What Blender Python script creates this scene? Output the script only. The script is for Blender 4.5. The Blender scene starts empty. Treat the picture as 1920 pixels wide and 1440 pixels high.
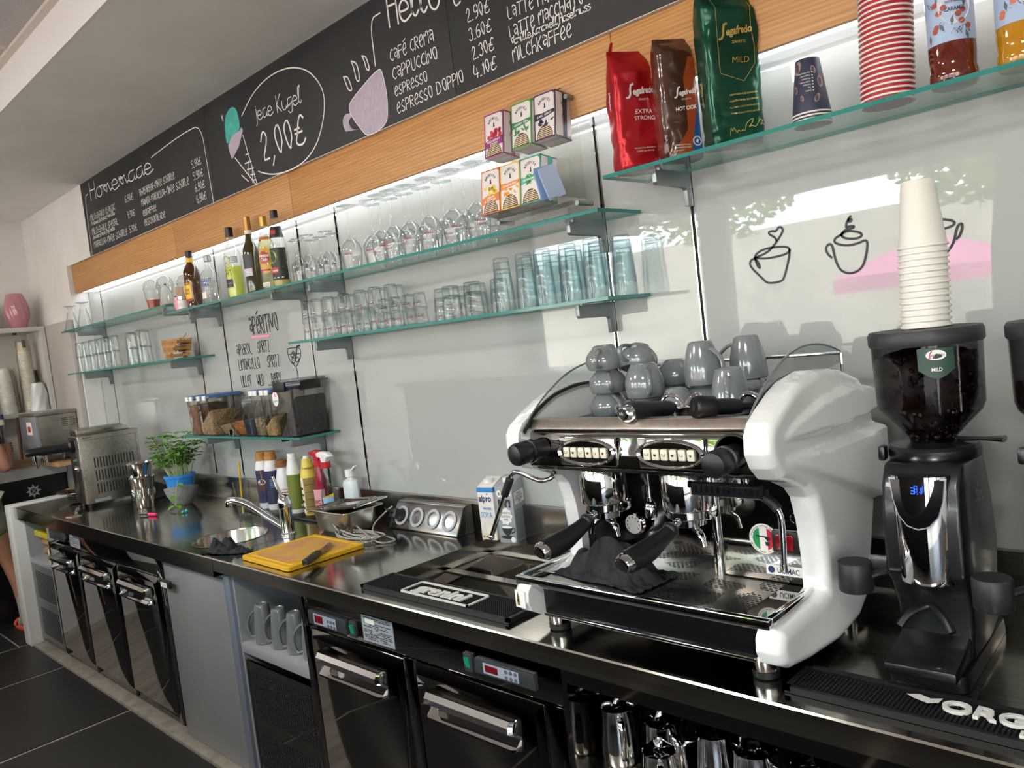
import bpy, bmesh, math, random
from mathutils import Vector, Matrix, Euler

# ---------------------------------------------------------------- camera, world, lights, exposure
SC = bpy.context.scene
COL = SC.collection
cam_d = bpy.data.cameras.new('camera')
cam = bpy.data.objects.new('camera', cam_d)
COL.objects.link(cam)
CAM = Vector((0.0, -2.0198, 1.6576))
_yaw, _pit, _rol = 0.7773, -0.0649, -0.1162
_f = Vector((-math.sin(_yaw)*math.cos(_pit), math.cos(_yaw)*math.cos(_pit), math.sin(_pit)))
_r = Vector((math.cos(_yaw), math.sin(_yaw), 0)); _u = _r.cross(_f)
_r2 = _r*math.cos(_rol)+_u*math.sin(_rol); _u2 = _u*math.cos(_rol)-_r*math.sin(_rol)
_m = Matrix((_r2, _u2, -_f)).transposed().to_4x4(); _m.translation = CAM
cam.matrix_world = _m
cam_d.sensor_fit = 'HORIZONTAL'; cam_d.sensor_width = 36.0
cam_d.lens = 1493.34/1920*36.0
cam_d.clip_start = 0.02; cam_d.clip_end = 200
SC.camera = cam
SC.view_settings.view_transform = 'Standard'
SC.view_settings.look = 'None'
SC.view_settings.gamma = 1.0
SC.view_settings.use_curve_mapping = False
SC.view_settings.exposure = 0.0
cy = SC.cycles
cy.max_bounces = 10; cy.diffuse_bounces = 4; cy.glossy_bounces = 5
cy.transmission_bounces = 8; cy.transparent_max_bounces = 40
cy.caustics_reflective = False; cy.caustics_refractive = False
cy.sample_clamp_indirect = 6.0; cy.use_denoising = True

W = bpy.data.worlds.new('sky'); SC.world = W
W.use_nodes = True
_nt = W.node_tree
_bg = _nt.nodes['Background']
_sk = _nt.nodes.new('ShaderNodeTexSky'); _sk.sky_type = 'NISHITA'
_sk.sun_disc = False; _sk.sun_elevation = math.radians(48); _sk.sun_rotation = math.radians(20)
_sk.air_density = 1.0; _sk.dust_density = 2.5; _sk.ozone_density = 1.0
_hs = _nt.nodes.new('ShaderNodeHueSaturation'); _hs.inputs['Saturation'].default_value = 0.45
_nt.links.new(_sk.outputs[0], _hs.inputs['Color']); _nt.links.new(_hs.outputs[0], _bg.inputs[0])
_bg.inputs[1].default_value = 4.0

def add_light(name, kind, loc, energy, color=(1,1,1), size=None, rot=None, target=None):
    d = bpy.data.lights.new(name, kind); d.energy = energy; d.color = color
    o = bpy.data.objects.new(name, d); COL.objects.link(o); o.location = loc
    if size: d.shape = 'RECTANGLE'; d.size, d.size_y = size
    if rot: o.rotation_euler = rot
    if target is not None:
        o.rotation_euler = (Vector(target)-Vector(loc)).to_track_quat('-Z', 'Y').to_euler()
    return o
sun = add_light('sun', 'SUN', (0, 6, 12), 20.0, (1.0, 0.96, 0.90), target=(-4, -6, 0))
sun.data.angle = 0.01
# the LED strip that runs the length of the shelf wall under the oak panel
led = add_light('led_strip_light', 'AREA', (-2.4, -0.045, 2.262), 5.0, (0.93, 0.97, 1.0), (7.1, 0.03), rot=(0, 0, 0))
# fill lights added in the unseen ceiling over the guests' side
for _i, _x in enumerate((-5.0, -2.4, 0.2)):
    add_light('ceiling_fill_light', 'AREA', (_x, -3.0, 3.09), 60, (1.0, 0.97, 0.93), (0.58, 0.58), rot=(0, 0, 0))
# daylight coming through the shop window (same size and place as the glazing)
for _i, _x in enumerate((-5.55, -2.85, -0.15, 2.5)):
    _w = add_light('window_portal', 'AREA', (_x, -5.40, 1.435), 1, (1, 1, 1), (2.42, 2.43), rot=(math.radians(90), 0, 0))
    _w.data.cycles.is_portal = True

# ---------------------------------------------------------------- helpers
PI = math.pi
def S2L(h):
    h = h.lstrip('#'); out = []
    for i in (0, 2, 4):
        c = int(h[i:i+2], 16)/255
        out.append(c/12.92 if c <= 0.04045 else ((c+0.055)/1.055)**2.4)
    return (*out, 1.0)
MATS = {}
def mat(name, col='#808080', rough=0.5, metal=0.0, coat=0.0, emit=0.0, ior=1.5, sub=0.0, sheen=0.0):
    if name in MATS: return MATS[name]
    m = bpy.data.materials.new(name); m.use_nodes = True
    b = m.node_tree.nodes['Principled BSDF']
    c = S2L(col) if isinstance(col, str) else (*col, 1.0)
    b.inputs['Base Color'].default_value = c
    b.inputs['Roughness'].default_value = rough
    b.inputs['Metallic'].default_value = metal
    b.inputs['Coat Weight'].default_value = coat
    b.inputs['IOR'].default_value = ior
    b.inputs['Subsurface Weight'].default_value = sub
    b.inputs['Sheen Weight'].default_value = sheen
    if emit:
        b.inputs['Emission Color'].default_value = c; b.inputs['Emission Strength'].default_value = emit
    MATS[name] = m
    return m
def nodes(m):
    nt = m.node_tree
    def N(t, **kw):
        n = nt.nodes.new(t)
        for k, v in kw.items():
            if k in n.inputs.keys(): n.inputs[k].default_value = v
            else: setattr(n, k, v)
        return n
    return nt, N, (lambda a, b: nt.links.new(a, b)), nt.nodes['Principled BSDF']
def coords(N, L, scale=(1, 1, 1), kind='Object'):
    tc = N('ShaderNodeTexCoord'); mp = N('ShaderNodeMapping')
    L(tc.outputs[kind], mp.inputs['Vector']); mp.inputs['Scale'].default_value = scale
    return mp.outputs[0]
def ramp(N, stops):
    r = N('ShaderNodeValToRGB'); e = r.color_ramp.elements
    e[0].position, e[0].color = stops[0][0], (S2L(stops[0][1]) if isinstance(stops[0][1], str) else stops[0][1])
    e[1].position, e[1].color = stops[-1][0], (S2L(stops[-1][1]) if isinstance(stops[-1][1], str) else stops[-1][1])
    for p, c in stops[1:-1]:
        q = e.new(p); q.color = S2L(c) if isinstance(c, str) else c
    return r
def mottled(name, c1, c2, scale, rough=0.5, metal=0.0, stretch=(1, 1, 1), bump=0.0, detail=4, coat=0.0, lo=.35, hi=.65):
    """two tones mixed by noise, optional bump: fabric, stone, dust, brushed metal"""
    if name in MATS: return MATS[name]
    m = mat(name, c1, rough, metal, coat); nt, N, L, b = nodes(m)
    n = N('ShaderNodeTexNoise', Scale=scale, Detail=detail); L(coords(N, L, stretch), n.inputs['Vector'])
    r = ramp(N, [(lo, c1), (hi, c2)]); L(n.outputs[0], r.inputs[0]); L(r.outputs[0], b.inputs['Base Color'])
    if bump:
        bp = N('ShaderNodeBump', Strength=bump, Distance=0.01); L(n.outputs[0], bp.inputs['Height']); L(bp.outputs[0], b.inputs['Normal'])
    return m
def clear(name, tint=(1, 1, 1), edge=(.75, .8, .8), ior=1.45, rough=0.0, gloss=.55):
    """thin-walled glass or clear plastic: transmits straight through, absorbs and reflects more at grazing angles"""
    if name in MATS: return MATS[name]
    m = bpy.data.materials.new(name); m.use_nodes = True; nt = m.node_tree; nt.nodes.clear()
    def N(t): return nt.nodes.new(t)
    def M(op, a, b):
        n = N('ShaderNodeMath'); n.operation = op
        for i, q in enumerate((a, b)):
            if isinstance(q, (int, float)): n.inputs[i].default_value = q
            else: L(q, n.inputs[i])
        return n.outputs[0]
    L = nt.links.new
    out = N('ShaderNodeOutputMaterial'); mx = N('ShaderNodeMixShader'); tr = N('ShaderNodeBsdfTransparent')
    gl = N('ShaderNodeBsdfGlossy'); lw = N('ShaderNodeLayerWeight'); lw.inputs[0].default_value = 0.5
    mc = N('ShaderNodeMix'); mc.data_type = 'RGBA'
    gl.inputs['Roughness'].default_value = rough
    mc.inputs[6].default_value = (*tint, 1); mc.inputs[7].default_value = (*edge, 1)
    L(M('POWER', lw.outputs['Facing'], 2.5), mc.inputs[0]); L(mc.outputs[2], tr.inputs[0])
    f0 = ((ior-1)/(ior+1))**2
    L(M('ADD', f0, M('MULTIPLY', gloss, M('POWER', lw.outputs['Facing'], 4.0))), mx.inputs[0])
    L(tr.outputs[0], mx.inputs[1]); L(gl.outputs[0], mx.inputs[2]); L(mx.outputs[0], out.inputs[0])
    MATS[name] = m
    return m

class MB:
    """collects shapes, then links them as one mesh object"""
    def __init__(s): s.v = []; s.f = []; s.m = []; s.k = 0; s.T = None
    def use(s, k): s.k = k; return s
    def add(s, vs, fs):
        o = len(s.v)
        if s.T is not None: vs = [s.T @ Vector(v) for v in vs]
        s.v += [tuple(v) for v in vs]
        s.f += [tuple(i+o for i in f) for f in fs]; s.m += [s.k]*len(fs)
        return s
    def box(s, x0, x1, y0, y1, z0, z1):
        return s.add([(x0,y0,z0),(x1,y0,z0),(x1,y1,z0),(x0,y1,z0),(x0,y0,z1),(x1,y0,z1),(x1,y1,z1),(x0,y1,z1)],
                     [(0,3,2,1),(4,5,6,7),(0,1,5,4),(1,2,6,5),(2,3,7,6),(3,0,4,7)])
    def lathe(s, prof, c=(0,0,0), n=24, axis='z', cap=True, sx=1.0, sy=1.0):
        vs = []; fs = []; c = Vector(c)
        def pt(r, a, z):
            x, y = r*math.cos(a)*sx, r*math.sin(a)*sy
            return c+Vector({'z': (x, y, z), 'y': (x, -z, y), 'x': (z, x, y)}[axis])
        for r, z in prof:
            for i in range(n): vs.append(pt(max(r, 1e-5), 2*PI*i/n, z))
        for j in range(len(prof)-1):
            for i in range(n):
                a, b = j*n+i, j*n+(i+1) % n
                fs.append((a, b, b+n, a+n))
        if cap:
            fs.append(tuple(range(n-1, -1, -1))); fs.append(tuple((len(prof)-1)*n+i for i in range(n)))
        return s.add(vs, fs)
    def cyl(s, c, r, h, n=20, axis='z', r2=None):
        return s.lathe([(r, 0), (r if r2 is None else r2, h)], c, n, axis)
    def tube(s, pts, r, n=8, cap=True, flat=1.0):
        pts = [Vector(p) for p in pts]; vs = []; fs = []; up = None
        for i, p in enumerate(pts):
            t = (pts[min(i+1, len(pts)-1)]-pts[max(i-1, 0)]).normalized()
            if up is None:
                up = Vector((0, 0, 1)) if abs(t.z) < .9 else Vector((0, 1, 0))
            a = t.cross(up)
            if a.length < 1e-6: a = t.orthogonal()
            a.normalize(); up = a.cross(t).normalized()
            rr = r[i] if isinstance(r, (list, tuple)) else r
            for k in range(n):
                th = 2*PI*k/n; vs.append(p+(a*math.cos(th)+up*math.sin(th)*flat)*rr)
        for i in range(len(pts)-1):
            for k in range(n):
                q, w = i*n+k, i*n+(k+1) % n; fs.append((q, w, w+n, q+n))
        if cap: fs.append(tuple(range(n-1, -1, -1))); fs.append(tuple((len(pts)-1)*n+k for k in range(n)))
        return s.add(vs, fs)
    def prism(s, poly, ax, a, b):
        """polygon in the plane across axis ax ('x': (y,z), 'y': (x,z), 'z': (x,y)), extruded from a to b"""
        def P(p, t): return {'x': (t, p[0], p[1]), 'y': (p[0], t, p[1]), 'z': (p[0], p[1], t)}[ax]
        n = len(poly)
        return s.add([P(p, a) for p in poly]+[P(p, b) for p in poly],
                     [tuple(range(n)), tuple(range(2*n-1, n-1, -1))]+[(i, i+n, (i+1) % n+n, (i+1) % n) for i in range(n)])
    def grid(s, fn, nu, nv, closed_u=False):
        """surface fn(u,v), u,v in 0..1"""
        vs = [fn(i/nu, j/nv) for j in range(nv+1) for i in range(nu+(0 if closed_u else 1))]
        w = nu if closed_u else nu+1; fs = []
        for j in range(nv):
            for i in range(nu):
                a, b = j*w+i, j*w+((i+1) % w if closed_u else i+1)
                fs.append((a, b, b+w, a+w))
        return s.add(vs, fs)
    def rings(s, rr, cap=True):
        n = len(rr[0]); vs = [p for r in rr for p in r]; fs = []
        for j in range(len(rr)-1):
            for i in range(n):
                a, b = j*n+i, j*n+(i+1) % n; fs.append((a, b, b+n, a+n))
        if cap: fs.append(tuple(range(n-1, -1, -1))); fs.append(tuple((len(rr)-1)*n+i for i in range(n)))
        return s.add(vs, fs)
    def ball(s, c, r, n=12, m=8, sc=(1, 1, 1)):
        return s.rings([[Vector(c)+Vector((r*sc[0]*math.sin(PI*(j+.02)/(m+.04))*math.cos(2*PI*i/n), r*sc[1]*math.sin(PI*(j+.02)/(m+.04))*math.sin(2*PI*i/n), -r*sc[2]*math.cos(PI*(j+.02)/(m+.04)))) for i in range(n)] for j in range(m+1)])
    def poly(s, pts): return s.add(pts, [tuple(range(len(pts)))])
    def line(s, pts, w, fn):
        """flat drawn stroke of width w along 2-D pts, mapped by fn(u,v)"""
        pts = [Vector((p[0], p[1])) for p in pts]; vs = []; fs = []
        for i, p in enumerate(pts):
            t = pts[min(i+1, len(pts)-1)]-pts[max(i-1, 0)]
            if t.length < 1e-9: t = Vector((1, 0))
            t.normalize(); q = Vector((-t.y, t.x))*w/2
            if i in (0, len(pts)-1): p = p+t*(w*.4 if i else -w*.4)
            vs += [fn(*(p+q)), fn(*(p-q))]
        for i in range(len(pts)-1): fs.append((2*i, 2*i+1, 2*i+3, 2*i+2))
        return s.add(vs, fs)
    def write(s, t, w, h, fn, lw=None, kind='caps', just='l', slope=0.0):
        """hand lettering with a single stroke, total width w, cap height h, lower-left at (0,0)"""
        st, tw = layout(t, kind); k = w/max(tw, .01); lw = lw or h*.09
        for q in st:
            q = smooth2([(x*k, y*h) for x, y in q], 2 if kind == 'script' else 1)
            s.line(q, lw, lambda u, v: fn(u, v+u*slope))
        return s
    def text(s, t, h, fn, w=None, just='l', shear=0.0, bold=0.0, lean=0.0):
        """printed lettering in the built-in font; h is the cap height; w squeezes it to that width"""
        vs, fs = font_geo(t, shear, bold)
        if not vs: return s
        x0 = min(v[0] for v in vs); x1 = max(v[0] for v in vs)
        k = h/0.73; kx = k if w is None else w/max(x1-x0, 1e-6)
        off = {'l': -x0*kx, 'c': -(x0+x1)/2*kx, 'r': -x1*kx}[just]
        return s.add([fn(v[0]*kx+off, v[1]*k+lean*(v[0]*kx+off)) for v in vs], fs)
    def build(s, name, mats, parent=None, bev=0.0, seg=2, sharp=35, loc=None, recalc=True):
        me = bpy.data.meshes.new(name)
        me.from_pydata(s.v, [], s.f); me.polygons.foreach_set('material_index', s.m)
        if not isinstance(mats, (list, tuple)): mats = [mats]
        for m in mats: me.materials.append(m)
        if recalc or bev:
            bm = bmesh.new(); bm.from_mesh(me)
            if recalc: bmesh.ops.recalc_face_normals(bm, faces=bm.faces)
            if bev:
                ed = [e for e in bm.edges if len(e.link_faces) == 2 and e.calc_face_angle(0) > .6]
                bmesh.ops.bevel(bm, geom=ed, offset=bev, segments=seg, profile=.5, affect='EDGES', clamp_overlap=True)
            bm.to_mesh(me); bm.free()
        me.polygons.foreach_set('use_smooth', [True]*len(me.polygons))
        me.set_sharp_from_angle(angle=math.radians(sharp))
        o = bpy.data.objects.new(name, me); COL.objects.link(o)
        if loc is not None: o.location = loc
        if parent is not None: o.parent = parent
        return o

_fc = {}
def font_geo(t, shear=0.0, bold=0.0):
    key = (t, shear, bold)
    if key not in _fc:
        c = bpy.data.curves.new('lettering', 'FONT'); c.body = t; c.size = 1.0; c.shear = shear; c.offset = bold; c.resolution_u = 3
        o = bpy.data.objects.new('lettering', c); COL.objects.link(o)
        dg = bpy.context.evaluated_depsgraph_get(); dg.update()
        me = o.evaluated_get(dg).to_mesh()
        _fc[key] = ([(v.co.x, v.co.y) for v in me.vertices], [tuple(p.vertices) for p in me.polygons])
        o.evaluated_get(dg).to_mesh_clear(); bpy.data.objects.remove(o); bpy.data.curves.remove(c)
    return _fc[key]
# hand-drawn alphabets; points are two hex digits x,y; baseline y=2, cap height y=9
CAPS = {'A':'0819283832|3616051324','B':'0209|0929383606|0636443202','C':'382918060413223 3','D':'0209|0929374422 02','E':'053638291806041222 33',
 'F':'0209|0939|0636','G':'38291806041222342616','H':'0209|0526353 2','I':'0209','J':'2924131203','K':'0209|3905|0632','L':'090232','M':'02 0926294942','N':'02093239',
 'O':'1908061322333829 19','P':'0209|0929383605','R':'0209|0929383606|0632','S':'382918063433221203','T':'0949|2922','U':'0903122 23339','V':'092249','W':'0912263249','X':'0932|3902',
 'Y':'0926|4912','Z':'09390232','0':'19080613222 3352919','1':'071912','2':'0719293702 32','3':'08192 937263533221203','4':'190444|3732','5':'39090626353322 02','6':'29070312223335 2605',
 '7':'093912|0636','8':'190 8071626343322120316 373829 19','9':'361506081929383312','€':'4839281503123243|0626|0535','.':'0212','-':'0535',',':'1200','É':'05363829180604122233|1a3b'}
SCR = {'h':'020919080516263532 42','o':'16050312223335261 646','m':'0602051625220 52536354243 53','n':'06020516263532 43','e':'043435261605031222 43','a':'3616050312333632 43','d':'361605031233 3932 43',
 'l':'0318291908 031223','j':'18|1711000 0','k':'0209|3604|0532','K':'0209|3905|0532','u':'060312223336 3243','g':'36160503 133436312010 01','i':'06031223|0809','s':'3616053433220 2','r':'0602|041626',
 't':'08031223|0626','v':'061236','c':'361605031233','b':'0902052635332202','p':'0600|052635332203','z':'06360232','H':'0209|3932|0636','E':'39090202|0636','S':'382918063433221203','V':'092249','F':'0209|0939|0636',
 'Y':'0926|4912','y':'06 0 41436|3612 00',',':'1200','f':'0209192 9|0626'}
def layout(t, kind):
    G = CAPS if kind == 'caps' else SCR; x = 0.0; out = []
    for ch in t:
        if ch == ' ': x += 3.0; continue
        g = G.get(ch) or CAPS.get(ch.upper())
        if not g: x += 2; continue
        mx = 0
        for q in g.replace(' ', '').split('|'):
            pts = [(int(q[i], 16), int(q[i+1], 16)) for i in range(0, len(q)-1, 2)]
            mx = max(mx, max(p[0] for p in pts)); out.append([(x+p[0], (p[1]-2)/7.0) for p in pts])
        x += mx+(1.3 if kind == 'caps' else (0.0 if mx > 3 else .8))
    return out, x-1.3
def smooth2(p, n=1):
    for _ in range(n):
        q = [p[0]]
        for a, b in zip(p, p[1:]):
            q += [(a[0]*.75+b[0]*.25, a[1]*.75+b[1]*.25), (a[0]*.25+b[0]*.75, a[1]*.25+b[1]*.75)]
        p = q+[p[-1]]
    return p
def curve3(pts, n=6):
    """Catmull-Rom through 3-D points"""
    P = [Vector(p) for p in pts]; out = []
    for i in range(len(P)-1):
        a, b, c, d = P[max(i-1, 0)], P[i], P[i+1], P[min(i+2, len(P)-1)]
        for k in range(n):
            t = k/n
            out.append(.5*((2*b)+(c-a)*t+(2*a-5*b+4*c-d)*t*t+(3*b-a-3*c+d)*t**3))
    return out+[P[-1]]
def wallmap(y): return lambda u, v: (u, y, v)
def plane(o, U, V):
    o, U, V = Vector(o), Vector(U), Vector(V)
    return lambda u, v: o+U*u+V*v
def cylmap(r, z0, a0=-PI/2, taper=None):
    """wraps (u along the arc, v up) round a vertical cylinder; u=0 faces angle a0"""
    def f(u, v):
        rr = taper(v) if taper else r
        a = a0+u/rr
        return (rr*math.cos(a), rr*math.sin(a), z0+v)
    return f
def patch(mb, fn, u0, u1, v0, v1, nu=10, nv=1):
    return mb.grid(lambda s, t: fn(u0+(u1-u0)*s, v0+(v1-v0)*t), nu, nv)
def tag(o, label, cat, group=None, kind=None):
    if label: o['label'] = label
    if cat: o['category'] = cat
    if group: o['group'] = group
    if kind: o['kind'] = kind
    return o
def thing(name, label, cat, loc=(0, 0, 0), rz=0.0, group=None, rot=None):
    o = bpy.data.objects.new(name, None); COL.objects.link(o); o.empty_display_size = .05
    o.location = loc; o.rotation_euler = rot if rot else (0, 0, rz)
    return tag(o, label, cat, group)
def struct(o): o['kind'] = 'structure'; return o
def dup(root, loc, rz=0.0, label=None, group=None, rot=None, scale=None):
    r = root.copy(); COL.objects.link(r); r.location = loc; r.rotation_euler = rot if rot else (0, 0, rz)
    if scale: r.scale = scale
    if label: r['label'] = label
    if group: r['group'] = group
    for ch in list(root.children):
        c = ch.copy(); COL.objects.link(c); c.parent = r
        for g in list(ch.children):
            d = g.copy(); COL.objects.link(d); d.parent = c
    return r
RND = random.Random(7)
# ---------------------------------------------------------------- materials of the setting
steel = mottled('brushed_steel', '#b9b4ab', '#a49f97', 9, .2, 1.0, (1, 30, 30), bump=.012)
steel_top = mottled('counter_steel', '#c4bfb5', '#b0aba2', 7, .13, 1.0, (.5, 14, 14), bump=.006)
mirror = mat('polished_steel', '#a8a5a0', .045, 1.0)
chrome = mat('chrome', '#dcdcdc', .05, 1.0)
dark_mirror = mat('black_mirror_steel', '#63605c', .05, 1.0)
satin = mat('satin_aluminium', '#8f9496', .38, .75)
black = mat('black_plastic', '#101112', .38)
rubber = mat('black_rubber', '#0c0d0e', .55)
white_gloss = mat('white_enamel', '#e6e6e3', .12, coat=.6)
paint = mottled('white_paint', '#e6e2de', '#dedad5', 3, .75, bump=.02)
paint_grey = mottled('ceiling_paint', '#f2efeb', '#eae7e3', 2.2, .8, bump=.03)
wall_glass = mat('white_back_painted_glass', '#a8aba7', .015, coat=0.0, ior=1.6)
gap = mat('dark_gap', '#1b1e20', .5)
white_lam = mat('white_laminate', '#d6d5d1', .35)
grey_lam = mat('grey_laminate', '#a9adb0', .34, .25)
tile_m = mottled('black_floor_tile', '#1f1e1d', '#282725', 26, .42, bump=.05)
grout = mottled('stone_edging', '#968e83', '#7a7369', 14, .6, bump=.05)
led_m = mat('led_diffuser', '#f3f8ff', .4, emit=3.0)
chalk_w = mat('white_chalk_marker', '#eceae6', .8)
board_m = mottled('blackboard', '#202021', '#262627', 3.0, .62)
shelf_m = clear('shelf_glass', (.90, .96, .945), (.78, .9, .87), 1.5)
shelf_edge = mat('shelf_glass_edge', '#2f7a72', .12)
GLASS = clear('drinking_glass', (.985, .992, .992), (.68, .73, .74), gloss=.8)
THICK = clear('thick_glass_base', (.82, .87, .87), (.52, .58, .58), gloss=.8)
BLUEGL = clear('bluish_glass', (.955, .98, .985), (.66, .73, .755), gloss=.8)
CLEARP = clear('clear_plastic', (.93, .93, .92), (.7, .7, .7), 1.4)
SMOKE = clear('smoked_plastic', (.62, .60, .61), (.35, .34, .35), 1.45)
white_p = mat('white_plastic', '#e8e7e3', .35)
paper_w = mat('white_paper', '#e9e4dd', .6)
cream = mat('cream_paper', '#d8c9a8', .6)

def wood(name, c1, c2, c3, axis='x'):
    m = mat(name, c1, .45); nt, N, L, b = nodes(m)
    v = coords(N, L, (.35, 5, 5) if axis == 'x' else (5, .35, 5))
    n1 = N('ShaderNodeTexNoise', Scale=2.2, Detail=5, Distortion=.8); L(v, n1.inputs['Vector'])
    v2 = coords(N, L, (2.2, 30, 70) if axis == 'x' else (30, 2.2, 70))
    n2 = N('ShaderNodeTexNoise', Scale=3.0, Detail=6, Distortion=.5); L(v2, n2.inputs['Vector'])
    w = N('ShaderNodeTexWave', Scale=5.0, Distortion=7.0, Detail=2); w.bands_direction = 'Z'; w.inputs['Detail Scale'].default_value = .6
    L(v, w.inputs['Vector'])
    mx = N('ShaderNodeMix', Factor=.3); L(n1.outputs[0], mx.inputs[2]); L(w.outputs[0], mx.inputs[3])
    m2 = N('ShaderNodeMix', Factor=.5); L(mx.outputs[0], m2.inputs[2]); L(n2.outputs[0], m2.inputs[3])
    r = ramp(N, [(.3, c3), (.5, c1), (.7, c2)]); L(m2.outputs[0], r.inputs[0]); L(r.outputs[0], b.inputs['Base Color'])
    bp = N('ShaderNodeBump', Strength=.05, Distance=.01); L(n2.outputs[0], bp.inputs['Height']); L(bp.outputs[0], b.inputs['Normal'])
    return m
oak = wood('oak_veneer', '#b9864f', '#c99a63', '#a06f3d')
beech = wood('beech_top', '#a9805c', '#b98f69', '#976f4d', 'y')

# ---------------------------------------------------------------- the room
H = 0.9155            # counter height
YF = -0.70            # counter front
# floor: long black slabs laid across the aisle with light joints
mb = MB().use(1).box(-8.2, 4.2, -5.5, .4, -.06, -.004)
xs = [-8.1, -7.0, -5.967, -5.258, -4.223, -3.19, -2.155, -1.12, -.085, .95, 1.985, 3.02, 4.1]
mb.use(0)
for a, b in zip(xs, xs[1:]):
    y = -.712 if a > -6.1 else -.775
    for y1 in (y, y-1.6, y-3.2):
        y0 = max(y1-1.588, -5.45); mb.box(a+.012, b-.012, y0, y1, -.01, 0)
    if a < -6.1: mb.box(a+.012, b-.012, y+.012, .3, -.01, 0)
mb.use(2).box(-6.9, 4.1, -5.45, -3.45, -.008, .002)  # pale slab added on the unseen guests' side to bounce light upwards
struct(mb.build('floor', [tile_m, grout, mottled('pale_bounce_floor', '#c9c0b4', '#b9b0a4', 5, .5)]))
# wall behind the counter: painted masonry, a shallow niche holds the back-painted glass sheets
seams = [-6.07, -5.83, -4.43, -4.105, -3.254, -2.939, -1.507, -1.195, .30, .62, 2.1]
mb = MB()
mb.use(0).box(-7.0, -6.09, -.10, .12, 0, 2.94)          # left of the niche
mb.box(-6.09, -6.07, -.115, .0, .9, 2.47)                # cheek of the niche
mb.box(-6.09, 4.1, -.10, .12, 2.47, 2.94)                # above the niche
mb.use(2).box(-6.09, 4.1, .008, .12, 0, 2.47)            # dark backing behind the joints
mb.use(1)
for a, b in zip(seams, seams[1:]+[4.1]):
    if b > a: mb.box(a+.0045, b-.0045, 0.0, .008, 1.0, 2.30)
struct(mb.build('wall_back', [paint, wall_glass, gap]))
# slotted steel uprights in the joints
mb = MB()
for x in seams[1:]:
    mb.use(0).box(x-.0085, x-.0045, -.001, .006, 1.05, 2.262).box(x+.0045, x+.0085, -.001, .006, 1.05, 2.262)
struct(mb.build('trim_1', [chrome]))
struct(MB().box(-7.12, -7.0, -5.5, .12, 0, 3.2).build('wall_left', paint))
struct(MB().box(4.1, 4.22, -5.5, .12, 0, 3.2).build('wall_right', paint))
# lowered soffit over the counter, white fascia, tile ceiling beyond
struct(MB().box(-7.0, 4.1, -.862, .12, 2.94, 3.11).build('ceiling_soffit', paint_grey))
def tile_ceiling():
    m = mottled('acoustic_tile', '#dad3d0', '#b9b3b0', 260, .85, bump=.3, detail=2, lo=.3, hi=.5)
    g = mat('ceiling_rail', '#d8ccc0', .5)
    mb = MB().use(0).box(-7.0, 4.1, -5.5, -.862, 3.115, 3.2).use(1)
    x = -7.0
    mb.box(-7.0, 4.1, -.905, -.862, 3.100, 3.115)
    for y in (-1.53, -2.155, -2.78, -3.4, -4.03, -4.65): mb.box(-7.0, 4.1, y-.012, y+.012, 3.108, 3.115)
    while x < 4.1:
        mb.box(x-.012, x+.012, -5.4, -.9, 3.109, 3.115); x += .625
    return struct(mb.build('ceiling', [m, g]))
tile_ceiling()
struct(MB().box(-7.0, 4.1, -.875, -.862, 2.94, 3.10).build('trim_2', mat('fascia_white', '#e6e2de', .6)))
# street front opposite the counter: low wall, posts and glazing
mb = MB()
mb.box(-7.0, 4.1, -5.5, -5.36, 0, .22).box(-7.0, 4.1, -5.5, -5.36, 2.65, 3.2)
for x in (-7.0, -4.32, -1.62, 1.08, 3.78): mb.box(x, x+.28, -5.5, -5.36, .22, 2.65)
struct(mb.build('wall_front', mat('shop_front_frame', '#8d9092', .5)))
for i, x in enumerate((-6.72, -4.04, -1.34, 1.36)):
    struct(MB().box(x, x+2.42, -5.45, -5.44, .22, 2.65).build('window_%d' % (i+1), clear('window_pane', (.95, .97, .97), (.85, .9, .9), 1.45)))
# outside: pavement, a leafy tree, a pink and a white parasol (seen only as reflections in the wall glass)
struct(MB().box(-30, 20, -40, -5.5, -.2, -.05).build('pavement', mottled('pavement_stone', '#a39c92', '#8c867d', 3, .8)))
struct(MB().box(-30, 20, -16.4, -16, -.05, 3.4).build('wall_neighbour', mottled('render_wall', '#a9a397', '#98938a', 2, .85)))
leaf_m = mottled('leaf_green', '#4f7a2c', '#86a84a', 60, .5)
bark = mottled('bark', '#4c3f33', '#655648', 30, .9, bump=.2)
def tree(x, y, h, r, seed, label):
    rnd = random.Random(seed)
    t = thing('street_tree', label, 'tree', (x, y, -.05))
    MB().tube([(0, 0, 0), (.05, 0, h*.3), (-.03, .04, h*.55), (0, 0, h*.8)], [.16, .13, .1, .04], 10).build('trunk', bark, t)
    mb = MB()
    for _ in range(5200):
        a, b, c = rnd.uniform(0, 2*PI), rnd.uniform(-1, 1), rnd.random()**.4*r
        q = math.sqrt(1-b*b); p = Vector((c*q*math.cos(a), c*q*math.sin(a), h*.72+c*b*.9))
        d = Vector((rnd.uniform(-1, 1), rnd.uniform(-1, 1), rnd.uniform(-.6, .6))).normalized(); e = d.orthogonal().normalized(); s = rnd.uniform(.07, .14)
        mb.add([p-d*s, p+e*s*.5, p+d*s, p-e*s*.5], [(0, 1, 2, 3)])
    o = mb.build('foliage', leaf_m, t, recalc=False); o['kind'] = 'stuff'
tree(-2.9, -11.4, 6.0, 1.8, 3, 'leafy green tree on the pavement beyond the left shop window')
tree(-7.6, -11.4, 6.4, 2.0, 4, 'tall leafy tree at the far left of the pavement')
tree(1.6, -11.6, 6.6, 2.0, 5, 'leafy green tree on the pavement furthest right')
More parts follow.
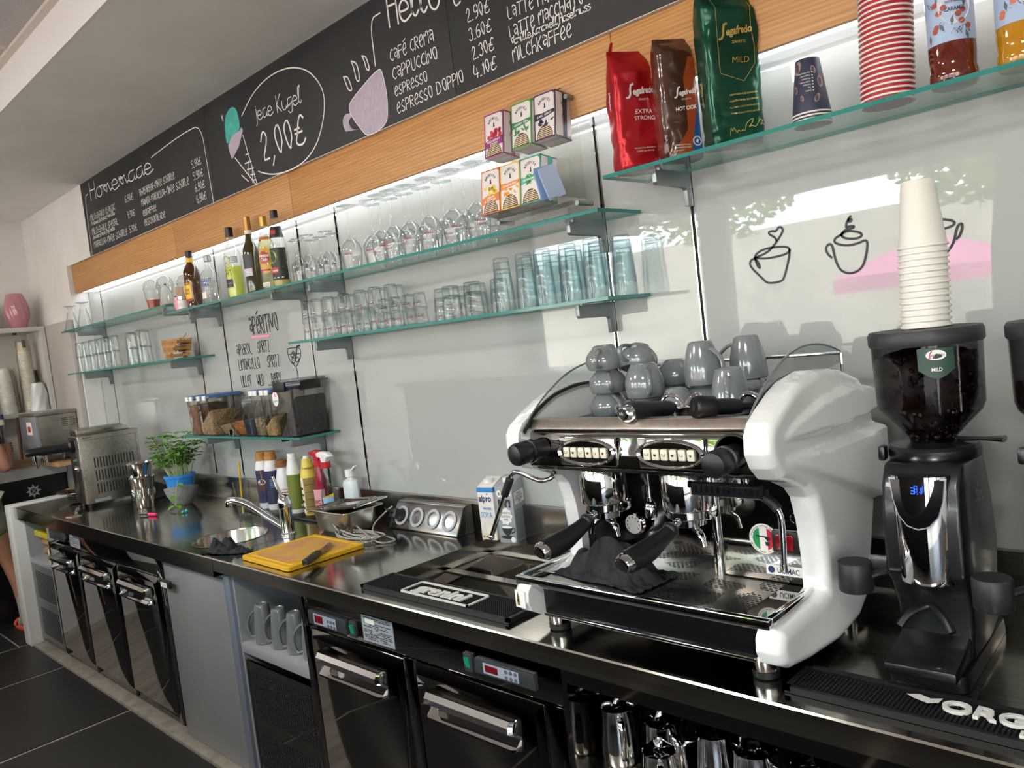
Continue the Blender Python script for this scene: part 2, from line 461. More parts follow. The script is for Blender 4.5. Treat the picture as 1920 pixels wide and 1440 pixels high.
def parasol(x, y, col, name, label, r=1.5, h=2.35):
    t = thing('parasol', label, 'parasol', (x, y, -.05))
    MB().cyl((0, 0, 0), .03, h, 12).build('pole', white_p, t)
    MB().cyl((0, 0, 0), .3, .06, 20).build('base', grout, t)
    mb = MB(); n = 8
    top = (0, 0, h+.32); ring = [(r*math.cos(2*PI*i/n), r*math.sin(2*PI*i/n), h-.12) for i in range(n)]
    for i in range(n): mb.add([top, ring[i], ring[(i+1) % n]], [(0, 1, 2)])
    for i in range(n):
        a, b = ring[i], ring[(i+1) % n]; mb.add([a, b, (b[0], b[1], b[2]-.18), (a[0], a[1], a[2]-.18)], [(0, 1, 2, 3)])
    mb.build('canopy', mat(name, col, .7, sub=0.0), t, recalc=False)
parasol(-3.1, -8.6, '#cf6a9e', 'pink_canvas', 'pink parasol standing outside the shop window', 1.2, 2.0)
parasol(.2, -8.3, '#ebe9e6', 'white_canvas', 'white parasol standing outside the shop window', 1.3, 2.45)
# guests' side: unseen dark display counter, raised to shade the lower fronts
t = thing('display_counter', 'long dark unseen display counter on the guests side, raised to block window light', 'counter', (-3.4, -3.0, 0))
MB().box(-2.6, 3.2, -.38, .38, 0, 1.26).build('body', mat('dark_laminate', '#35322f', .4), t, bev=.004)
MB().box(-2.66, 3.26, -.42, .42, 1.26, 1.30).build('worktop', mat('grey_top', '#8a8680', .3), t, bev=.004)
for x in (-5.0, -2.4, .2):  # panels made up to carry the added fill lights, out of view
    t = thing('ceiling_fill_panel', 'added square fill light panel in the unseen ceiling over the guests side' if x == -5 else ('middle added square fill light panel in the unseen ceiling' if x == -2.4 else 'added square fill light panel nearest the right wall'), 'lamp', (x, -3.0, 3.095))
    MB().box(-.31, .31, -.31, .31, .006, .02).build('frame', white_p, t); MB().box(-.29, .29, -.29, .29, .0, .006).build('diffuser', mat('fill_diffuser', '#fff6ea', .4, emit=3), t)

# ---------------------------------------------------------------- oak panels, light strip, blackboards
YW = -.085
wx = [-6.065, -4.36, -3.13, -1.352, .42, 2.2, 4.08]
wl = ['leftmost', 'second', 'third', 'fourth', 'fifth', 'last']
ol = ['oak panel under the homemade drinks board, at the niche end', 'oak panel below the ice cream drawing', 'oak panel behind the row of wine glasses, below the coffee prices', 'oak panel behind the coffee bags and paper cups', 'oak panel beyond the syrup bottles', 'oak panel at the far end of the wall']
for i, (a, b) in enumerate(zip(wx, wx[1:])):
    o = MB().box(a+.0012, b-.0012, YW, -.067, 2.275, 2.4695).build('oak_panel', oak, bev=.0012)
    tag(o, ol[i], 'panel', 'oak panels above the shelves')
t = thing('light_strip', 'white light strip glowing along the underside of the oak panels', 'lamp', (0, 0, 2.29))
MB().box(-6.06, 4.0, -.066, -.003, 0, .02).build('housing', white_p, t)
MB().box(-6.05, 4.0, -.064, -.004, -.006, 0).build('diffuser', led_m, t)

YB = -.104
mauve = mottled('lilac_chalk', '#bdaebd', '#a9a0b0', 30, .85, stretch=(4, 1, 1)); teal = mottled('turquoise_chalk', '#4fb6a8', '#3f9f94', 24, .85)
def board(a, b, label):
    t = thing('menu_board', label, 'blackboard', (a, YB, 2.472), group='blackboards above the oak panels')
    MB().box(.0015, b-a-.0015, 0, .0035, 0, .4655).build('panel', board_m, t, bev=.0008)
    return t
def drawn(t, rows, x0, z0, lines=(), lw=.0045, name='chalk_lettering', m=None, yy=-.0012, cur=()):
    mb = MB(); fn = lambda u, v: (u-x0, yy, v-z0)
    for s, ax, az, bx, bz, h in rows:
        mb.write(s, bx-ax, h, (lambda u, v, ax=ax, az=az: fn(ax+u, az+v)), lw=max(.0032, min(.009, h*.085)), slope=(bz-az)/max(bx-ax, .01))
    for s, ax, az, bx, bz, h in cur:
        mb.write(s, bx-ax, h, (lambda u, v, ax=ax, az=az: fn(ax+u, az+v)), lw=max(.003, min(.009, h*.06)), kind='script', slope=(bz-az)/max(bx-ax, .01))
    for q in lines: mb.line(smooth2(q, 2), lw, fn)
    return mb.build(name, m or chalk_w, t, recalc=False)
TXT_A_cur = [('Homemade',-5.447,2.803,-4.495,2.767,0.106),('Erdbeer,Schoko,Vanille',-5.505,2.653,-5.099,2.649,0.023),('Snickers,Fresh,Yogurette',-5.509,2.565,-5.134,2.563,0.026)]
TXT_A = [('MILCHSHAKE CLASSIC',-5.507,2.682,-5.076,2.676,0.037),('MILCHSHAKE SPECIAL',-5.51,2.594,-5.063,2.584,0.04),('MARACUJA-MINZE SCHORLE',-5.513,2.509,-4.946,2.502,0.039),('6.90€',-4.904,2.683,-4.79,2.68,0.039),('7.90€',-4.905,2.591,-4.796,2.589,0.037),('5.90€',-4.909,2.506,-4.795,2.504,0.037),('RHABARBER-MINZE SCHORLE',-4.684,2.678,-4.21,2.675,0.037),('MANGO-MARACUJA-MINZE SCHORLE',-4.679,2.618,-4.052,2.612,0.039),('EISKAFFEE',-4.679,2.561,-4.493,2.56,0.033),('EISSCHOKOLADE',-4.678,2.505,-4.392,2.502,0.036),('5.90€',-3.994,2.679,-3.886,2.679,0.037),('5.90€',-3.992,2.62,-3.884,2.619,0.037),('6.90€',-3.99,2.559,-3.882,2.561,0.037),('6.90€',-3.991,2.502,-3.883,2.504,0.038)]
LN_A = [[(-5.494,2.853),(-5.553,2.848),(-5.57,2.472)]]
LN_A2 = [[(-4.464,2.846),(-4.208,2.862),(-3.994,2.869),(-3.835,2.86),(-3.824,2.667),(-3.814,2.472)]]
TXT_B_cur = [('jede Kugel',-3.304,2.736,-2.924,2.711,0.073)]
TXT_B = [('2,00€',-3.287,2.555,-2.926,2.548,0.122)]
LN_B = [[(-3.425,2.793),(-3.311,2.857),(-3.181,2.887),(-3.047,2.887),(-2.934,2.863),(-2.841,2.819),(-2.78,2.758),(-2.752,2.701),(-2.763,2.637),(-2.799,2.575),(-2.855,2.517),(-2.952,2.475),(-3.064,2.465),(-3.176,2.471),(-3.269,2.491),(-3.343,2.52)],[(-3.539,2.627),(-3.379,2.467)],[(-3.438,2.708),(-3.369,2.465)],[(-3.437,2.618),(-3.409,2.616)],[(-3.453,2.581),(-3.395,2.578)],[(-3.441,2.55),(-3.383,2.545)],[(-3.417,2.521),(-3.376,2.515)],[(-3.408,2.494),(-3.373,2.489)],[(-3.415,2.585),(-3.432,2.525)],[(-3.393,2.547),(-3.406,2.483)],[(-3.617,2.845),(-3.613,2.831)],[(-3.602,2.844),(-3.607,2.819)],[(-3.499,2.537),(-3.445,2.497)],[(-2.608,2.723),(-2.583,2.718),(-2.57,2.691),(-2.562,2.656),(-2.587,2.666),(-2.596,2.694),(-2.608,2.723)],[(-2.546,2.764),(-2.515,2.75),(-2.506,2.709),(-2.51,2.675),(-2.529,2.687),(-2.534,2.734),(-2.546,2.764)],[(-2.476,2.762),(-2.453,2.753),(-2.442,2.722),(-2.44,2.695),(-2.459,2.707),(-2.463,2.738),(-2.476,2.762)]]
PG_B = [[(-3.5,2.855),(-3.466,2.838),(-3.454,2.786),(-3.458,2.736),(-3.513,2.734),(-3.561,2.726),(-3.572,2.708),(-3.601,2.707),(-3.602,2.741),(-3.598,2.793),(-3.581,2.83),(-3.54,2.853)],[(-3.443,2.747),(-3.43,2.729),(-3.456,2.705),(-3.482,2.67),(-3.52,2.653),(-3.562,2.627),(-3.576,2.635),(-3.592,2.697),(-3.572,2.708),(-3.555,2.727),(-3.507,2.736),(-3.458,2.736)],[(-2.38,2.683),(-2.368,2.675),(-2.358,2.623),(-2.355,2.57),(-2.361,2.527),(-2.372,2.489),(-2.425,2.468),(-2.504,2.467),(-2.534,2.498),(-2.587,2.563),(-2.6,2.601),(-2.582,2.622),(-2.485,2.657),(-2.415,2.679)],[(-2.588,2.576),(-2.598,2.581),(-2.632,2.584),(-2.653,2.563),(-2.645,2.527),(-2.625,2.498),(-2.567,2.483),(-2.526,2.485),(-2.544,2.505),(-2.583,2.513),(-2.609,2.534),(-2.612,2.553),(-2.591,2.564)]]
TXT_C_cur = [('Hello',-2.292,2.806,-2.021,2.777,0.127),('Vanille,Karamell,Haselnuss',-1.713,2.549,-1.397,2.547,0.027)]
TXT_C = [('CAFÉ CREMA',-2.309,2.687,-2.068,2.683,0.042),('CAPPUCCINO',-2.307,2.621,-2.06,2.619,0.042),('ESPRESSO',-2.307,2.562,-2.125,2.562,0.036),('ESPRESSO DOPPIO',-2.306,2.499,-1.946,2.507,0.04),('2.90€',-1.896,2.684,-1.789,2.682,0.042),('3.60€',-1.894,2.623,-1.791,2.622,0.04),('2.30€',-1.89,2.561,-1.789,2.563,0.04),('4.10€',-1.894,2.501,-1.788,2.503,0.041),('LATTE MACCHIATO',-1.713,2.63,-1.414,2.619,0.038),('LATTE MACCHIATO',-1.715,2.571,-1.421,2.573,0.038),('MILCHKAFFEE',-1.713,2.499,-1.474,2.498,0.04)]
LN_C = [[(-2.338,2.872),(-2.401,2.871),(-2.402,2.702)],[(-1.948,2.775),(-1.944,2.758),(-1.933,2.752),(-1.916,2.76)]]
TXT_D = [('APÉRITIVO',-3.817,1.799,-3.539,1.797,0.087),('APEROL',-3.991,1.702,-3.83,1.701,0.056),('SPRITZ',-3.767,1.701,-3.648,1.702,0.057),('LIMONCELLO',-3.99,1.623,-3.77,1.623,0.057),('SPRITZ',-3.687,1.624,-3.568,1.623,0.057),('LILLET',-3.989,1.533,-3.881,1.534,0.058),('WILD',-3.817,1.532,-3.747,1.535,0.057),('BERRY',-3.669,1.532,-3.578,1.536,0.057),('HUGO',-3.987,1.47,-3.876,1.471,0.034)]
PG_D = [[(-3.812,1.791),(-3.629,1.784),(-3.642,1.774),(-3.815,1.781)]]
LN_D = [[(-3.478,1.701),(-3.481,1.674),(-3.47,1.642),(-3.436,1.621),(-3.419,1.612),(-3.417,1.581),(-3.417,1.555)],[(-3.478,1.701),(-3.441,1.704),(-3.364,1.702),(-3.362,1.673),(-3.375,1.647),(-3.407,1.621),(-3.422,1.612)],[(-3.478,1.673),(-3.448,1.673)],[(-3.397,1.673),(-3.365,1.673)],[(-3.44,1.681),(-3.459,1.669),(-3.449,1.66),(-3.425,1.662),(-3.415,1.676),(-3.428,1.691),(-3.44,1.681)],[(-3.438,1.678),(-3.431,1.665),(-3.424,1.68)],[(-3.446,1.658),(-3.455,1.634),(-3.431,1.628),(-3.418,1.653),(-3.446,1.658)],[(-3.42,1.646),(-3.393,1.661),(-3.382,1.644),(-3.408,1.63),(-3.42,1.646)]]
LN_D2 = [[(-3.413,1.656),(-3.388,1.708),(-3.362,1.71)]]
CUP1 = [[(-1.021,1.78),(-1.016,1.79),(-0.992,1.799),(-0.957,1.799),(-0.928,1.795),(-0.922,1.786),(-0.929,1.777),(-0.96,1.773),(-0.995,1.773),(-1.021,1.78)],[(-0.922,1.786),(-0.927,1.762),(-0.944,1.716),(-0.953,1.707),(-0.991,1.706),(-1.005,1.722),(-1.033,1.753),(-1.038,1.768),(-1.028,1.778),(-1.017,1.775),(-1.008,1.755),(-1.01,1.749),(-1.017,1.759),(-1.021,1.78)],[(-1.019,1.78),(-0.989,1.786),(-0.966,1.801),(-0.937,1.833),(-0.936,1.845),(-0.946,1.85),(-0.956,1.838),(-0.962,1.842),(-0.975,1.841),(-0.975,1.835),(-0.959,1.824),(-0.956,1.815)]]
CUP2 = [[(-0.788,1.802),(-0.803,1.796),(-0.806,1.789),(-0.801,1.782),(-0.777,1.773),(-0.75,1.774),(-0.725,1.782),(-0.729,1.752),(-0.74,1.719),(-0.756,1.706),(-0.775,1.704),(-0.794,1.712),(-0.805,1.733),(-0.81,1.765),(-0.811,1.778),(-0.818,1.786),(-0.829,1.777),(-0.826,1.761),(-0.816,1.75)],[(-0.786,1.801),(-0.784,1.805),(-0.779,1.807),(-0.77,1.808),(-0.761,1.807),(-0.752,1.804),(-0.744,1.801),(-0.739,1.797),(-0.738,1.793),(-0.74,1.79),(-0.745,1.788),(-0.753,1.787),(-0.763,1.788),(-0.772,1.79),(-0.78,1.793),(-0.785,1.797),(-0.786,1.801)],[(-0.788,1.802),(-0.777,1.813),(-0.756,1.813),(-0.754,1.819),(-0.769,1.819),(-0.775,1.817),(-0.771,1.831),(-0.763,1.838),(-0.758,1.833),(-0.764,1.829),(-0.769,1.835),(-0.761,1.843)]]
CUP3 = [[(-0.582,1.843),(-0.575,1.839),(-0.577,1.832),(-0.582,1.828),(-0.588,1.832),(-0.587,1.839),(-0.582,1.843)],[(-0.596,1.798),(-0.575,1.803),(-0.554,1.798),(-0.534,1.791),(-0.533,1.782),(-0.553,1.776),(-0.577,1.779),(-0.595,1.789),(-0.596,1.798)],[(-0.596,1.798),(-0.602,1.758),(-0.594,1.728),(-0.569,1.713),(-0.547,1.728),(-0.536,1.747),(-0.529,1.777),(-0.519,1.784),(-0.517,1.775),(-0.524,1.756),(-0.531,1.75)]]
ba = board(-5.611, -3.792, 'blackboard headed Homemade with milkshake and spritzer prices')
drawn(ba, TXT_A, -5.611, 2.472, LN_A+LN_A2, .005, cur=TXT_A_cur)
bb = board(-3.792, -1.987, 'blackboard with the ice cream cone, the two euro price and the lilac coffee cup')
drawn(bb, TXT_B, -3.792, 2.472, LN_B, .0055, cur=TXT_B_cur)
xb = lambda q: [(u+3.792, -.0009, v-2.472) for u, v in q]
MB().poly(xb(smooth2(PG_B[0]+PG_B[0][:1], 1)[:-1])).build('scoop_drawing', teal, bb, recalc=False)
o = MB().poly(xb(smooth2(PG_B[1]+PG_B[1][:1], 1)[:-1])).build('melting_scoop_drawing', mauve, bb, recalc=False); o['label'] = 'lilac scoop melting over the cone'
mb = MB().poly([(u+3.792, -.0006, v-2.472) for u, v in smooth2(PG_B[2]+PG_B[2][:1], 1)[:-1]])
q = PG_B[3]; q2 = smooth2(q[:8], 1); q3 = smooth2(q[8:], 1)[::-1]; n = min(len(q2), len(q3))
for i in range(n-1): mb.poly(xb([q2[i], q2[i+1], q3[i+1], q3[i]]))
mb.build('cup_drawing', mauve, bb, recalc=False)
MB().line(smooth2(PG_B[2]+PG_B[2][:1], 2), .003, lambda u, v: (u+3.792, -.0016, v-2.472)).build('cup_outline', chalk_w, bb, recalc=False)
bc = board(-1.987, .0, 'blackboard with the prices for coffee, espresso and milk coffee')
xs0 = [r for r in TXT_C if r[1] < -1.99]
drawn(bb, [r for r in TXT_C if r[3] < -1.95], -3.792, 2.472, LN_C[:1], .0055, 'coffee_lettering', cur=[TXT_C_cur[0]])
drawn(bc, [r for r in TXT_C if r[3] >= -1.95], -1.987, 2.472, LN_C[1:], .0055, cur=[TXT_C_cur[1]])
board(.0, 2.0, 'blackboard beyond the coffee prices, outside the picture on the right'); board(2.0, 4.0, 'blackboard at the right wall')
# lettering and drawings on the wall glass
ink = mat('black_marker', '#1c1d22', .5); pinkt = mat('pink_marker', '#f08ca4', .6)
t = thing('wall_lettering', 'black hand lettered aperitivo list on the white glass wall', 'wall lettering', (-3.8, 0, 1.45))
drawn(t, TXT_D, -3.8, 1.45, m=ink, name='marker_lettering')
MB().poly([(u+3.8, -.0015, v-1.45) for u, v in PG_D[0]]).build('underline', pinkt, t, recalc=False)
def art(name, L_, label, lw, c=(0, 0), extra=None):
    t = thing(name, label, 'wall drawing', (c[0], 0, c[1]))
    mb = MB()
    for q in L_: mb.line(smooth2(q, 2), lw, lambda u, v: (u-c[0], -.0012, v-c[1]))
    for q in (extra or []): mb.line(q, lw*2.2, lambda u, v: (u-c[0], -.0016, v-c[1]))
    mb.build('drawn_line', ink, t, recalc=False)
art('glass_drawing', LN_D, 'black line drawing of a spritz glass beside the aperitivo list', .005, (-3.45, 1.5), LN_D2)
art('coffee_cup_drawing', CUP1, 'line drawing of a coffee cup with a heart in its steam', .0058, (-.98, 1.7))
art('coffee_cup_drawing', CUP2, 'line drawing of a coffee cup with curled steam on a cream top', .0058, (-.78, 1.7))
art('coffee_cup_drawing', CUP3, 'line drawing of a cup half hidden behind the white paper cups', .0058, (-.6, 1.75))

# ---------------------------------------------------------------- glass shelves on brackets
ST = .010
def shelf(x0, x1, ztop, label, brackets, yd=.214):
    t = thing('glass_shelf', label, 'shelf', (x0, 0, ztop), group='glass wall shelves')
    w = x1-x0; y0, y1, z0, z1 = -yd, -.004, -ST, 0
    mb = MB().use(0)
    mb.add([(0,y0,z1),(w,y0,z1),(w,y1,z1),(0,y1,z1),(0,y0,z0),(w,y0,z0),(w,y1,z0),(0,y1,z0)], [(0,1,2,3),(4,7,6,5)])
    mb.use(1).add([(0,y0,z0),(w,y0,z0),(w,y0,z1),(0,y0,z1),(0,y1,z0),(w,y1,z0),(w,y1,z1),(0,y1,z1)], [(0,1,2,3),(5,4,7,6),(4,0,3,7),(1,5,6,2)])
    mb.build('pane', [shelf_m, shelf_edge], t)
    for x in brackets:
        b = MB().prism([(-.003, -.011), (-.178, -.011), (-.178, -.046), (-.172, -.052), (-.036, -.055), (-.03, -.061), (-.028, -.105), (-.003, -.105)], 'x', x-x0-.007, x-x0+.007)
        b.box(x-x0-.016, x-x0+.016, -.172, -.162, -.016, -.009)
        b.build('bracket', satin, t, bev=.0015)
    return t
ZB, ZC, ZR, ZA, ZL1, ZL2 = 1.973, 1.7255, 2.055, 1.3055, 2.018, 1.7255
shelf(-6.058, -4.302, ZL1, 'upper glass shelf at the left end, holding the two goblets', (-5.83, -4.43))
shelf(-6.058, -4.25, ZL2, 'lower glass shelf at the left end with the stacked tumblers and coasters', (-5.83, -4.43))
shelf(-4.288, -1.366, ZB, 'long upper glass shelf with bottles, stemmed glasses and the tea stand', (-4.105, -3.254, -2.939, -1.507))
shelf(-3.098, -1.362, ZC, 'long lower glass shelf full of upturned tumblers', (-2.939, -1.507))
shelf(-1.336, 1.1, ZR, 'highest glass shelf, holding the coffee bags and paper cups', (-1.195, .30))
shelf(-4.31, -3.112, ZA, 'low glass shelf above the sink with the plastic food boxes', (-4.105, -3.254))
# ---------------------------------------------------------------- counter
def top_with_hole(mb, x0, x1, y0, y1, z, cx, cy, r, s, n=48):
    ci = [(cx+r*math.cos(2*PI*i/n), cy+r*math.sin(2*PI*i/n), z) for i in range(n)]
    sq = []
    for i in range(n):
        c, q = math.cos(2*PI*i/n), math.sin(2*PI*i/n); k = s/max(abs(c), abs(q)); sq.append((cx+c*k, cy+q*k, z))
    mb.add(ci+sq, [(i, (i+1) % n, (i+1) % n+n, i+n) for i in range(n)])
    for a, b, c, d in ((x0, cx-s, y0, y1), (cx+s, x1, y0, y1), (cx-s, cx+s, y0, cy-s), (cx-s, cx+s, cy+s, y1)):
        mb.poly([(a, c, z), (b, c, z), (b, d, z), (a, d, z)])
def skirt(mb, x0, x1, zb, left=True):
    mb.add([(x0, YF, H), (x1, YF, H), (x1, YF-.003, H-.004), (x0, YF-.003, H-.004), (x1, YF-.003, zb+.004), (x0, YF-.003, zb+.004), (x1, YF+.004, zb), (x0, YF+.004, zb), (x1, YF+.05, zb), (x0, YF+.05, zb), (x1, YF+.05, zb+.03), (x0, YF+.05, zb+.03)],
           [(0, 1, 2, 3), (3, 2, 4, 5), (5, 4, 6, 7), (7, 6, 8, 9), (9, 8, 10, 11)])
SX, SY, SR = -3.318, -.487, .158
t = thing('worktop', 'stainless steel worktop at the left end, with the round sink let in', 'worktop', (0, 0, 0))
mb = MB(); top_with_hole(mb, -5.872, -3.047, YF, -.022, H, SX, SY, SR, .19); skirt(mb, -5.872, -3.047, .838)
mb.add([(-5.872, YF-.003, .84), (-5.872, -.022, .84), (-5.872, -.022, H), (-5.872, YF-.003, H)], [(0, 1, 2, 3)])
mb.build('top', steel_top, t, recalc=False)
mb = MB(); mb.lathe([(SR+.004, H+.0012), (SR-.002, H+.002), (SR-.006, H-.004), (SR-.008, H-.10), (SR-.03, H-.135), (.03, H-.145), (.0, H-.146)], (SX, SY, 0), 48, cap=False)
mb.build('sink_bowl', steel, t)
MB().box(-5.872, -3.047, -.022, -.001, H-.03, 1.040).build('splashback', steel, t, bev=.0015)
IX0, IX1, IY0, IY1 = -2.125, -1.43, -.522, -.078
t = thing('worktop', 'long stainless steel worktop with the ice well, carrying the espresso machine', 'worktop', (0, 0, 0))
mb = MB(); z = H
for a, b, c, d in ((-3.043, IX0, YF, -.022), (IX1, 2.4, YF, -.022), (IX0, IX1, YF, IY0), (IX0, IX1, IY1, -.022)):
    mb.poly([(a, c, z), (b, c, z), (b, d, z), (a, d, z)])
skirt(mb, -3.043, 2.4, .860)
mb.build('top', steel_top, t, recalc=False)
mb = MB()   # well: rim, walls down to the ledge, bars, two deep pans
mb.add([(IX0,IY0,H),(IX1,IY0,H),(IX1,IY1,H),(IX0,IY1,H),(IX0,IY0,.872),(IX1,IY0,.872),(IX1,IY1,.872),(IX0,IY1,.872)], [(0,1,5,4),(1,2,6,5),(2,3,7,6),(3,0,4,7)])
for a, b, c, d in ((IX0-.008, IX1+.008, IY0-.012, IY0), (IX0-.008, IX1+.008, IY1, IY1+.008), (IX0-.008, IX0, IY0, IY1)): mb.box(a, b, c, d, H-.001, H+.0022)
for a, b, c, d in ((IX0, IX1, IY0, IY0+.018), (IX0, IX1, IY1-.018, IY1), (IX0, IX0+.025, IY0, IY1), (IX1-.025, IX1, IY0, IY1), (IX0, IX1, -.318, -.284)): mb.box(a, b, c, d, .864, .872)
mb.build('ice_well', steel, t)
for c, d in ((IY0+.02, -.32), (-.282, IY1-.02)):
    mb = MB(); a, b = IX0+.027, IX1-.027
    mb.add([(a,c,.866),(b,c,.866),(b,d,.866),(a,d,.866),(a+.02,c+.02,.78),(b-.02,c+.02,.78),(b-.02,d-.02,.78),(a+.02,d-.02,.78)], [(0,1,5,4),(1,2,6,5),(2,3,7,6),(3,0,4,7),(4,5,6,7)])
    for k in range(5): mb.box(a+.08+.1*k, a+.14+.1*k, c+.05, d-.05, .781, .792)
    mb.build('pan', mirror, t)
MB().box(-3.043, 2.4, -.022, -.001, H-.03, 1.040).build('splashback', steel, t, bev=.0015)
# white end panel
tag(MB().box(-6.005, -5.876, -.722, -.11, 0, .922).build('end_panel', white_lam, bev=.006), 'white end panel closing the left end of the counter', 'panel')

# ---------------------------------------------------------------- under-counter units
YD = -.665
grey_disp = mat('grey_control_plate', '#9ea4b3', .35); redw = mat('red_display', '#6d0f17', .15); green_sw = mat('green_switch', '#0f7d5c', .2, emit=.25)
label_m = mat('silver_label', '#9aa0a8', .45)
def door(t, x0, x1, z0=.085, z1=.735):
    d = MB().prism([(x0, z0), (x1, z0), (x1, z1), (x0, z1)], 'y', YD+.03, YD-.002)
    d.add([(x0, YD-.002, z0), (x1, YD-.002, z0), (x1, YD-.002, z1), (x0, YD-.002, z1), (x0+.022, YD-.016, z0+.022), (x1-.022, YD-.016, z0+.022), (x1-.022, YD-.016, z1-.024), (x0+.022, YD-.016, z1-.024)],
          [(0, 1, 5, 4), (1, 2, 6, 5), (2, 3, 7, 6), (3, 0, 4, 7), (4, 5, 6, 7)])
    d = d.build('door', dark_mirror, t, bev=.0025, sharp=50)
    c, hw, yb = (x0+x1)/2, (x1-x0)*.355, YD-.016
    def prof(k): return [(yb, .676), (yb-.010*k, .686), (yb-.026*k, .684), (yb-.036*k, .670), (yb-.037*k, .655), (yb-.028*k, .648), (yb-.012, .650), (yb-.003, .640), (yb-.003, .630), (yb-.030*k, .612), (yb-.031*k, .606), (yb, .598)]
    xs_ = [(-hw, .25), (-hw+.006, .75), (-hw+.016, 1), (hw-.016, 1), (hw-.006, .75), (hw, .25)]
    MB().rings([[(c+u, p[0], p[1]) for p in prof(k)] for u, k in xs_]).build('handle', chrome, d, sharp=28)
    return d
def slots(mb, x0, x1, z0, z1, nz, y, h=.4, nx=1):
    for j in range(nz):
        for i in range(nx):
            w = (x1-x0)/nx; k = (z1-z0)/nz
            mb.box(x0+w*i+(w*.16 if nx > 1 else 0), x0+w*(i+1)-(w*.16 if nx > 1 else 0), y-.001, y+.002, z0+k*j+k*(1-h)/2, z0+k*j+k*(1+h)/2)
def control(t, x0, x1, z0, z1, name='control_panel', sw=None):
    m = MB().prism([(x0, z0), (x1, z0), (x1-.004, z1), (x0+.004, z1)], 'y', YD+.004, YD-.012).build(name, mat('dark_grey_plastic', '#34373a', .4), t, bev=.003)
    a, b = x0+.17*(x1-x0), x1-.25*(x1-x0); k = b-a
    mb = MB().use(0).box(a, b, YD-.0135, YD-.0125, z0+.007, z1-.006).use(1).box(a+.06*k, a+.42*k, YD-.0145, YD-.0135, z0+.013, z1-.011)
    for i in range(3):
        for j in range(2): mb.use(2).lathe([(.0052, 0), (.0052, .0018)], (a+k*(.66+.13*i), YD-.0135, z0+.013+.016*j), 10, 'y')
    mb.build('display', [grey_disp, redw, mat('grey_button', '#5a6274', .4)], m)
    return m
def switch(t, x, z):
    m = MB().box(x-.017, x+.017, YD-.010, YD+.004, z-.026, z+.026).build('switch', mat('dark_grey_plastic', '#34373a', .4), t, bev=.003)
    MB().prism([(YD-.010, z-.014), (YD-.016, z+.014), (YD-.010, z+.015)], 'x', x-.009, x+.009).build('rocker', green_sw, m)
def type_plate(t, x0, x1, z0, z1, dots=True):
    mb = MB().use(0).box(x0, x1, YD-.0015, YD+.003, z0, z1).use(1)
    rnd = random.Random(int(-x0*100)); k = (x1-x0)
    for j in range(13):
        z = z1-.006-j*(z1-z0-.01)/13; u = x0+k*.06
        while u < x1-k*.12:
            w = rnd.uniform(.03, .16)*k
            if rnd.random() < .7: mb.box(u, min(u+w, x1-k*.05), YD-.0019, YD-.0014, z-.0016, z+.0009)
            u += w+.03*k
    if dots: mb.use(2).box(x0+k*.12, x0+k*.42, YD-.0023, YD-.0014, z1-.024, z1-.010)
    return mb.build('type_plate', [label_m, black, paper_w], t)

t = thing('fridge', 'three-door polished steel bar fridge under the left end of the counter', 'fridge', (0, 0, 0))
mb = MB().box(-5.366, -3.66, -.66, -.05, .05, .83)
for a, b in ((-5.366, -5.30), (-4.798, -4.778), (-4.241, -4.22), (-3.702, -3.655)): mb.box(a, b, YD-.004, -.65, .05, .735)
mb.box(-5.366, -3.655, YD, -.65, .742, .835)
mb.build('body', dark_mirror, t, bev=.002)
for a, b in ((-5.296, -4.80), (-4.776, -4.243), (-4.218, -3.704)): door(t, a, b)
MB().prism([(-5.285, .765), (-5.02, .765), (-4.985, .79), (-4.99, .825), (-5.285, .82)], 'y', YD+.003, YD-.01).build('control_panel', mat('dark_grey_plastic', '#34373a', .4), t, bev=.003)
type_plate(t, -4.94, -4.775, .752, .832)
t2 = thing('open_niche', 'open pale grey compartment beside the white end panel, vent grille below its shelf', 'cabinet', (0, 0, 0))
mb = MB().box(-5.874, -5.855, -.655, -.06, .03, .838).box(-5.855, -5.37, -.07, -.06, .03, .838).box(-5.380, -5.368, -.655, -.06, .03, .838)
mb.build('carcass', grey_lam, t2)
MB().box(-5.855, -5.381, -.655, -.07, .545, .575).build('shelf', grey_lam, t2, bev=.001)
mb = MB().use(0).box(-5.855, -5.381, -.652, -.64, .05, .545).use(1); slots(mb, -5.80, -5.40, .32, .50, 14, -.653); slots(mb, -5.80, -5.40, .08, .26, 14, -.653)
mb.build('vent_grille', [satin, gap], t2)
# grey cupboard door with a combination padlock
t = thing('cupboard', 'plain light grey cupboard between the two fridges', 'cabinet', (0, 0, 0))
MB().box(-3.652, -3.045, -.645, -.05, .02, .832).build('carcass', grey_lam, t)
MB().box(-3.645, -3.052, YD, -.645, .02, .815).build('door', mottled('silver_laminate', '#969898', '#909293', 2, .33, .3), t, bev=.0015)
MB().box(-3.049, -2.998, YD-.004, -.05, .0, .838).build('side_panel', mat('blue_grey_edge', '#76808d', .35, .2), t, bev=.001)
t = thing('padlock', 'small black combination padlock hanging on the grey cupboard', 'padlock', (-3.575, YD-.02, .735))
MB().box(-.055, .055, -.012, .0, -.018, .018).build('body', black, t, bev=.006, seg=3)
MB().tube(curve3([(-.045, -.004, .015), (-.075, -.004, .045), (-.1, .012, .05), (-.105, .014, .02), (-.085, -.002, -.005)], 5), .004, 8).build('shackle', chrome, t)
mb = MB()
for k in range(4): mb.box(-.038+.017*k, -.026+.017*k, -.0135, -.0118, -.016, .006)
mb.build('number_wheels', paper_w, t)
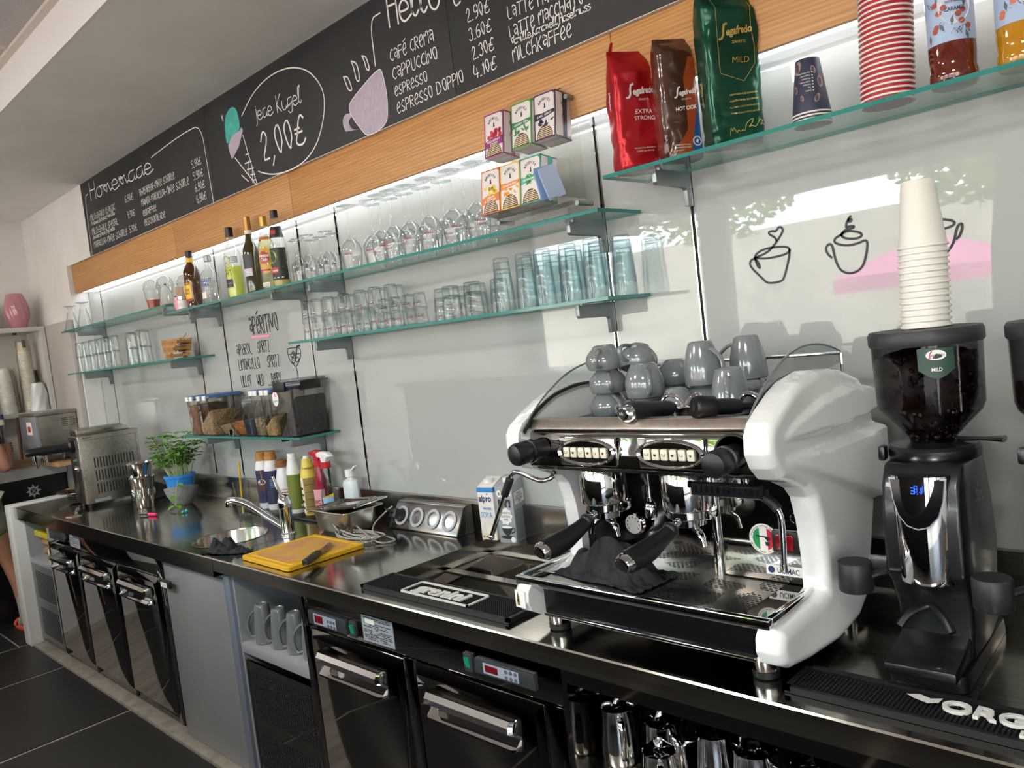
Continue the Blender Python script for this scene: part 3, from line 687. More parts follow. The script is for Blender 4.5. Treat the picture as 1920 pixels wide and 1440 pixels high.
# mug compartment with vent grille
t = thing('open_niche', 'open grey compartment with the upturned latte mugs, perforated grille below', 'cabinet', (0, 0, 0))
mb = MB().box(-2.998, -2.985, -.655, -.06, .02, .858).box(-2.985, -2.484, -.10, -.09, .02, .858).box(-2.487, -2.474, -.655, -.06, .02, .858)
mb.build('carcass', grey_lam, t)
MB().box(-2.985, -2.487, -.66, -.09, .535, .572).build('shelf', grey_lam, t, bev=.001)
MB().prism([(-2.93, .835), (-2.86, .828), (-2.865, .790), (-2.925, .797)], 'y', -.12, -.1205).build('sticky_note', mat('yellow_note', '#c9c21e', .7), t)
mb = MB().use(0).box(-2.985, -2.487, -.652, -.64, .03, .50).use(1); slots(mb, -2.955, -2.515, .275, .47, 17, -.653, .62, 26); slots(mb, -2.955, -2.515, .05, .22, 15, -.653, .62, 26)
mb.build('vent_grille', [dark_mirror, gap], t, recalc=False)
t = thing('fridge', 'two-door polished steel bar fridge in the middle of the counter', 'fridge', (0, 0, 0))
mb = MB().box(-2.47, -1.285, -.66, -.05, .03, .76).box(-2.47, -1.285, -.66, -.60, .76, .855)
for a, b in ((-2.472, -2.423), (-1.909, -1.864), (-1.347, -1.283)): mb.box(a, b, YD-.004, -.65, .03, .742)
mb.box(-2.472, -2.44, YD-.004, -.65, .742, .858).box(-2.44, -1.283, YD, -.65, .745, .858)
mb.build('body', dark_mirror, t, bev=.002)
for a, b in ((-2.42, -1.913), (-1.86, -1.351)): door(t, a, b)
control(t, -2.415, -2.185, .757, .806); switch(t, -2.155, .782); type_plate(t, -2.108, -1.948, .755, .838)
switch(t, -1.612, .79); control(t, -1.585, -1.362, .770, .812)
# open steel cupboard with the pitchers
t = thing('open_cupboard', 'open steel cupboard with the milk pitchers below the espresso machine', 'cabinet', (0, 0, 0))
mb = MB().box(-1.283, -1.268, -.665, -.05, .03, .858).box(-.40, -.385, -.665, -.05, .03, .858).box(-1.268, -.40, -.10, -.09, .03, .858).box(-1.268, -.40, -.66, -.64, .805, .858)
mb.build('carcass', dark_mirror, t)
MB().box(-1.268, -.40, -.66, -.10, .565, .585).build('shelf', steel, t)
t = thing('cabinet', 'steel cabinet at the right end under the grinders', 'cabinet', (0, 0, 0))
MB().box(-.384, 2.38, -.65, -.05, .03, .858).build('body', dark_mirror, t); MB().box(-.37, .2, YD, -.65, .04, .84).build('door', dark_mirror, t, bev=.003)
tag(MB().box(-5.85, 2.38, -.635, -.58, 0, .05).build('plinth', mat('plinth_steel', '#6d675f', .4, .6)), 'recessed steel plinth strip at the foot of the counter', 'plinth')
tag(MB().box(-5.875, 2.4, -.708, -.630, -.004, .012).build('floor_edging', grout, bev=.002), 'stone edging strip on the floor along the counter', 'edging')
# ---------------------------------------------------------------- drinking glasses
def clone(o, loc, label=None, rz=0.0, rot=None):
    c = o.copy(); COL.objects.link(c); c.location = loc; c.rotation_euler = rot if rot else (0, 0, rz)
    if label: c['label'] = label
    for ch in o.children:
        k = ch.copy(); COL.objects.link(k); k.parent = c
    return c
logo_k = mat('logo_black', '#2a2326', .4); logo_r = mat('logo_red', '#b3202a', .4)
def upturned(name, h, rr, rb, base, m1, m2, print_=None):
    """tumbler standing on its rim: rim radius rr at z=0, thick foot of radius rb at z=h"""
    w = .0019; mb = MB()
    mb.use(0).lathe([(rr-w, .0005), (rr-.0004, 0), (rr, .001), (rr+(rb-rr)*.5, h*.5), (rb, h-base)], n=24, cap=False)
    mb.lathe([(rr-w, .0005), (rr+(rb-rr)*.5-w, h*.5), (rb-w, h-base), (.0005, h-base-.001)], n=24, cap=False)
    mb.use(1).lathe([(rb, h-base), (rb-.0004, h-.004), (rb-.003, h-.0006), (rb-.006, h)], n=24, cap=False).lathe([(rb-.006, h), (.0004, h-.003)], n=24, cap=False)
    o = mb.build(name, [m1, m2], sharp=40, recalc=False)
    if print_:
        z0, s, u0 = print_; tp = lambda v: rr+(rb-rr)*(z0+v)/h+.0006
        fn = cylmap(rr, z0, math.radians(-52), tp); f2 = lambda u, v: fn(-u, s*.8-v)
        q = MB(); q.use(0).text('gafredo', s*.62, lambda u, v: f2(u+u0+s*.35, v), w=s*2.0, bold=.012)
        q.use(1).text('S', s*.95, lambda u, v: f2(u+u0-s*.05, v-s*.1), w=s*.5, bold=.02, shear=.2)
        ring = [(u0+s*1.15+s*1.5*math.cos(a*PI/12), s*.38+s*.85*math.sin(a*PI/12)) for a in range(25)]
        q.use(0).line(ring, s*.05, f2)
        q.build('printed_logo', [logo_k, logo_r], o, recalc=False)
    return o
first = {}
def tumblers(kind, spec, pts, z, label, group, off, cat='glass', n=2):
    h, rr, rb, base, m1, m2, pr = spec
    for x, y, *rest in pts:
        for k in range(rest[0] if rest else n):
            p = (x, y, z+k*off); rz = RND.uniform(-.25, .25)
            if kind not in first:
                o = upturned(kind, h, rr, rb, base, m1, m2, pr); o.location = p; o.rotation_euler = (0, 0, rz); tag(o, label, cat, group); first[kind] = o
            else: clone(first[kind], p, rz=rz)
zb, zc, zl = ZB+.0003, ZC+.0003, ZL2+.0003
# lower long shelf, left to right: tall coffee glasses, espresso glasses, wide tumblers, bluish water glasses
tumblers('latte_glass', (.098, .0315, .0245, .010, GLASS, THICK, (.026, .014, -.012)), [(-3.042, -.13), (-2.965, -.135), (-2.882, -.13), (-2.757, -.135), (-2.650, -.13), (-2.552, -.13), (-2.468, -.115), (-3.0, -.062), (-2.915, -.06), (-2.82, -.06), (-2.70, -.06), (-2.60, -.06), (-2.51, -.05)], zc, 'tall printed glass upturned in pairs at the left of the lower shelf', 'printed tall glasses on the lower shelf', .070)
tumblers('espresso_glass', (.062, .027, .0215, .008, GLASS, THICK, (.018, .013, -.013)), [(-2.436, -.178), (-2.365, -.178), (-2.290, -.178), (-2.225, -.178)], zc, 'short clear glass with oval logo, stacked two high at the shelf front', 'short logo glasses on the lower shelf', .049)
tumblers('wide_tumbler', (.084, .035, .0295, .013, GLASS, THICK, (.012, .010, -.01)), [(-2.190, -.10), (-2.098, -.14), (-1.985, -.14), (-1.912, -.085), (-2.05, -.055), (-2.145, -.05)], zc, 'wide clear tumbler stacked two high in the middle of the lower shelf', 'wide tumblers on the lower shelf', .033)
tumblers('water_glass', (.140, .0345, .0265, .015, BLUEGL, BLUEGL, None), [(-1.835, -.14), (-1.735, -.14), (-1.652, -.145), (-1.548, -.145), (-1.450, -.15), (-1.392, -.085), (-1.782, -.06), (-1.69, -.06), (-1.595, -.06), (-1.50, -.06)], zc, 'bluish water glass stacked in pairs at the right of the lower shelf', 'bluish water glasses on the lower shelf', .036)
tumblers('long_drink_glass', (.107, .0335, .028, .010, GLASS, THICK, None), [(-5.93, -.15), (-5.80, -.15), (-5.67, -.15), (-5.545, -.15), (-5.43, -.15), (-5.30, -.15), (-5.20, -.075), (-5.10, -.12), (-5.02, -.065), (-4.88, -.14)], zl, 'plain long drink glass upturned two high on the lower left shelf', 'long drink glasses at the left end', .094)
def stem_glass(name, h, rr, rbowl, hb, hs, rf, pr=None):
    """stemmed glass standing on its rim"""
    w = .0011
    out = [(rr, 0), (rr+(rbowl-rr)*.55, hb*.3), (rbowl, hb*.62), (rbowl*.86, hb*.78), (rbowl*.5, hb*.93), (rbowl*.18, hb), (.0042, hb+.012), (.0034, hb+hs*.5), (.0042, h-.016), (.010, h-.0065), (rf*.6, h-.003), (rf, h-.0012), (rf, h), (.0005, h-.0004)]
    mb = MB().lathe(out, n=28, cap=False)
    mb.lathe([(rr, 0), (rr-w+(rbowl-rr)*.55, hb*.3), (rbowl-w, hb*.62), (rbowl*.86-w, hb*.775), (rbowl*.5-w, hb*.92), (.0005, hb-.004)], n=28, cap=False)
    o = mb.build(name, GLASS, sharp=50, recalc=False)
    if pr:
        txt, z0, s, m = pr
        q = MB(); fn = cylmap(rbowl+.0008, z0, math.radians(-56)); q.text(txt, s, lambda u, v: fn(-u, s-v), bold=.025, just='c'); q.build('printed_logo', m, o, recalc=False)
    return o
w0 = stem_glass('wine_glass', .252, .034, .043, .125, .105, .0385, ('rotwi', .052, .011, mat('logo_dark_red', '#9c2a34', .5)))
pts = [(-2.632, -.155), (-2.528, -.12), (-2.43, -.15), (-2.345, -.16), (-2.26, -.15), (-2.145, -.155), (-2.018, -.155), (-1.905, -.15), (-2.60, -.06), (-2.485, -.06), (-2.39, -.06), (-2.285, -.06), (-2.17, -.06), (-2.06, -.06), (-1.955, -.06)]
for i, p in enumerate(pts):
    o = w0 if i == 0 else clone(w0, (*p, zb), rz=RND.uniform(-.5, .5))
    if i == 0: o.location = (*p, zb); tag(o, 'large clear wine glass standing upside down on the long upper shelf', 'wine glass', 'large wine glasses on the upper shelf')
s0 = stem_glass('small_stem_glass', .186, .024, .028, .108, .06, .031, ('gy', .045, .013, logo_k))
for i, p in enumerate([(-3.075, -.13), (-3.02, -.15), (-2.935, -.16), (-2.835, -.13), (-2.975, -.07), (-2.885, -.065), (-3.055, -.06)]):
    o = s0 if i == 0 else clone(s0, (*p, zb), rz=RND.uniform(-.3, .3))
    if i == 0: o.location = (*p, zb); tag(o, 'small stemmed glass upside down between the syrup bottle and wine glasses', 'glass', 'small stemmed glasses on the upper shelf')
# goblets at the far left
def goblet():
    prof = [(.054, 0)]+[(.054-.034*(k/18)**.75+(.0016 if k % 2 else 0), .125*k/18) for k in range(1, 19)]+[(.012, .134), (.011, .145), (.02, .152), (.012, .158), (.03, .163), (.043, .167), (.001, .1695)]
    return MB().lathe(prof, n=28, cap=False).lathe([(.052, 0)]+[(.0525-.034*(k/18)**.75, .125*k/18-.002) for k in range(1, 19)], n=28, cap=False).build('sundae_goblet', GLASS, sharp=50, recalc=False)
g0 = goblet(); g0.location = (-6.0, -.155, ZL1+.0003); tag(g0, 'ribbed clear goblet upside down at the very end of the upper left shelf', 'goblet', 'upturned goblets')
clone(g0, (-5.76, -.15, ZL1+.0003), 'ribbed clear goblet upside down, second from the shelf end')

# ---------------------------------------------------------------- bottles and boxes on the long upper shelf
gold = mat('gold_print', '#b89546', .3, .7)
def col(name, c, r=.45): return mat(name, c, r)
def bottle(name, label, prof, glass, loc, cap=None, liquid=None, n=28, cat='bottle', rz=0.0):
    t = thing(name, label, cat, loc, rz)
    MB().lathe(prof, n=n).build('glass_body', glass, t, sharp=50)
    if liquid:
        lv, m = liquid; w = .003; q = []
        for (r, z) in prof:
            if z <= lv: q.append((max(r-w, .001), max(z, .004)))
        r1 = next((prof[i-1][0]+(prof[i][0]-prof[i-1][0])*(lv-prof[i-1][1])/max(prof[i][1]-prof[i-1][1], 1e-6) for i in range(1, len(prof)) if prof[i][1] >= lv), q[-1][0])
        q.append((max(r1-w, .001), lv)); MB().lathe(q, n=n).build('liquid', m, t, sharp=50)
    if cap:
        r, z0, z1, m = cap; MB().lathe([(r, z0), (r, z1-.002), (r-.0015, z1)], n=20).build('cap', m, t)
    return t
def label_on(t, r, a0, u, v0, v1, layers, name='label', taper=None, nu=12, vmap=None):
    """paper label of half width u round a bottle; layers: (fn(mb, F), material); first layer is the paper"""
    mb = MB(); ms = []
    for k, (f, m) in enumerate(layers):
        F = cylmap(r+.0005+.0003*k, v0, a0, (lambda v, k=k: taper(v0+v)+.0005+.0003*k) if taper else None)
        mb.use(k); f(mb, F); ms.append(m)
    return mb.build(name, ms, t, recalc=False)
A0 = math.radians(-66)
def rect(u0, u1, v0, v1, n=10): return lambda mb, F: patch(mb, F, u0, u1, v0, v1, n)
def txt(s, h, v, w=None, u=0.0, bold=.01, shear=0.0, lean=0.0): return lambda mb, F: mb.text(s, h, lambda a, b: F(a+u, b+v), w=w, just='c', bold=bold, shear=shear, lean=lean)
def both(*fs):
    def g(mb, F):
        for f in fs: f(mb, F)
    return g
def disc(u, v, a, b=None, n=20): return lambda mb, F: mb.poly([F(u+a*math.cos(2*PI*i/n), v+(b or a)*math.sin(2*PI*i/n)) for i in range(n)])
def polyd(pts): return lambda mb, F: mb.poly([F(*p) for p in pts])
# coffee liqueur
t = bottle('liqueur_bottle', 'brown coffee liqueur bottle with a yellow arched label', [(.036, 0), (.041, .006), (.041, .012), (.037, .02), (.040, .05), (.041, .13), (.042, .16), (.040, .19), (.028, .215), (.017, .232), (.0155, .27)], mat('brown_bottle', '#4a2a12', .06, coat=.5), (-4.075, -.15, zb), (.017, .262, .296, black))
label_on(t, .0415, A0-.25, .03, .035, .16, [(lambda mb, F: (patch(mb, F, -.03, .03, 0, .095), mb.poly([F(.03*math.cos(a*PI/12), .095+.033*math.sin(a*PI/12)) for a in range(13)])), col('label_yellow', '#e9b51f')), (rect(-.03, .03, 0, .012), col('label_red', '#b3262b')), (both(txt('KAHLÚA', .018, .083, .054, bold=.03), txt('COFFEE', .011, .052, .04, bold=.02), txt('LIQUEUR', .011, .036, .04, bold=.02)), col('label_darkred', '#7a2418'))], taper=lambda v: .0415)
patch(mb := MB(), cylmap(.0172, .236, A0), -.05, .05, 0, .022, 20); mb.build('neck_label', MATS['label_yellow'], t, recalc=False)
# vodka
t = bottle('vodka_bottle', 'clear vodka bottle with short neck and blue lettering', [(.043, 0), (.046, .006), (.046, .125), (.044, .15), (.030, .172), (.017, .182), (.0155, .215), (.018, .222)], GLASS, (-3.905, -.135, zb), (.0185, .216, .245, satin), (.115, clear('vodka', (.97, .98, .98), (.75, .8, .82), 1.3)))
label_on(t, .046, A0-.1, .03, .085, .15, [(both(txt('ABSOLUT', .017, .028, .085, bold=.03), txt('VODKA', .017, .004, .062, bold=.03)), col('label_blue', '#1c45a0'))])
label_on(t, .046, A0-.3, .02, .03, .07, [(rect(-.02, .018, 0, .032), paper_w)], 'price_sticker')
label_on(t, .046, A0+.55, .02, .03, .08, [(both(rect(-.018, .018, .012, .018), rect(-.018, .01, 0, .006)), col('print_grey', '#8f8d90'))], 'back_print')
# limoncello
t = bottle('limoncello_bottle', 'tall clear bottle half full of yellow limoncello, black cap', [(.036, 0), (.040, .006), (.041, .02), (.041, .20), (.038, .222), (.026, .245), (.0175, .262), (.0165, .30)], GLASS, (-3.652, -.13, zb), (.0185, .298, .344, black), (.155, mat('limoncello', '#c7cf4e', .15, coat=.3)))
def lemons(mb, F, k):
    rnd = random.Random(5)
    for _ in range(26 if k else 12):
        u, v = rnd.uniform(-.022, .018), rnd.uniform(.03, .13)
        if k: mb.poly([F(u-.006, v), F(u, v+.004), F(u+.007, v+.003), F(u+.001, v-.004)])
        else: disc(u, v, .0045, .006, 10)(mb, F)
label_on(t, .041, A0-.15, .03, .075, .2, [(lambda mb, F: lemons(mb, F, 1), col('leaf_print', '#2e6a35')), (lambda mb, F: lemons(mb, F, 0), col('lemon_print', '#e0c93a')), (rect(-.024, .022, -.022, .018), col('navy_label', '#1d2531')), (txt('LIMONCINO', .006, -.004, .036), gold)])
label_on(t, .041, A0+.75, .02, .15, .2, [(rect(-.02, .02, .02, .05), col('print_grey', '#8f8d90')), (both(*[rect(-.016, .016, .024+.008*i, .027+.008*i) for i in range(3)]), paper_w)], 'back_label')
# wine
t = bottle('wine_bottle', 'olive green wine bottle with a gold capsule and dark grey label', [(.034, 0), (.038, .005), (.0385, .02), (.0385, .19), (.034, .215), (.020, .245), (.0155, .262), (.0150, .33)], mat('olive_glass', '#3a3413', .07, coat=.5), (-3.468, -.13, zb), (.0165, .298, .362, mat('gold_foil', '#b08346', .3, .6)))
label_on(t, .0385, A0-.2, .04, .085, .2, [(rect(-.04, .036, .0, .1, 14), col('label_slate', '#33343a')), (rect(-.04, .03, -.002, .034), col('label_lilac', '#cfc5cf')), (both(*[rect(-.03, -.005, .012+.007*i, .0135+.007*i) for i in range(2)]), black)])
patch(mb := MB(), cylmap(.0166, .280, A0), -.05, .05, 0, .018, 20); mb.build('neck_label', paper_w, t, recalc=False)
# white rum
t = bottle('rum_bottle', 'pale rum bottle with a round yellow and red label and gold cap', [(.034, 0), (.0385, .006), (.0385, .19), (.036, .205), (.022, .245), (.0155, .275), (.0150, .305)], GLASS, (-3.303, -.14, zb), (.0172, .288, .333, gold), (.235, clear('pale_rum', (.93, .93, .74), (.72, .72, .5), 1.33)))
label_on(t, .0385, A0+.3, .03, .05, .2, [(disc(0, .085, .036, .062), col('label_ochre', '#d9a63a')), (disc(-.006, .095, .026, .028), col('label_red', '#b3262b')), (both(txt('Havana', .014, .098, .05, -.006, .03), txt('Club', .014, .080, .034, -.006, .03)), paper_w), (disc(.03, .055, .008), col('seal_green', '#2e9c3c')), (rect(-.025, .02, .035, .042), col('label_red', '#b3262b'))])
label_on(t, .0385, A0, .03, .02, .05, [(rect(-.02, .02, -.004, .014), paper_w), (both(*[rect(-.017, .017, -.001+.004*i, .0005+.004*i) for i in range(3)]), col('print_grey', '#8f8d90'))], 'base_label')
patch(mb := MB(), cylmap(.0275, .225, A0, lambda v: .030-v*.35), -.05, .05, 0, .014, 16); mb.build('neck_label', col('label_orange', '#c4702c'), t, recalc=False)
# lime syrup
tp = lambda v: .0385 if v < .17 else .0385-.024*min(1, (v-.17)/.14)
t = bottle('lime_syrup_bottle', 'clear conical syrup bottle with a dark label showing a lime, black cap', [(.035, 0), (.0385, .006), (.0385, .17), (.031, .215), (.0225, .265), (.0155, .31)], GLASS, (-3.185, -.15, zb), (.0165, .305, .338, black), (.03, mat('pale_syrup', '#b9a85f', .2)))
label_on(t, .0385, A0+.35, .04, .03, .17, [(rect(-.045, .045, 0, .14, 16), col('label_blackgreen', '#1d211b')), (both(disc(-.028, .10, .030, .034), polyd([(.0, .12), (.04, .135), (.04, .06), (.02, .05), (.005, .075)])), col('leaf_green2', '#58812e')), (disc(-.027, .102, .024, .028), col('lime_flesh', '#b9cf6a')), (both(rect(-.04, .0, .03, .055)), col('label_red', '#b3262b')), (both(txt('granini', .011, .037, .034, -.02, .02), *[rect(-.03+.02*i, -.02+.02*i, .008, .012) for i in range(3)]), paper_w)])
mb = MB(); F = cylmap(.03, .215, A0+.35, lambda v: .0318-v*.17); patch(mb.use(0), F, -.045, .045, 0, .05, 14); F2 = cylmap(.03, .215, A0+.35, lambda v: .0324-v*.17); patch(mb.use(1), F2, -.028, .004, .016, .034, 6); mb.build('neck_label', [MATS['label_blackgreen'], MATS['label_red']], t, recalc=False)
# plastic dessert cups with dome lids, pink mug with whisk, small jar
def dome_cup(loc, label, fill, scale=1.0):
    t = thing('dessert_cup', label, 'cup', loc)
    r = lambda v: .030+.016*v/.115
    MB().lathe([(.030, 0), (.030, .002), (.046, .115), (.0485, .117), (.047, .119)], n=28, cap=False).build('cup', CLEARP, t, recalc=False)
    MB().lathe([(.049, .117), (.049, .122), (.046, .124), (.045, .135), (.036, .155), (.018, .167), (.002, .170)], n=28, cap=False).build('dome_lid', CLEARP, t, recalc=False)
    if fill: MB().lathe([(.029, .003), (r(fill[0])-.001, fill[0]), (.001, fill[0]+.008)], n=24).build('filling', fill[1], t)
    return t
dome_cup((-4.60, -.15, ZL1+.0003), 'clear plastic dome-lid cup with a red filling', (.055, mat('red_jelly', '#a2482f', .3)))
dome_cup((-4.455, -.135, ZL1+.0003), 'clear plastic dome-lid cup with a little brown powder', (.014, mat('brown_powder', '#8d6a4e', .8)))
dome_cup((-4.36, -.06, ZL1+.0003), 'empty clear plastic dome-lid cup at the back', None)
pink_c = mat('pink_ceramic', '#d98a9a', .25, coat=.3)
t = thing('pink_mug', 'rounded pink mug holding a bamboo whisk and a spoon', 'mug', (-4.215, -.165, zb))
MB().lathe([(.022, 0), (.030, .004), (.036, .03), (.035, .055), (.031, .072), (.0295, .073), (.033, .055), (.034, .03), (.02, .006), (.0005, .005)], n=28, cap=False).build('body', pink_c, t)
tt = thing('matcha_whisk', 'bamboo whisk standing bristles up in the pink mug', 'whisk', (-4.20, -.165, zb+.012))
bam = mat('bamboo', '#c69a68', .6)
MB().cyl((0, 0, 0), .011, .05, 12).build('handle', bam, tt)
mb = MB()
for k in range(46):
    a = 2*PI*k/46; q = .012+.012*(k % 3)/2
    mb.tube([(.010*math.cos(a), .010*math.sin(a), .05), (q*1.1*math.cos(a), q*1.1*math.sin(a), .085), (q*.95*math.cos(a)+.004, q*.95*math.sin(a), .112)], .0007, 4, False)
o = mb.build('bristles', bam, tt, recalc=False)
tt = thing('bar_spoon', 'long black-tipped metal spoon leaning left out of the pink mug', 'spoon', (-4.222, -.18, zb+.018))
MB().tube([(.004, 0, 0), (-.02, .0, .055), (-.075, .0, .11), (-.118, .0, .136)], [.0022, .002, .0018, .002], 8).build('shaft', chrome, tt)
MB().ball((-.124, 0, .139), .008, 10, 6, (1.2, .6, .7)).build('tip', black, tt); MB().ball((-.012, 0, .045), .009, 10, 6, (.7, .7, 2.4)).build('bowl', black, tt)
t = thing('small_jar', 'little white-labelled jar with a silver lid in front of the pink mug', 'jar', (-4.140, -.185, zb))
MB().lathe([(.026, 0), (.028, .003), (.028, .05), (.025, .056)], n=24).build('glass_body', GLASS, t); MB().cyl((0, 0, .052), .0285, .016, 24).build('lid', chrome, t)
label_on(t, .028, A0, .03, .004, .05, [(rect(-.06, .06, 0, .044, 20), paper_w), (both(*[rect(-.02, .015, .012+.007*i, .0135+.007*i) for i in range(3)]), col('print_grey', '#8f8d90'))])

# ---------------------------------------------------------------- tea stand with its six boxes
ac = clear('acrylic', (.97, .965, .95), (.74, .72, .72), 1.49)
t = thing('tea_stand', 'clear acrylic tea stand with rounded top', 'display stand', (-1.68, 0, zb))
def arch(w, h): return [(-w, 0), (w, 0), (w, h-.08)]+[(w*math.cos(a*PI/16), h-.08+.08*math.sin(a*PI/16)) for a in range(1, 16)]+[(-w, h-.08)]
MB().prism(arch(.195, .42), 'y', -.050, -.046).build('back_plate', ac, t, recalc=True)
mb = MB().prism(arch(.19, .415), 'y', -.100, -.097)
mb.build('front_plate', ac, t)
MB().box(-.2, .2, -.205, -.046, 0, .004).box(-.2, .2, -.205, -.202, .004, .022).build('base', clear('frosted_acrylic', (.86, .86, .85), (.6, .6, .6), 1.49, .3), t)
for z in (.062, .243): MB().box(-.165, .165, -.205 if z < .1 else -.16, -.1, z-.003, z).build('ledge', ac, t)
for x, z in ((.168, .36), (-.168, .36), (.168, .045), (-.168, .045)):
    MB().cyl((x, -.046, z), .0075, .072, 16, 'y').build('spacer', satin, t)
mb = MB(); mb.text('BRODIES', .019, lambda u, v: (u+.075, -.1012, v+.378), w=.135, just='c', bold=.02)
mb.text('OF EDINBURGH SINCE 1867', .004, lambda u, v: (u+.075, -.1012, v+.368), w=.09, just='c'); mb.build('lettering', ink, t, recalc=False)
def tea_box(loc, label, c_edge, c_band, words, art_c, kind, tilt=.13, side=True):
    W_, D_, H_ = .0835, .075, .140
    t = thing('tea_box', label, 'tea box', loc, rot=(-tilt, 0, 0))
    e = col('tea_edge_'+kind, c_edge); bnd = col('tea_band_'+kind, c_band); ar = col('tea_art_'+kind, art_c); bg = mat('tea_white', '#ddd6d4', .5)
    MB().box(-W_/2, W_/2, 0, D_, 0, H_).build('carton', bg, t, bev=.001)
    mb = MB(); f = lambda u, v, d=.0006: (u, -d, v)
    g = lambda u, v, d=.0006: (W_/2+d, v, u)
    w = W_/2
    mb.use(0).poly([f(-w, H_), f(-w, H_-.006), f(-w+.012, H_-.004), f(w-.012, H_-.004), f(w, H_-.012), f(w, H_)])
    for s in (-1, 1): mb.poly([f(s*w, 0), f(s*(w-.004), 0), f(s*(w-.003), H_), f(s*w, H_)])
    mb.poly([f(-w, 0), f(w, 0), f(w, .005), f(-w, .005)])
    mb.use(1).poly([f(-w, .060), f(-w*.4, .064), f(w*.3, .068), f(w, .074), f(w, .104-.02), f(w*.4, .083), f(-w*.2, .080), f(-w, .083)] if kind not in ('berry', 'lemon') else [f(-w, .030), f(w, .036), f(w, .062), f(-w*.3, .06), f(-w, .050)])
    rnd = random.Random(kind)
    mb.use(2)
    z_art = .072 if kind in ('berry', 'lemon', 'mint') else .052
    for k in range(16 if kind in ('berry', 'mint') else 11):
        u, v = rnd.uniform(-w*.6, w*.75), z_art+rnd.uniform(-.010, .012)
        if kind in ('berry', 'lemon'): mb.poly([f(u+.0065*math.cos(a*PI/5), v+.0065*math.sin(a*PI/5), .001) for a in range(10)])
        else:
            a = rnd.uniform(0, PI); d = Vector((math.cos(a), math.sin(a)))*.010; q = Vector((-d.y, d.x))*.35
            mb.poly([f(u-d.x, v-d.y, .001), f(u+q.x, v+q.y, .001), f(u+d.x, v+d.y, .001), f(u-q.x, v-q.y, .001)])
    # half-moon opening showing the sachets
    mb.use(3).poly([f(w*.78*math.cos(a*PI/14), .0035+.040*math.sin(a*PI/14), .0009) for a in range(15)])
    mb.use(4)
    for k in range(6): mb.poly([f(-w*.7*math.cos(k*.2), .006+k*.0055, .0012), f(w*.7*math.cos(k*.2), .008+k*.0055, .0012), f(w*.7*math.cos(k*.2), .0105+k*.0055, .0012), f(-w*.7*math.cos(k*.2), .0085+k*.0055, .0012)])
    mb.use(5)
    for i, ch in enumerate('BRODIES'):
        a = PI*.5+(3-i)*.33; mb.text(ch, .008, lambda u, v: f(.021*math.cos(a)+u*math.sin(a)+v*math.cos(a), .098+.021*math.sin(a)-u*math.cos(a)+v*math.sin(a), .001), just='c', bold=.012)
        b = PI*.5+(3-i)*.36
        if side: mb.text(ch, .008, lambda u, v: g(.085-(.019*math.cos(b)+u*math.sin(b)+v*math.cos(b)), .018+(.004+.012*math.sin(b)-u*math.cos(b)*.8+v*math.sin(b)), .001), just='c', bold=.012)
    mb.poly([f(-.004, .094, .001), f(.0, .097, .001), f(-.001, .106, .001), f(.003, .110, .001), f(.004, .101, .001), f(.006, .094, .001)])
    mb.use(6)
    for i, s in enumerate(words): mb.text(s, .0065, lambda u, v: f(u, v+(.0705 if kind not in ('berry', 'lemon') else .048)-.009*i+.08*u, .0012), w=min(.058, .0066*len(s)), just='c', bold=.02)
    mb.use(0).poly([g(.004, 0), g(H_, 0), g(H_, .004), g(.004, .003)]); mb.poly([g(H_-.004, 0), g(H_, 0), g(H_, D_), g(H_-.003, D_)]); mb.poly([g(0, 0), g(.006, 0), g(.004, D_), g(0, D_)])
    mb.use(1).poly([g(.004, .035), g(H_-.004, .033), g(H_-.004, .055), g(.004, .052)])
    mb.build('print', [e, bnd, ar, mat('tea_opening', '#5a4030', .7), cream, ink, paper_w], t, recalc=False)
    return t
ZT = zb
tea_box((-1.7900, -.205, ZT+.063), 'orange-edged lemon and ginger tea box, lower row left', '#c4622f', '#d57a3b', ['LEMON', '& GINGER'], '#e6c02f', 'lemon')
tea_box((-1.7035, -.205, ZT+.063), 'orange-banded darjeeling tea box in the middle of the lower row', '#d9b02f', '#d98a3a', ['DARJEELING'], '#e09a3a', 'darj')
tea_box((-1.6170, -.205, ZT+.063), 'turquoise peppermint tea box, lower row right', '#2f8f7f', '#55b0a4', ['PEPPERMINT'], '#2f9a55', 'mint')
tea_box((-1.7855, -.165, ZT+.244), 'magenta-edged red berry tea box, upper row left', '#8e2a6c', '#8e2f78', ['RED BERRY', 'CRUSH'], '#c8364a', 'berry')
tea_box((-1.6645, -.165, ZT+.244), 'green tea box in the middle of the upper row', '#4f9a3c', '#2f7a55', ['GREEN TEA'], '#3f8a55', 'green')
tea_box((-1.5680, -.165, ZT+.244), 'dark violet earl grey tea box, upper row right', '#4a2a55', '#2c2638', ['EARL GREY'], '#2c2a55', 'earl')
for i, (x, y, a, lb) in enumerate([(-1.556, -.185, -.2, 'blue tea sachet tucked beside the peppermint box, inner one'), (-1.535, -.175, -.32, 'pale blue tea sachet leaning outermost beside the peppermint box')]):
    t = thing('tea_sachet', lb, 'tea sachet', (x, y, ZT+.064), rot=(0, a, 1.2))
    MB().rings([[(-.03*k, -.0015*q, z), (.03*k, -.0015*q, z), (.03*k, .0015*q, z), (-.03*k, .0015*q, z)] for z, k, q in ((0, 1, .3), (.012, 1, 1.6), (.05, 1, 2.2), (.085, 1, 1.6), (.097, .9, .3))]).build('sachet', col('sachet_blue', '#7f9cc8') if i == 0 else col('sachet_pale', '#a9b9d4'), t, sharp=60)
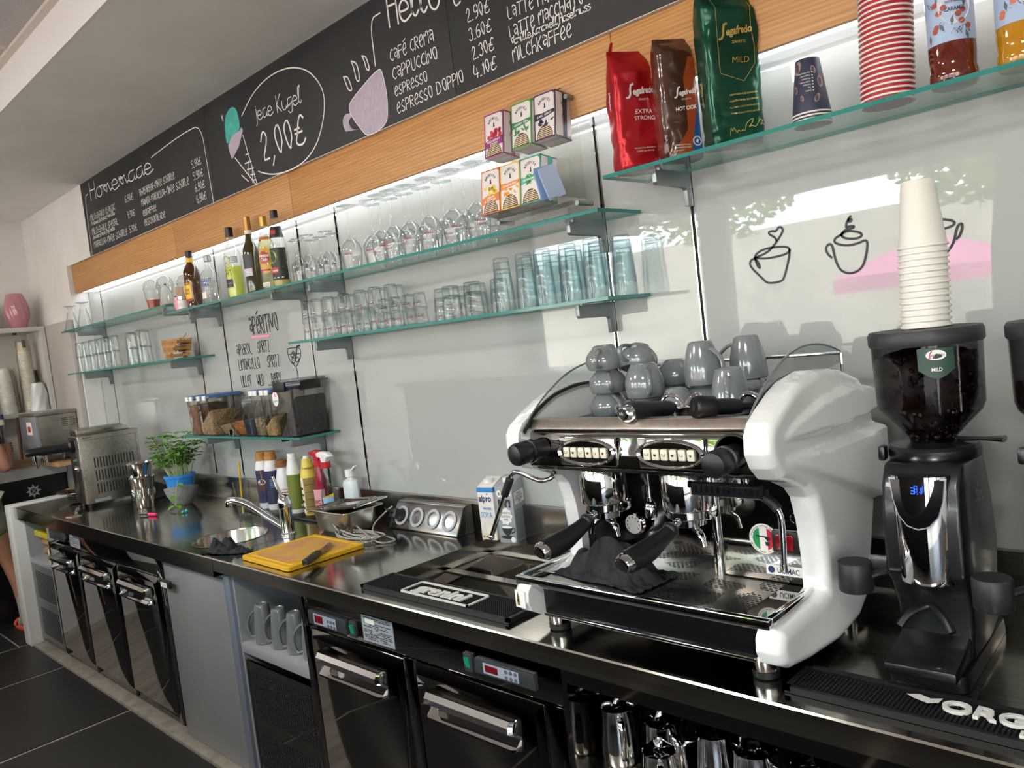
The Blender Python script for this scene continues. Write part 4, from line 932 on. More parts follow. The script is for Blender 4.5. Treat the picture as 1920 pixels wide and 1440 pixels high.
# ---------------------------------------------------------------- coffee bags on the highest shelf
from mathutils import noise as mnoise
def foil(name, c1, c2, rough=.28, metal=.55):
    return mottled(name, c1, c2, 6, rough, metal)
def bag(name, label, loc, rz, w, d, h, m, crumple, top=.82, seed=1, fold=0.0):
    t = thing(name, label, 'coffee bag', loc, rz)
    n = 56; hv = 60; rows = []
    def sec(v):
        k = 1.0 if v < top else 1-(v-top)/(1-top)
        dd = d/2*max(.035, k**.8)*(1-.16*(1-min(1, v/.06)))
        ww = w/2*(1+.05*math.sin(PI*v))*(1-.05*(1-min(1, v/.05)))
        return ww, dd
    def P(u, v):
        ww, dd = sec(v); a = 2*PI*u
        c, s = math.cos(a), math.sin(a); e = .42
        x = ww*math.copysign(abs(c)**e, c); y = dd*math.copysign(abs(s)**e, s)
        q = Vector((x*16+seed, y*16, v*h*13)); q2 = Vector((x*40, y*40+seed, v*h*34))
        am = crumple*(.35+1.1*abs(v-.5))
        nz = (abs(mnoise.noise(q))*1.6-.45)*am+(abs(mnoise.noise(q2))-.25)*am*.5
        l = math.hypot(x/ww, y/dd) or 1
        return (x+nz*.5*x/ww, y+nz*(y/dd if dd > .01 else .3)+fold*max(0, v-.9)*.3, v*h)
    mb = MB().grid(P, n, hv, True)
    mb.add([P(i/n, 0) for i in range(n)], [tuple(range(n-1, -1, -1))]); mb.add([P(i/n, 1) for i in range(n)], [tuple(range(n))])
    mb.build('pouch', m, t, sharp=75, recalc=False)
    def F(u, v, off=.0022):
        """point on the front of the bag; u across, v up in metres"""
        ww, dd = sec(v/h); uu = max(-.98, min(.98, u/ww)); a = -math.acos(abs(uu)**(1/.42)*(1 if uu > 0 else -1)) if abs(uu) > 1e-6 else -PI/2
        p = P((a/(2*PI)) % 1, v/h); return (u, p[1]-off, v)
    def Sd(u, v, off=.002):
        """left side of the bag; u towards the front"""
        ww, dd = sec(v/h); vv = max(-.95, min(.95, u/dd)); a = math.asin(abs(vv)**(1/.42)*(1 if vv > 0 else -1)); p = P(((PI-a)/(2*PI)) % 1, v/h); return (p[0]-off, -u if False else p[1], v)
    return t, F, Sd
gold_p = mat('gold_foil_print', '#c9ab5c', .35, .6)
red_f = foil('red_foil', '#a3121d', '#b91a24', .3, .45); grn_f = foil('green_foil', '#0e3d2c', '#155039', .24, .5); brn_f = mottled('brown_foil', '#43281c', '#523123', 4, .22, .15, coat=.5)
def logo(mb, F, u, v, s):
    """wordmark with a long swash initial, s = x height"""
    mb.text('egafredo', s, lambda a, b: F(u+s*.62+a, v+b+.10*a), w=s*3.5, bold=.03, shear=.1)
    mb.line([(u+s*.75, v+s*1.55), (u+s*.45, v+s*1.45), (u+s*.28, v+s*.9), (u+s*.2, v+s*.1), (u-s*.05, v-s*.35), (u-s*.35, v-s*.4)], s*.3, F)
t, F, Sd = bag('coffee_bag', 'red foil coffee bag with a folded top, first on the highest shelf', (-1.285, -.115, ZR+.0003), math.radians(58), .118, .078, .335, red_f, .012, .80, 3)
mb = MB(); mb.use(0); logo(mb, F, -.022, .205, .019); mb.text('ZANETTI', .005, lambda a, b: F(a+.02, b+.19), w=.03, just='c'); mb.text('EXTRA', .012, lambda a, b: F(a+.018, b+.155), w=.05, just='c'); mb.text('STRONG', .012, lambda a, b: F(a+.018, b+.137), w=.06, just='c')
mb.text('PRODOTTO IN ITALIA', .0035, lambda a, b: F(a+.01, b+.06), w=.06, just='c'); mb.text('CAFFE IN GRANI', .0035, lambda a, b: F(a+.01, b+.052), w=.05, just='c')
mb.text('Segafredo', .010, lambda a, b: Sd(-.006+b, .225-a), w=.052, bold=.03)
mb.build('lettering', mat('silver_print', '#d8d2d2', .4), t, recalc=False)
fl = MB().rings([[(-.055+.004*k, -.004+.002*k, .325+.012*k), (-.047+.004*k, -.004+.002*k, .325+.012*k), (-.047+.004*k, .004, .325+.012*k), (-.055+.004*k, .004, .325+.012*k)] for k in range(4)]).build('folded_seam', red_f, t)
t, F, Sd = bag('coffee_bag', 'glossy brown hot chocolate bag with orange and blue sweeps', (-1.145, -.115, ZR+.0003), math.radians(55), .104, .070, .322, brn_f, .010, .86, 9)
mb = MB(); ms = [col('orange_print', '#8f3f1e', .25), col('blue_print', '#1d4f8c', .25), paper_w]
def wedge(u0f, u1f, v0, v1, n=18, off=.0012, nu=5):
    return [[F(u0f(v0+(v1-v0)*j/n)+(u1f(v0+(v1-v0)*j/n)-u0f(v0+(v1-v0)*j/n))*i/nu, v0+(v1-v0)*j/n, off) for i in range(nu+1)] for j in range(n+1)]
def strip(mb, rows):
    w = len(rows[0]); mb.add([p for r in rows for p in r], [(j*w+i, j*w+i+1, (j+1)*w+i+1, (j+1)*w+i) for j in range(len(rows)-1) for i in range(w-1)])
ed = .050
strip(mb.use(0), wedge(lambda v: max(-ed, .012+.9*(max(0, v-.21))**1.0*.4-.11*max(0, .075-v)*8 if v < .26 else .03), lambda v: ed, .008, .265))
strip(mb.use(1), wedge(lambda v: min(ed-.001, .012+.24*v), lambda v: ed, .006, .16, off=.0019))
mb.use(2); logo(mb, F, -.012, .165, .0135); mb.text('ZANETTI', .004, lambda a, b: F(a+.014, b+.153, .003), w=.026, just='c'); mb.text('HOT CIOK', .010, lambda a, b: F(a+.012, b+.127+.1*a, .003), w=.06, just='c', bold=.03)
for i, s in enumerate(['PREPARATO IN POLVERE', 'PER BEVANDA AL GUSTO', 'DI CACAO']): mb.text(s, .0035, lambda a, b: F(a-.028, b+.035-.007*i, .003), w=.042 if i < 2 else .02)
for rr_ in (.0125, .0105): mb.line([(.034+rr_*math.cos(a*PI/12), .045+rr_*math.sin(a*PI/12)) for a in range(25)], .0012, lambda u, v: F(u, v, .003))
mb.poly([F(.029, .043, .003), F(.033, .05, .003), F(.040, .048, .003), F(.036, .043, .003), F(.037, .038, .003)])
mb.build('print', ms, t, recalc=False)
t, F, Sd = bag('coffee_bag', 'tall dark green foil coffee bag with gold lettering and a gold outline', (-.985, -.118, ZR+.0003), math.radians(52), .140, .088, .378, grn_f, .012, .87, 17)
mb = MB(); logo(mb, F, -.028, .262, .019); mb.text('ZANETTI', .0065, lambda a, b: F(a+.014, b+.243), w=.034, just='c', bold=.01); mb.text('MILD', .015, lambda a, b: F(a+.014, b+.195), w=.045, just='c', shear=.15)
mb.line([(-.042, .375), (-.040, .33), (-.042, .19), (-.040, .172), (.018, .150), (.050, .190), (.054, .235), (.048, .28), (.053, .33), (.046, .37)], .0013, F)
for i, s in enumerate(['CON PASSIONE ED ESPERIENZA', 'ALLA CULTURA DEL VERO ESPRESSO', 'PORTIAMO A CASA LE NOSTRE MISCELE', 'PENSATE PER BAR DI TUTTO IL MONDO']): mb.text(s, .0042, lambda a, b: F(a+.014, b+.118-.015*i+.06*a), w=.074, just='c', bold=.01)
sg = [(-.03, .022), (-.026, .042), (-.022, .028), (-.018, .043), (-.013, .024), (-.008, .034), (-.002, .028), (.004, .034), (.01, .028), (.015, .050), (.035, .060), (.03, .048), (.018, .036), (.028, .042), (.036, .036), (.042, .042), (.05, .055), (.06, .052), (.05, .040), (.06, .046), (.062, .04)]
mb.line(smooth2(sg, 2), .0016, F)
mb.text('Segafredo', .012, lambda a, b: Sd(-.006+b, .165-a), w=.062, bold=.03)
mb.build('lettering', gold_p, t, recalc=False)

# ---------------------------------------------------------------- paper cups and syrup on the highest shelf
def paper_cup(name, rr, rb, h, m, rim_m, rim=.0022):
    """upturned paper cup: rim at z=0"""
    mb = MB().use(0).lathe([(rr, rim), (rb, h-.002), (rb-.001, h), (rb-.004, h-.001), (rb-.005, h-.006), (.0005, h-.006)], n=32, cap=False)
    mb.use(1).lathe([(rr-.001, 0), (rr+rim*.7, .0004), (rr+rim, rim*.8), (rr+rim*.7, rim*1.7), (rr-.0005, rim*2)], n=32, cap=False)
    mb.use(0).lathe([(rr-.0006, 0), (rb-.0006, h-.008), (.0005, h-.0065)], n=32, cap=False)
    return mb.build(name, [m, rim_m], sharp=50, recalc=False)
navy = mat('navy_card', '#2b2f45', .5); rim_w = mat('card_rim', '#e0dbd2', .5); redc = mat('red_ripple_card', '#a5182e', .5); cream_cup = mat('white_card', '#dcd7cd', .55)
c0 = paper_cup('paper_cup', .043, .0275, .128, navy, rim_w)
for k in range(4):
    o = c0 if k == 0 else clone(c0, (0, 0, 0))
    o.location = (-.782, -.125, ZR+.0003+.0075*k)
    tag(o, ['dark blue coffee bean cup, lowest of its small stack', 'dark blue coffee bean cup, second from below in its small stack', 'dark blue coffee bean cup, third from below in its small stack', 'dark blue paper cup printed with coffee beans, topmost of its small stack'][k], 'paper cup', 'dark blue cups on the highest shelf')
F = cylmap(.0355, 0, math.radians(-68), lambda v: .043-.0155*v/.128+.0007)
mb = MB(); bean = col('bean_print', '#8d7a78'); beand = col('bean_dark', '#4d3c40')
for u, v, s, a in [(-.024, .108, .016, -.4), (.012, .098, .010, .3), (-.018, .036, .007, .2), (.016, .032, .011, -.5), (.027, .07, .014, .1), (-.034, .06, .010, .2)]:
    for kk, sc in ((0, 1), (1, .6)):
        mb.use(kk).poly([F(u+s*sc*(.55*math.cos(q*PI/8)*math.cos(a)-math.sin(q*PI/8)*math.sin(a)), v+s*sc*(.55*math.cos(q*PI/8)*math.sin(a)+math.sin(q*PI/8)*math.cos(a))) for q in range(16)] if kk == 0 else [F(u-s*.1+s*.3*math.cos(q*PI/8), v+s*.7*math.sin(q*PI/8)) for q in range(16)])
mb.use(2)
for i, s in enumerate(['Coffee', 'Tea', 'Espresso', 'Caffe Latte', 'Macchiato', 'Cappuccino', 'Hot Chocolate']):
    mb.text(s, .0035, lambda a, b: F(.004-a, .052+.007*i-b), w=.0022*len(s)); mb.poly([F(.0085+.0016*math.cos(q*PI/6), .0505+.007*i+.0016*math.sin(q*PI/6)) for q in range(12)])
top_cup = [o for o in bpy.data.objects if o.name.startswith('paper_cup')][-1]
mb.build('bean_print', [bean, beand, paper_w], top_cup, recalc=False)
r0 = paper_cup('paper_cup', .0535, .040, .115, redc, rim_w, .0026)
for k in range(25):
    o = r0 if k == 0 else clone(r0, (0, 0, 0))
    o.location = (-.612+.0006*k, -.128, ZR+.0003+.0112*k); o.rotation_euler = (0, 0, k*.4)
    tag(o, 'red ripple paper cup in the tall stack beside the caramel syrup', 'paper cup', 'tall stack of red cups')
def syrup(loc, label, liq, title, bloom):
    prof = [(.040, 0), (.0455, .006), (.0455, .028), (.043, .036), (.0435, .05), (.0445, .062), (.0445, .20), (.038, .232), (.022, .262), (.016, .285), (.015, .315)]
    t = bottle('syrup_bottle', label, prof, mat('syrup_'+title.lower(), liq, .05, coat=.6), loc, (.0175, .312, .338, gold))
    rnd = random.Random(title)
    def bl(mb, F):
        for _ in range(9):
            u, v = rnd.choice((-1, 1))*rnd.uniform(.012, .04), rnd.uniform(.008, .085); disc(u, v, .0065, .006, 9)(mb, F)
    def lf(mb, F):
        for _ in range(12):
            u, v, a = rnd.uniform(-.05, .045), rnd.uniform(.005, .09), rnd.uniform(0, PI); d = (math.cos(a)*.011, math.sin(a)*.011)
            mb.poly([F(u-d[0], v-d[1]), F(u-d[1]*.35, v+d[0]*.35), F(u+d[0], v+d[1]), F(u+d[1]*.35, v-d[0]*.35)])
    label_on(t, .0448, math.radians(-73), .055, .083, .2, [(rect(-.060, .060, 0, .125, 20), col('syrup_label', '#9fb2cf')), (lf, col('label_greyleaf', '#4e5866')), (bl, col('bloom_'+title, bloom)), (disc(.008, .072, .032, .040), col('label_pale', '#d5d3da')), (both(txt('GIFFARD', .012, .086, .050, .008, .02), txt('SIROP SAVEUR', .005, .074, .034, .008), txt(title.upper(), .008, .058, .038, .008, .02)), col('label_ink', '#2b2c3a'))])
    mb = MB(); F_ = cylmap(.0438, .045, math.radians(-73))
    mb.write('giffard', .05, .022, lambda u, v: F_(u-.025, v), lw=.0022, kind='script'); mb.build('embossed_script', MATS['syrup_'+title.lower()], t)
    return t
syrup((-.478, -.13, ZR+.0003), 'brown caramel syrup bottle with a pale blue flowered label', '#5a1d10', 'Caramel', '#9c4a38')
syrup((-.355, -.125, ZR+.0003), 'golden syrup bottle at the right edge, pale blue label', '#b07a10', 'Vanille', '#c46a55')

# ---------------------------------------------------------------- coasters on the low left shelf
cane = mottled('rattan', '#b8864f', '#9b6c3a', 40, .6)
for k in range(3):
    t = thing('bamboo_coaster', ['bamboo coaster, lowest of the three stacked at the shelf end', 'bamboo coaster in the middle of the stack of three', 'bamboo coaster with a hanging loop, topmost of the stack of three'][k], 'coaster', (-4.455+.004*k, -.118, ZL2+.0003+.037*k), rz=.3*k-.2)
    mb = MB()
    for i in range(11): mb.box(-.058+.0105*i, -.0505+.0105*i, -.055, .055, .010, .026)
    mb.box(-.062, .062, -.048, -.038, 0, .010).box(-.062, .062, .038, .048, 0, .010).box(-.068, .068, -.048, -.038, .026, .035).box(-.068, .068, .038, .048, .026, .035)
    mb.build('slat_grid', cane, t)
    if k == 2: MB().tube(curve3([(.04, .0, .035), (.06, .01, .052), (.075, 0, .06), (.08, -.012, .05), (.06, -.01, .038), (.0, -.005, .038), (-.03, 0, .036)], 5), .0022, 6).build('loop', cane, t)

# ---------------------------------------------------------------- plastic food boxes on the shelf above the sink
clip_w = white_p; lid_b = mat('blue_lid', '#3e5f95', .4)
def food_box(loc, label, w, d, h, fill, m, lid=True, rz=0.0):
    t = thing('food_box', label, 'storage box', loc, rz)
    def ring(k, z): return [(w/2*k, -d/2*k, z), (w/2*k, d/2*k, z), (-w/2*k, d/2*k, z), (-w/2*k, -d/2*k, z)]
    def rr(k, z, r=.016, n=4):
        out = []
        for cx, cy, a0 in ((1, -1, -PI/2), (1, 1, 0), (-1, 1, PI/2), (-1, -1, PI)):
            for i in range(n+1):
                a = a0+PI/2*i/n; out.append(((w/2*k-r)*cx+r*math.cos(a), (d/2*k-r)*cy+r*math.sin(a), z))
        return out
    mb = MB(); mb.rings([rr(.90, .0), rr(1.0, h)], cap=False); n = len(rr(1, 0)); mb.add(rr(.90, 0.0005), [tuple(range(n))])
    mb.rings([rr(.885, .003), rr(.985, h)], cap=False)
    mb.build('box', CLEARP, t, recalc=False)
    if fill:
        f = fill; top = [(x, y, z+.012*mnoise.noise(Vector((x*30, y*30, 1)))+f[1]*x/w) for x, y, z in rr(.90+.08*f[0]/h, f[0])]
        q = MB().rings([rr(.88, .004), top], cap=False); q.add(rr(.88, .004), [tuple(range(n))]); c = (0, 0, f[0]+.010)
        q.add([c]+top, [(0, i+1, (i+1) % n+1) for i in range(n)])
        q.build('contents', m, t, recalc=False)
    if lid:
        MB().rings([rr(1.03, h), rr(1.03, h+.008), rr(.98, h+.014)]).build('lid', lid_b, t)
        for y in (-d*.22, d*.22): MB().box(-w/2*1.03-.005, -w/2*1.03+.004, y-.02, y+.02, h-.012, h+.012).build('clip', clip_w, t, bev=.002)
        for x in (-w*.2, w*.25): MB().box(x-.018, x+.018, -d/2*1.03-.004, -d/2*1.03+.004, h-.012, h+.012).build('clip', clip_w, t, bev=.002)
    return t
def grains(name, c1, c2, c3, sc):
    m = mat(name, c1, .8); nt, N, L, b = nodes(m)
    v = N('ShaderNodeTexVoronoi', Scale=sc); L(coords(N, L), v.inputs['Vector']); sep = N('ShaderNodeSeparateColor'); L(v.outputs['Color'], sep.inputs[0])
    r = ramp(N, [(.15, c1), (.5, c2), (.85, c3)]); L(sep.outputs[0], r.inputs[0]); L(r.outputs[0], b.inputs['Base Color'])
    bp = N('ShaderNodeBump', Strength=.5, Distance=.004); L(v.outputs['Distance'], bp.inputs['Height']); L(bp.outputs[0], b.inputs['Normal'])
    return m
oats = grains('chopped_nuts', '#a98a63', '#c2a67e', '#7d5f43', 220); rosy = grains('brown_crumbs', '#8c6450', '#9e7762', '#6f4a3c', 260); sprk = grains('coloured_sprinkles', '#a86a4a', '#b8a05a', '#6f7a55', 210); waf = grains('orange_crumble', '#b0692e', '#c48342', '#8a4a1c', 200); chocp = grains('chocolate_chips', '#2a2426', '#38302f', '#191518', 150); mue = grains('mixed_crunch', '#7a6a52', '#a08e68', '#4f4436', 170)
za = ZA+.0003
food_box((-4.19, -.11, za), 'narrow clear box of brown crumbs with a blue lid, left end of the food shelf', .105, .19, .195, (.155, 0), rosy)
food_box((-4.045, -.11, za), 'wider blue-lidded clear box half full of chopped nuts, second on the shelf', .15, .19, .195, (.085, .1), oats)
food_box((-3.50, -.105, za), 'clear box of mixed crunch with a blue lid right of the open bins', .09, .19, .205, (.085, .0), mue)
food_box((-3.395, -.105, za), 'clear box of coloured sprinkles with a blue lid', .10, .19, .205, (.065, .06), sprk)
# open scoop bins between them
def scoop_bin(loc, label, w, m, open_):
    t = thing('open_bin', label, 'storage box', loc)
    pr = [(.085, 0), (.085, .155), (.03, .160), (-.07, .075), (-.093, .07), (-.05, .0)]
    mb = MB()
    for x in (-w/2, w/2-.002): mb.prism(pr, 'x', x, x+.002)
    mb.box(-w/2, w/2, .083, .085, 0, .155).box(-w/2, w/2, -.05, .085, 0, .002)
    mb.add([(-w/2, -.05, 0), (w/2, -.05, 0), (w/2, -.093, .07), (-w/2, -.093, .07)], [(0, 1, 2, 3)])
    mb.add([(-w/2, .03, .16), (w/2, .03, .16), (w/2, -.07, .078), (-w/2, -.07, .078)], [(0, 1, 2, 3)])
    mb.build('bin', CLEARP, t, recalc=False)
    q = MB().prism([(-.048, .003), (.082, .003), (.082, open_), (-.02, open_*.9), (-.075, .048)], 'x', -w/2+.004, w/2-.004); q.build('contents', m, t)
    return t
scoop_bin((-3.87, -.105, za), 'open clear bin of chopped nuts with a slanted front, left of the two bins', .13, oats, .06)
scoop_bin((-3.73, -.105, za), 'open clear bin of orange crumble with a slanted front', .12, waf, .075)
t = food_box((-3.61, -.12, za), 'low ribbed clear tub holding dark topping beside the open bins', .10, .15, .105, (.075, .0), mat('dark_blue_topping', '#27323f', .5), lid=False)
t = food_box((-3.235, -.110, za), 'tall clear canister with a black clip lid and dark topping', .18, .18, .235, (.075, .22), chocp, lid=False)
q = MB().box(-.098, .098, -.098, .098, .235, .243).box(-.088, .088, -.088, .088, .243, .256); q.build('lid', clear('grey_lid', (.75, .75, .76), (.4, .4, .42), 1.45), t, bev=.004)
MB().box(.094, .104, -.05, .05, .205, .247).build('clip', black, t, bev=.003); MB().box(-.05, .05, -.104, -.094, .205, .247).build('clip', black, t, bev=.003)
mb = MB(); mb.use(0).poly([(-.055+.026*math.cos(i*PI/12), -.0945, .175+.034*math.sin(i*PI/12)) for i in range(24)]); mb.use(1).poly([(-.055+.009*math.cos(i*PI/6), -.095, .192+.010*math.sin(i*PI/6)) for i in range(12)]); mb.use(2).text('Safira', .010, lambda u, v: (u-.055, -.0952, v+.160+.15*u), w=.038, just='c', bold=.02, shear=.2)
mb.build('sticker', [paper_w, pinkt, mat('teal_ink', '#2a8f9c', .5)], t, recalc=False)
t = thing('measuring_cup', 'little chrome cup standing on the front of the food shelf', 'cup', (-3.795, -.178, za))
MB().lathe([(.022, 0), (.023, .003), (.024, .030), (.0225, .030), (.021, .005), (.0005, .004)], n=24, cap=False).build('cup', chrome, t); MB().box(.02, .075, -.004, .004, .0, .004).build('handle', chrome, t)
# ---------------------------------------------------------------- things on the counter, left to right
hz = H+.0008
# soft-serve style cream dispenser: steel cabinet with black tap
t = thing('cream_machine', 'brushed steel cream machine with a black tap and slotted side vent', 'machine', (-5.17, -.335, hz), math.radians(-4))
mb = MB().box(-.10, .10, -.165, .17, .022, .425); mb.build('cabinet', mottled('machine_steel', '#b5b1a8', '#a29e95', 5, .3, 1.0, (1, 18, 18)), t, bev=.004)
MB().prism([(-.16, .425), (.13, .425), (.13, .445), (.085, .468), (-.16, .468)], 'x', -.075, .075).build('lid', steel, t, bev=.004)
MB().box(-.104, .06, -.172, -.164, .024, .42).build('front_panel', mat('dark_steel', '#55534f', .3, 1.0), t, bev=.002)
mb = MB().use(0)
for j in range(3):
    for i in range(14): mb.box(.0995, .1008, -.095+.0165*i, -.088+.0165*i, .075+.077*j, .075+.077*j+.06)
mb.use(1).box(.1, .1012, -.12, -.03, .028, .045); mb.build('vent_slots', [gap, label_m], t)
mb = MB(); mb.text('MUSSANA', .009, lambda u, v: (.1012, -.14+u, v+.408), w=.05, bold=.02); mb.use(0).line([(-.15, .398), (.165, .398)], .002, lambda u, v: (.1008, u, v)); mb.line([(.152, .03), (.152, .40)], .002, lambda u, v: (.1008, u, v))
mb.build('marking', mat('marking_blue', '#3a4560', .5), t, recalc=False)
tp = MB().lathe([(.038, 0), (.038, .02), (.028, .03), (.026, .16), (.022, .2), (.024, .235), (.018, .25)], (0, -.17, .37), 20, 'y').build('tap', black, t)
MB().lathe([(.016, 0), (.016, -.03), (.010, -.045), (.012, -.06), (.004, -.075)], (0, -.365, .35), 14).build('nozzle', chrome, tp)
for z, r in ((.285, .012), (.235, .021)): MB().lathe([(r, 0), (r*.9, .012), (r*.5, .02)], (.045, -.17, z), 18, 'y').build('knob', mat('green_knob', '#3d6b50', .4) if r < .02 else chrome, t)
for x in (-.08, .08):
    for y in (-.14, .14): MB().cyl((x, y, 0), .014, .024, 12).build('foot', black, t)
# waffle irons / trays behind it at the end
tag(MB().box(-.17, .17, -.11, .11, .0, .028).build('steel_tray', steel, loc=(-5.62, -.30, hz), bev=.004), 'low steel tray at the far left end of the worktop', 'tray')
for k in range(4): tag(MB().lathe([(.07, 0), (.098, .008), (.10, .011), (.07, .004)], n=28).build('small_plate', steel, loc=(-5.44, -.40, hz+.0125*k)), ['steel saucer at the foot of the pile behind the cream machine', 'steel saucer second from below in the pile', 'steel saucer third from below in the pile', 'steel saucer on top of the pile behind the cream machine'][k], 'plate', 'steel saucers by the cream machine')
tag(MB().lathe([(.1, 0), (.19, .02), (.195, .026), (.1, .006)], n=36).build('round_tray', chrome, loc=(-5.63, -.31, hz+.0285)), 'round shiny tray lying on the low steel tray', 'tray')
t = thing('cake_server', 'shiny steel cake server lying in front of the cream machine', 'server', (-5.02, -.585, hz), math.radians(-25))
MB().tube(curve3([(-.12, 0, .012), (-.06, 0, .02), (0, 0, .012), (.03, 0, .005)], 5), [.010]*14+[.007, .006], 8, flat=.5).build('handle', chrome, t)
MB().prism([(.02, -.01), (.05, -.035), (.12, -.04), (.17, 0), (.12, .04), (.05, .035), (.02, .01)], 'z', .0005, .003).build('blade', chrome, t)
# card terminal / black box
t = thing('card_terminal', 'small black card machine beside the steel shakers', 'machine', (-4.93, -.20, hz), math.radians(20))
MB().prism([(-.075, 0), (.075, 0), (.075, .07), (-.03, .115), (-.075, .115)], 'x', -.07, .07).build('body', mat('dark_grey_plastic', '#34373a', .4), t, bev=.006)
MB().prism([(-.01, .03), (.06, .03), (.06, .07), (-.01, .10)], 'x', .07, .073).build('screen', black, t)
# steel shakers, one in the other
def shaker(loc, label, h, r0, r1):
    t = thing('shaker', label, 'shaker', loc, group='steel shakers')
    mb = MB().lathe([(r0*.92, 0), (r0, .006), (r0*1.18, h*.45), (r0*1.22, h*.62), (r1, h*.95), (r1*1.05, h-.003), (r1*1.02, h), (r1*.97, h-.004), (r0*1.1, h*.5), (r0*.9, .008), (.0005, .007)], n=32, cap=False)
    mb.build('cup', mottled('shaker_steel', '#c4bfb8', '#b3aea7', 4, .16, 1.0, (20, 20, 1)), t)
    for k in range(8):
        a = 2*PI*k/8+.2; MB().ball((r0*1.19*math.cos(a), r0*1.19*math.sin(a), h*.5), .011, 8, 8, (.35, .9, 2.2)).build('dimple', MATS['shaker_steel'], t)
    return t
shaker((-4.655, -.335, hz), 'lower steel shaker cup standing beside the basil', .175, .045, .066)
t = shaker((-4.655, -.335, hz+.082), 'upper steel shaker cup stuck into the lower one', .175, .0415, .0665)
# pens
t = thing('marker_pen', 'short black pen with a bright pink cap lying on the worktop', 'pen', (-4.33, -.44, hz), math.radians(18))
MB().lathe([(.006, 0), (.0065, .07)], (-.075, 0, .0075), 12, 'x').build('barrel', black, t); MB().lathe([(.0085, 0), (.0085, .045), (.007, .055), (.003, .058)], (-.005, 0, .0088), 12, 'x').build('cap', mat('neon_pink', '#ff2f78', .4), t)
tag(MB().ball((0, 0, .008), .008, 10, 8, (1, 1, 1)).ball((.004, .016, .009), .009, 10, 8).build('turquoise_beads', mat('turquoise', '#4bb6b4', .3), loc=(-4.17, -.33, hz)), 'two tiny turquoise beads lying before the basil pot', 'bead')
# basil
leaf = mottled('basil_leaf', '#4f8a2a', '#76ab42', 45, .45, bump=.05); stem = mat('pale_stem', '#b9c48a', .5)
t = thing('planter', 'grey stone-look bowl with a slanted rim under the basil', 'planter', (-4.455, -.205, hz))
mb = MB(); n = 32; rr = []
for r, z, s in ((.045, 0, 0), (.060, .02, .1), (.082, .06, .5), (.092, .095, 1), (.086, .095, 1), (.076, .06, .5), (.05, .02, .1), (.001, .012, 0)):
    rr.append([(r*math.cos(2*PI*i/n), r*math.sin(2*PI*i/n), z+s*.022*math.cos(2*PI*i/n+.5)) for i in range(n)])
mb.rings(rr, cap=False).build('bowl', mottled('stone_grey', '#9b9a95', '#878681', 60, .7, bump=.1), t)
t = thing('basil_plant', 'bushy green basil in a bright blue pot', 'plant', (-4.455, -.205, hz+.03))
MB().lathe([(.056, 0), (.062, .03), (.078, .125), (.084, .126), (.084, .140), (.078, .141), (.074, .128), (.001, .12)], n=36, cap=False).build('pot', mat('blue_pot', '#2f86d6', .3), t)
ms_, ml_ = MB(), MB(); rnd = random.Random(21)
def bl(mb, p, d, up, L_, wd):
    d = d.normalized(); s = d.cross(up).normalized(); nrm = s.cross(d).normalized(); rows = []
    for k in range(6):
        q = k/5; w = wd*math.sin(PI*min(1, q*.93+.05))**.8; c = p+d*L_*q-nrm*L_*.28*q*q
        rows.append([c-s*w+nrm*w*.35, c, c+s*w+nrm*w*.35])
    mb.add([v for r in rows for v in r], [(3*j+i, 3*j+i+1, 3*j+i+4, 3*j+i+3) for j in range(5) for i in range(2)])
for k in range(70):
    a, q = rnd.uniform(0, 2*PI), rnd.random()**.6; b0 = Vector((.065*q*math.cos(a), .065*q*math.sin(a), .125))
    hh = rnd.uniform(.10, .27)*(1-.15*q); tip = b0+Vector((.085*q*math.cos(a)+rnd.uniform(-.02, .02), .085*q*math.sin(a)+rnd.uniform(-.02, .02), hh))
    ms_.tube([b0, b0.lerp(tip, .5)+Vector((0, 0, .01)), tip], [.0016, .0013, .001], 5, False)
    for lv in (1.0, .78, .56):
        if hh*lv < .07: continue
        c = b0.lerp(tip, lv); a0 = rnd.uniform(0, PI)
        for m in range(4 if lv == 1 else 2):
            a1 = a0+m*PI/(2 if lv == 1 else 1); L_ = rnd.uniform(.03, .046)*(1 if lv < 1 else .8)
            bl(ml_, c, Vector((math.cos(a1), math.sin(a1), rnd.uniform(-.05, .45))), Vector((0, 0, 1)), L_, L_*.36)
pts_ = curve3([(.06, -.03, .13), (.095, -.06, .10), (.12, -.085, .04), (.125, -.095, -.01)], 6); ms_.tube(pts_, .0016, 5, False)
for i, a1 in ((6, .3), (12, -.8), (17, 1.2), (18, -1.6), (18, .1)): bl(ml_, pts_[i], Vector((math.cos(a1), math.sin(a1), -.1)), Vector((0, 0, 1)), .045, .018)
pts_ = curve3([(.05, -.02, .13), (.10, -.05, .22), (.14, -.07, .27)], 6); ms_.tube(pts_, .0014, 5, False)
for a1 in (0, 1.6, 3.1, -1.5): bl(ml_, pts_[-1], Vector((math.cos(a1), math.sin(a1), .1)), Vector((0, 0, 1)), .05, .021)
ms_.build('stem', stem, t, recalc=False); o = ml_.build('foliage', leaf, t, recalc=False); o['kind'] = 'stuff'
# water glass with straw
t = thing('water_glass', 'tall clear glass of water with a yellow straw by the sink', 'glass', (-3.655, -.245, hz))
MB().lathe([(.028, 0), (.030, .004), (.040, .175), (.0385, .175), (.029, .016), (.0005, .014)], n=28, cap=False).build('glass_body', GLASS, t, recalc=False)
MB().lathe([(.028, .016), (.0335, .085), (.0005, .085)], n=24, cap=False).build('water', clear('water', (.93, .95, .95), (.7, .75, .75), 1.33), t, recalc=False)
tt = thing('straw', 'yellow drinking straw standing in the water glass', 'straw', (-3.655, -.245, hz+.018)); MB().tube([(-.018, 0, 0), (.022, -.006, .255)], .0042, 10).build('tube', mat('yellow_straw', '#e0b21f', .4), tt)
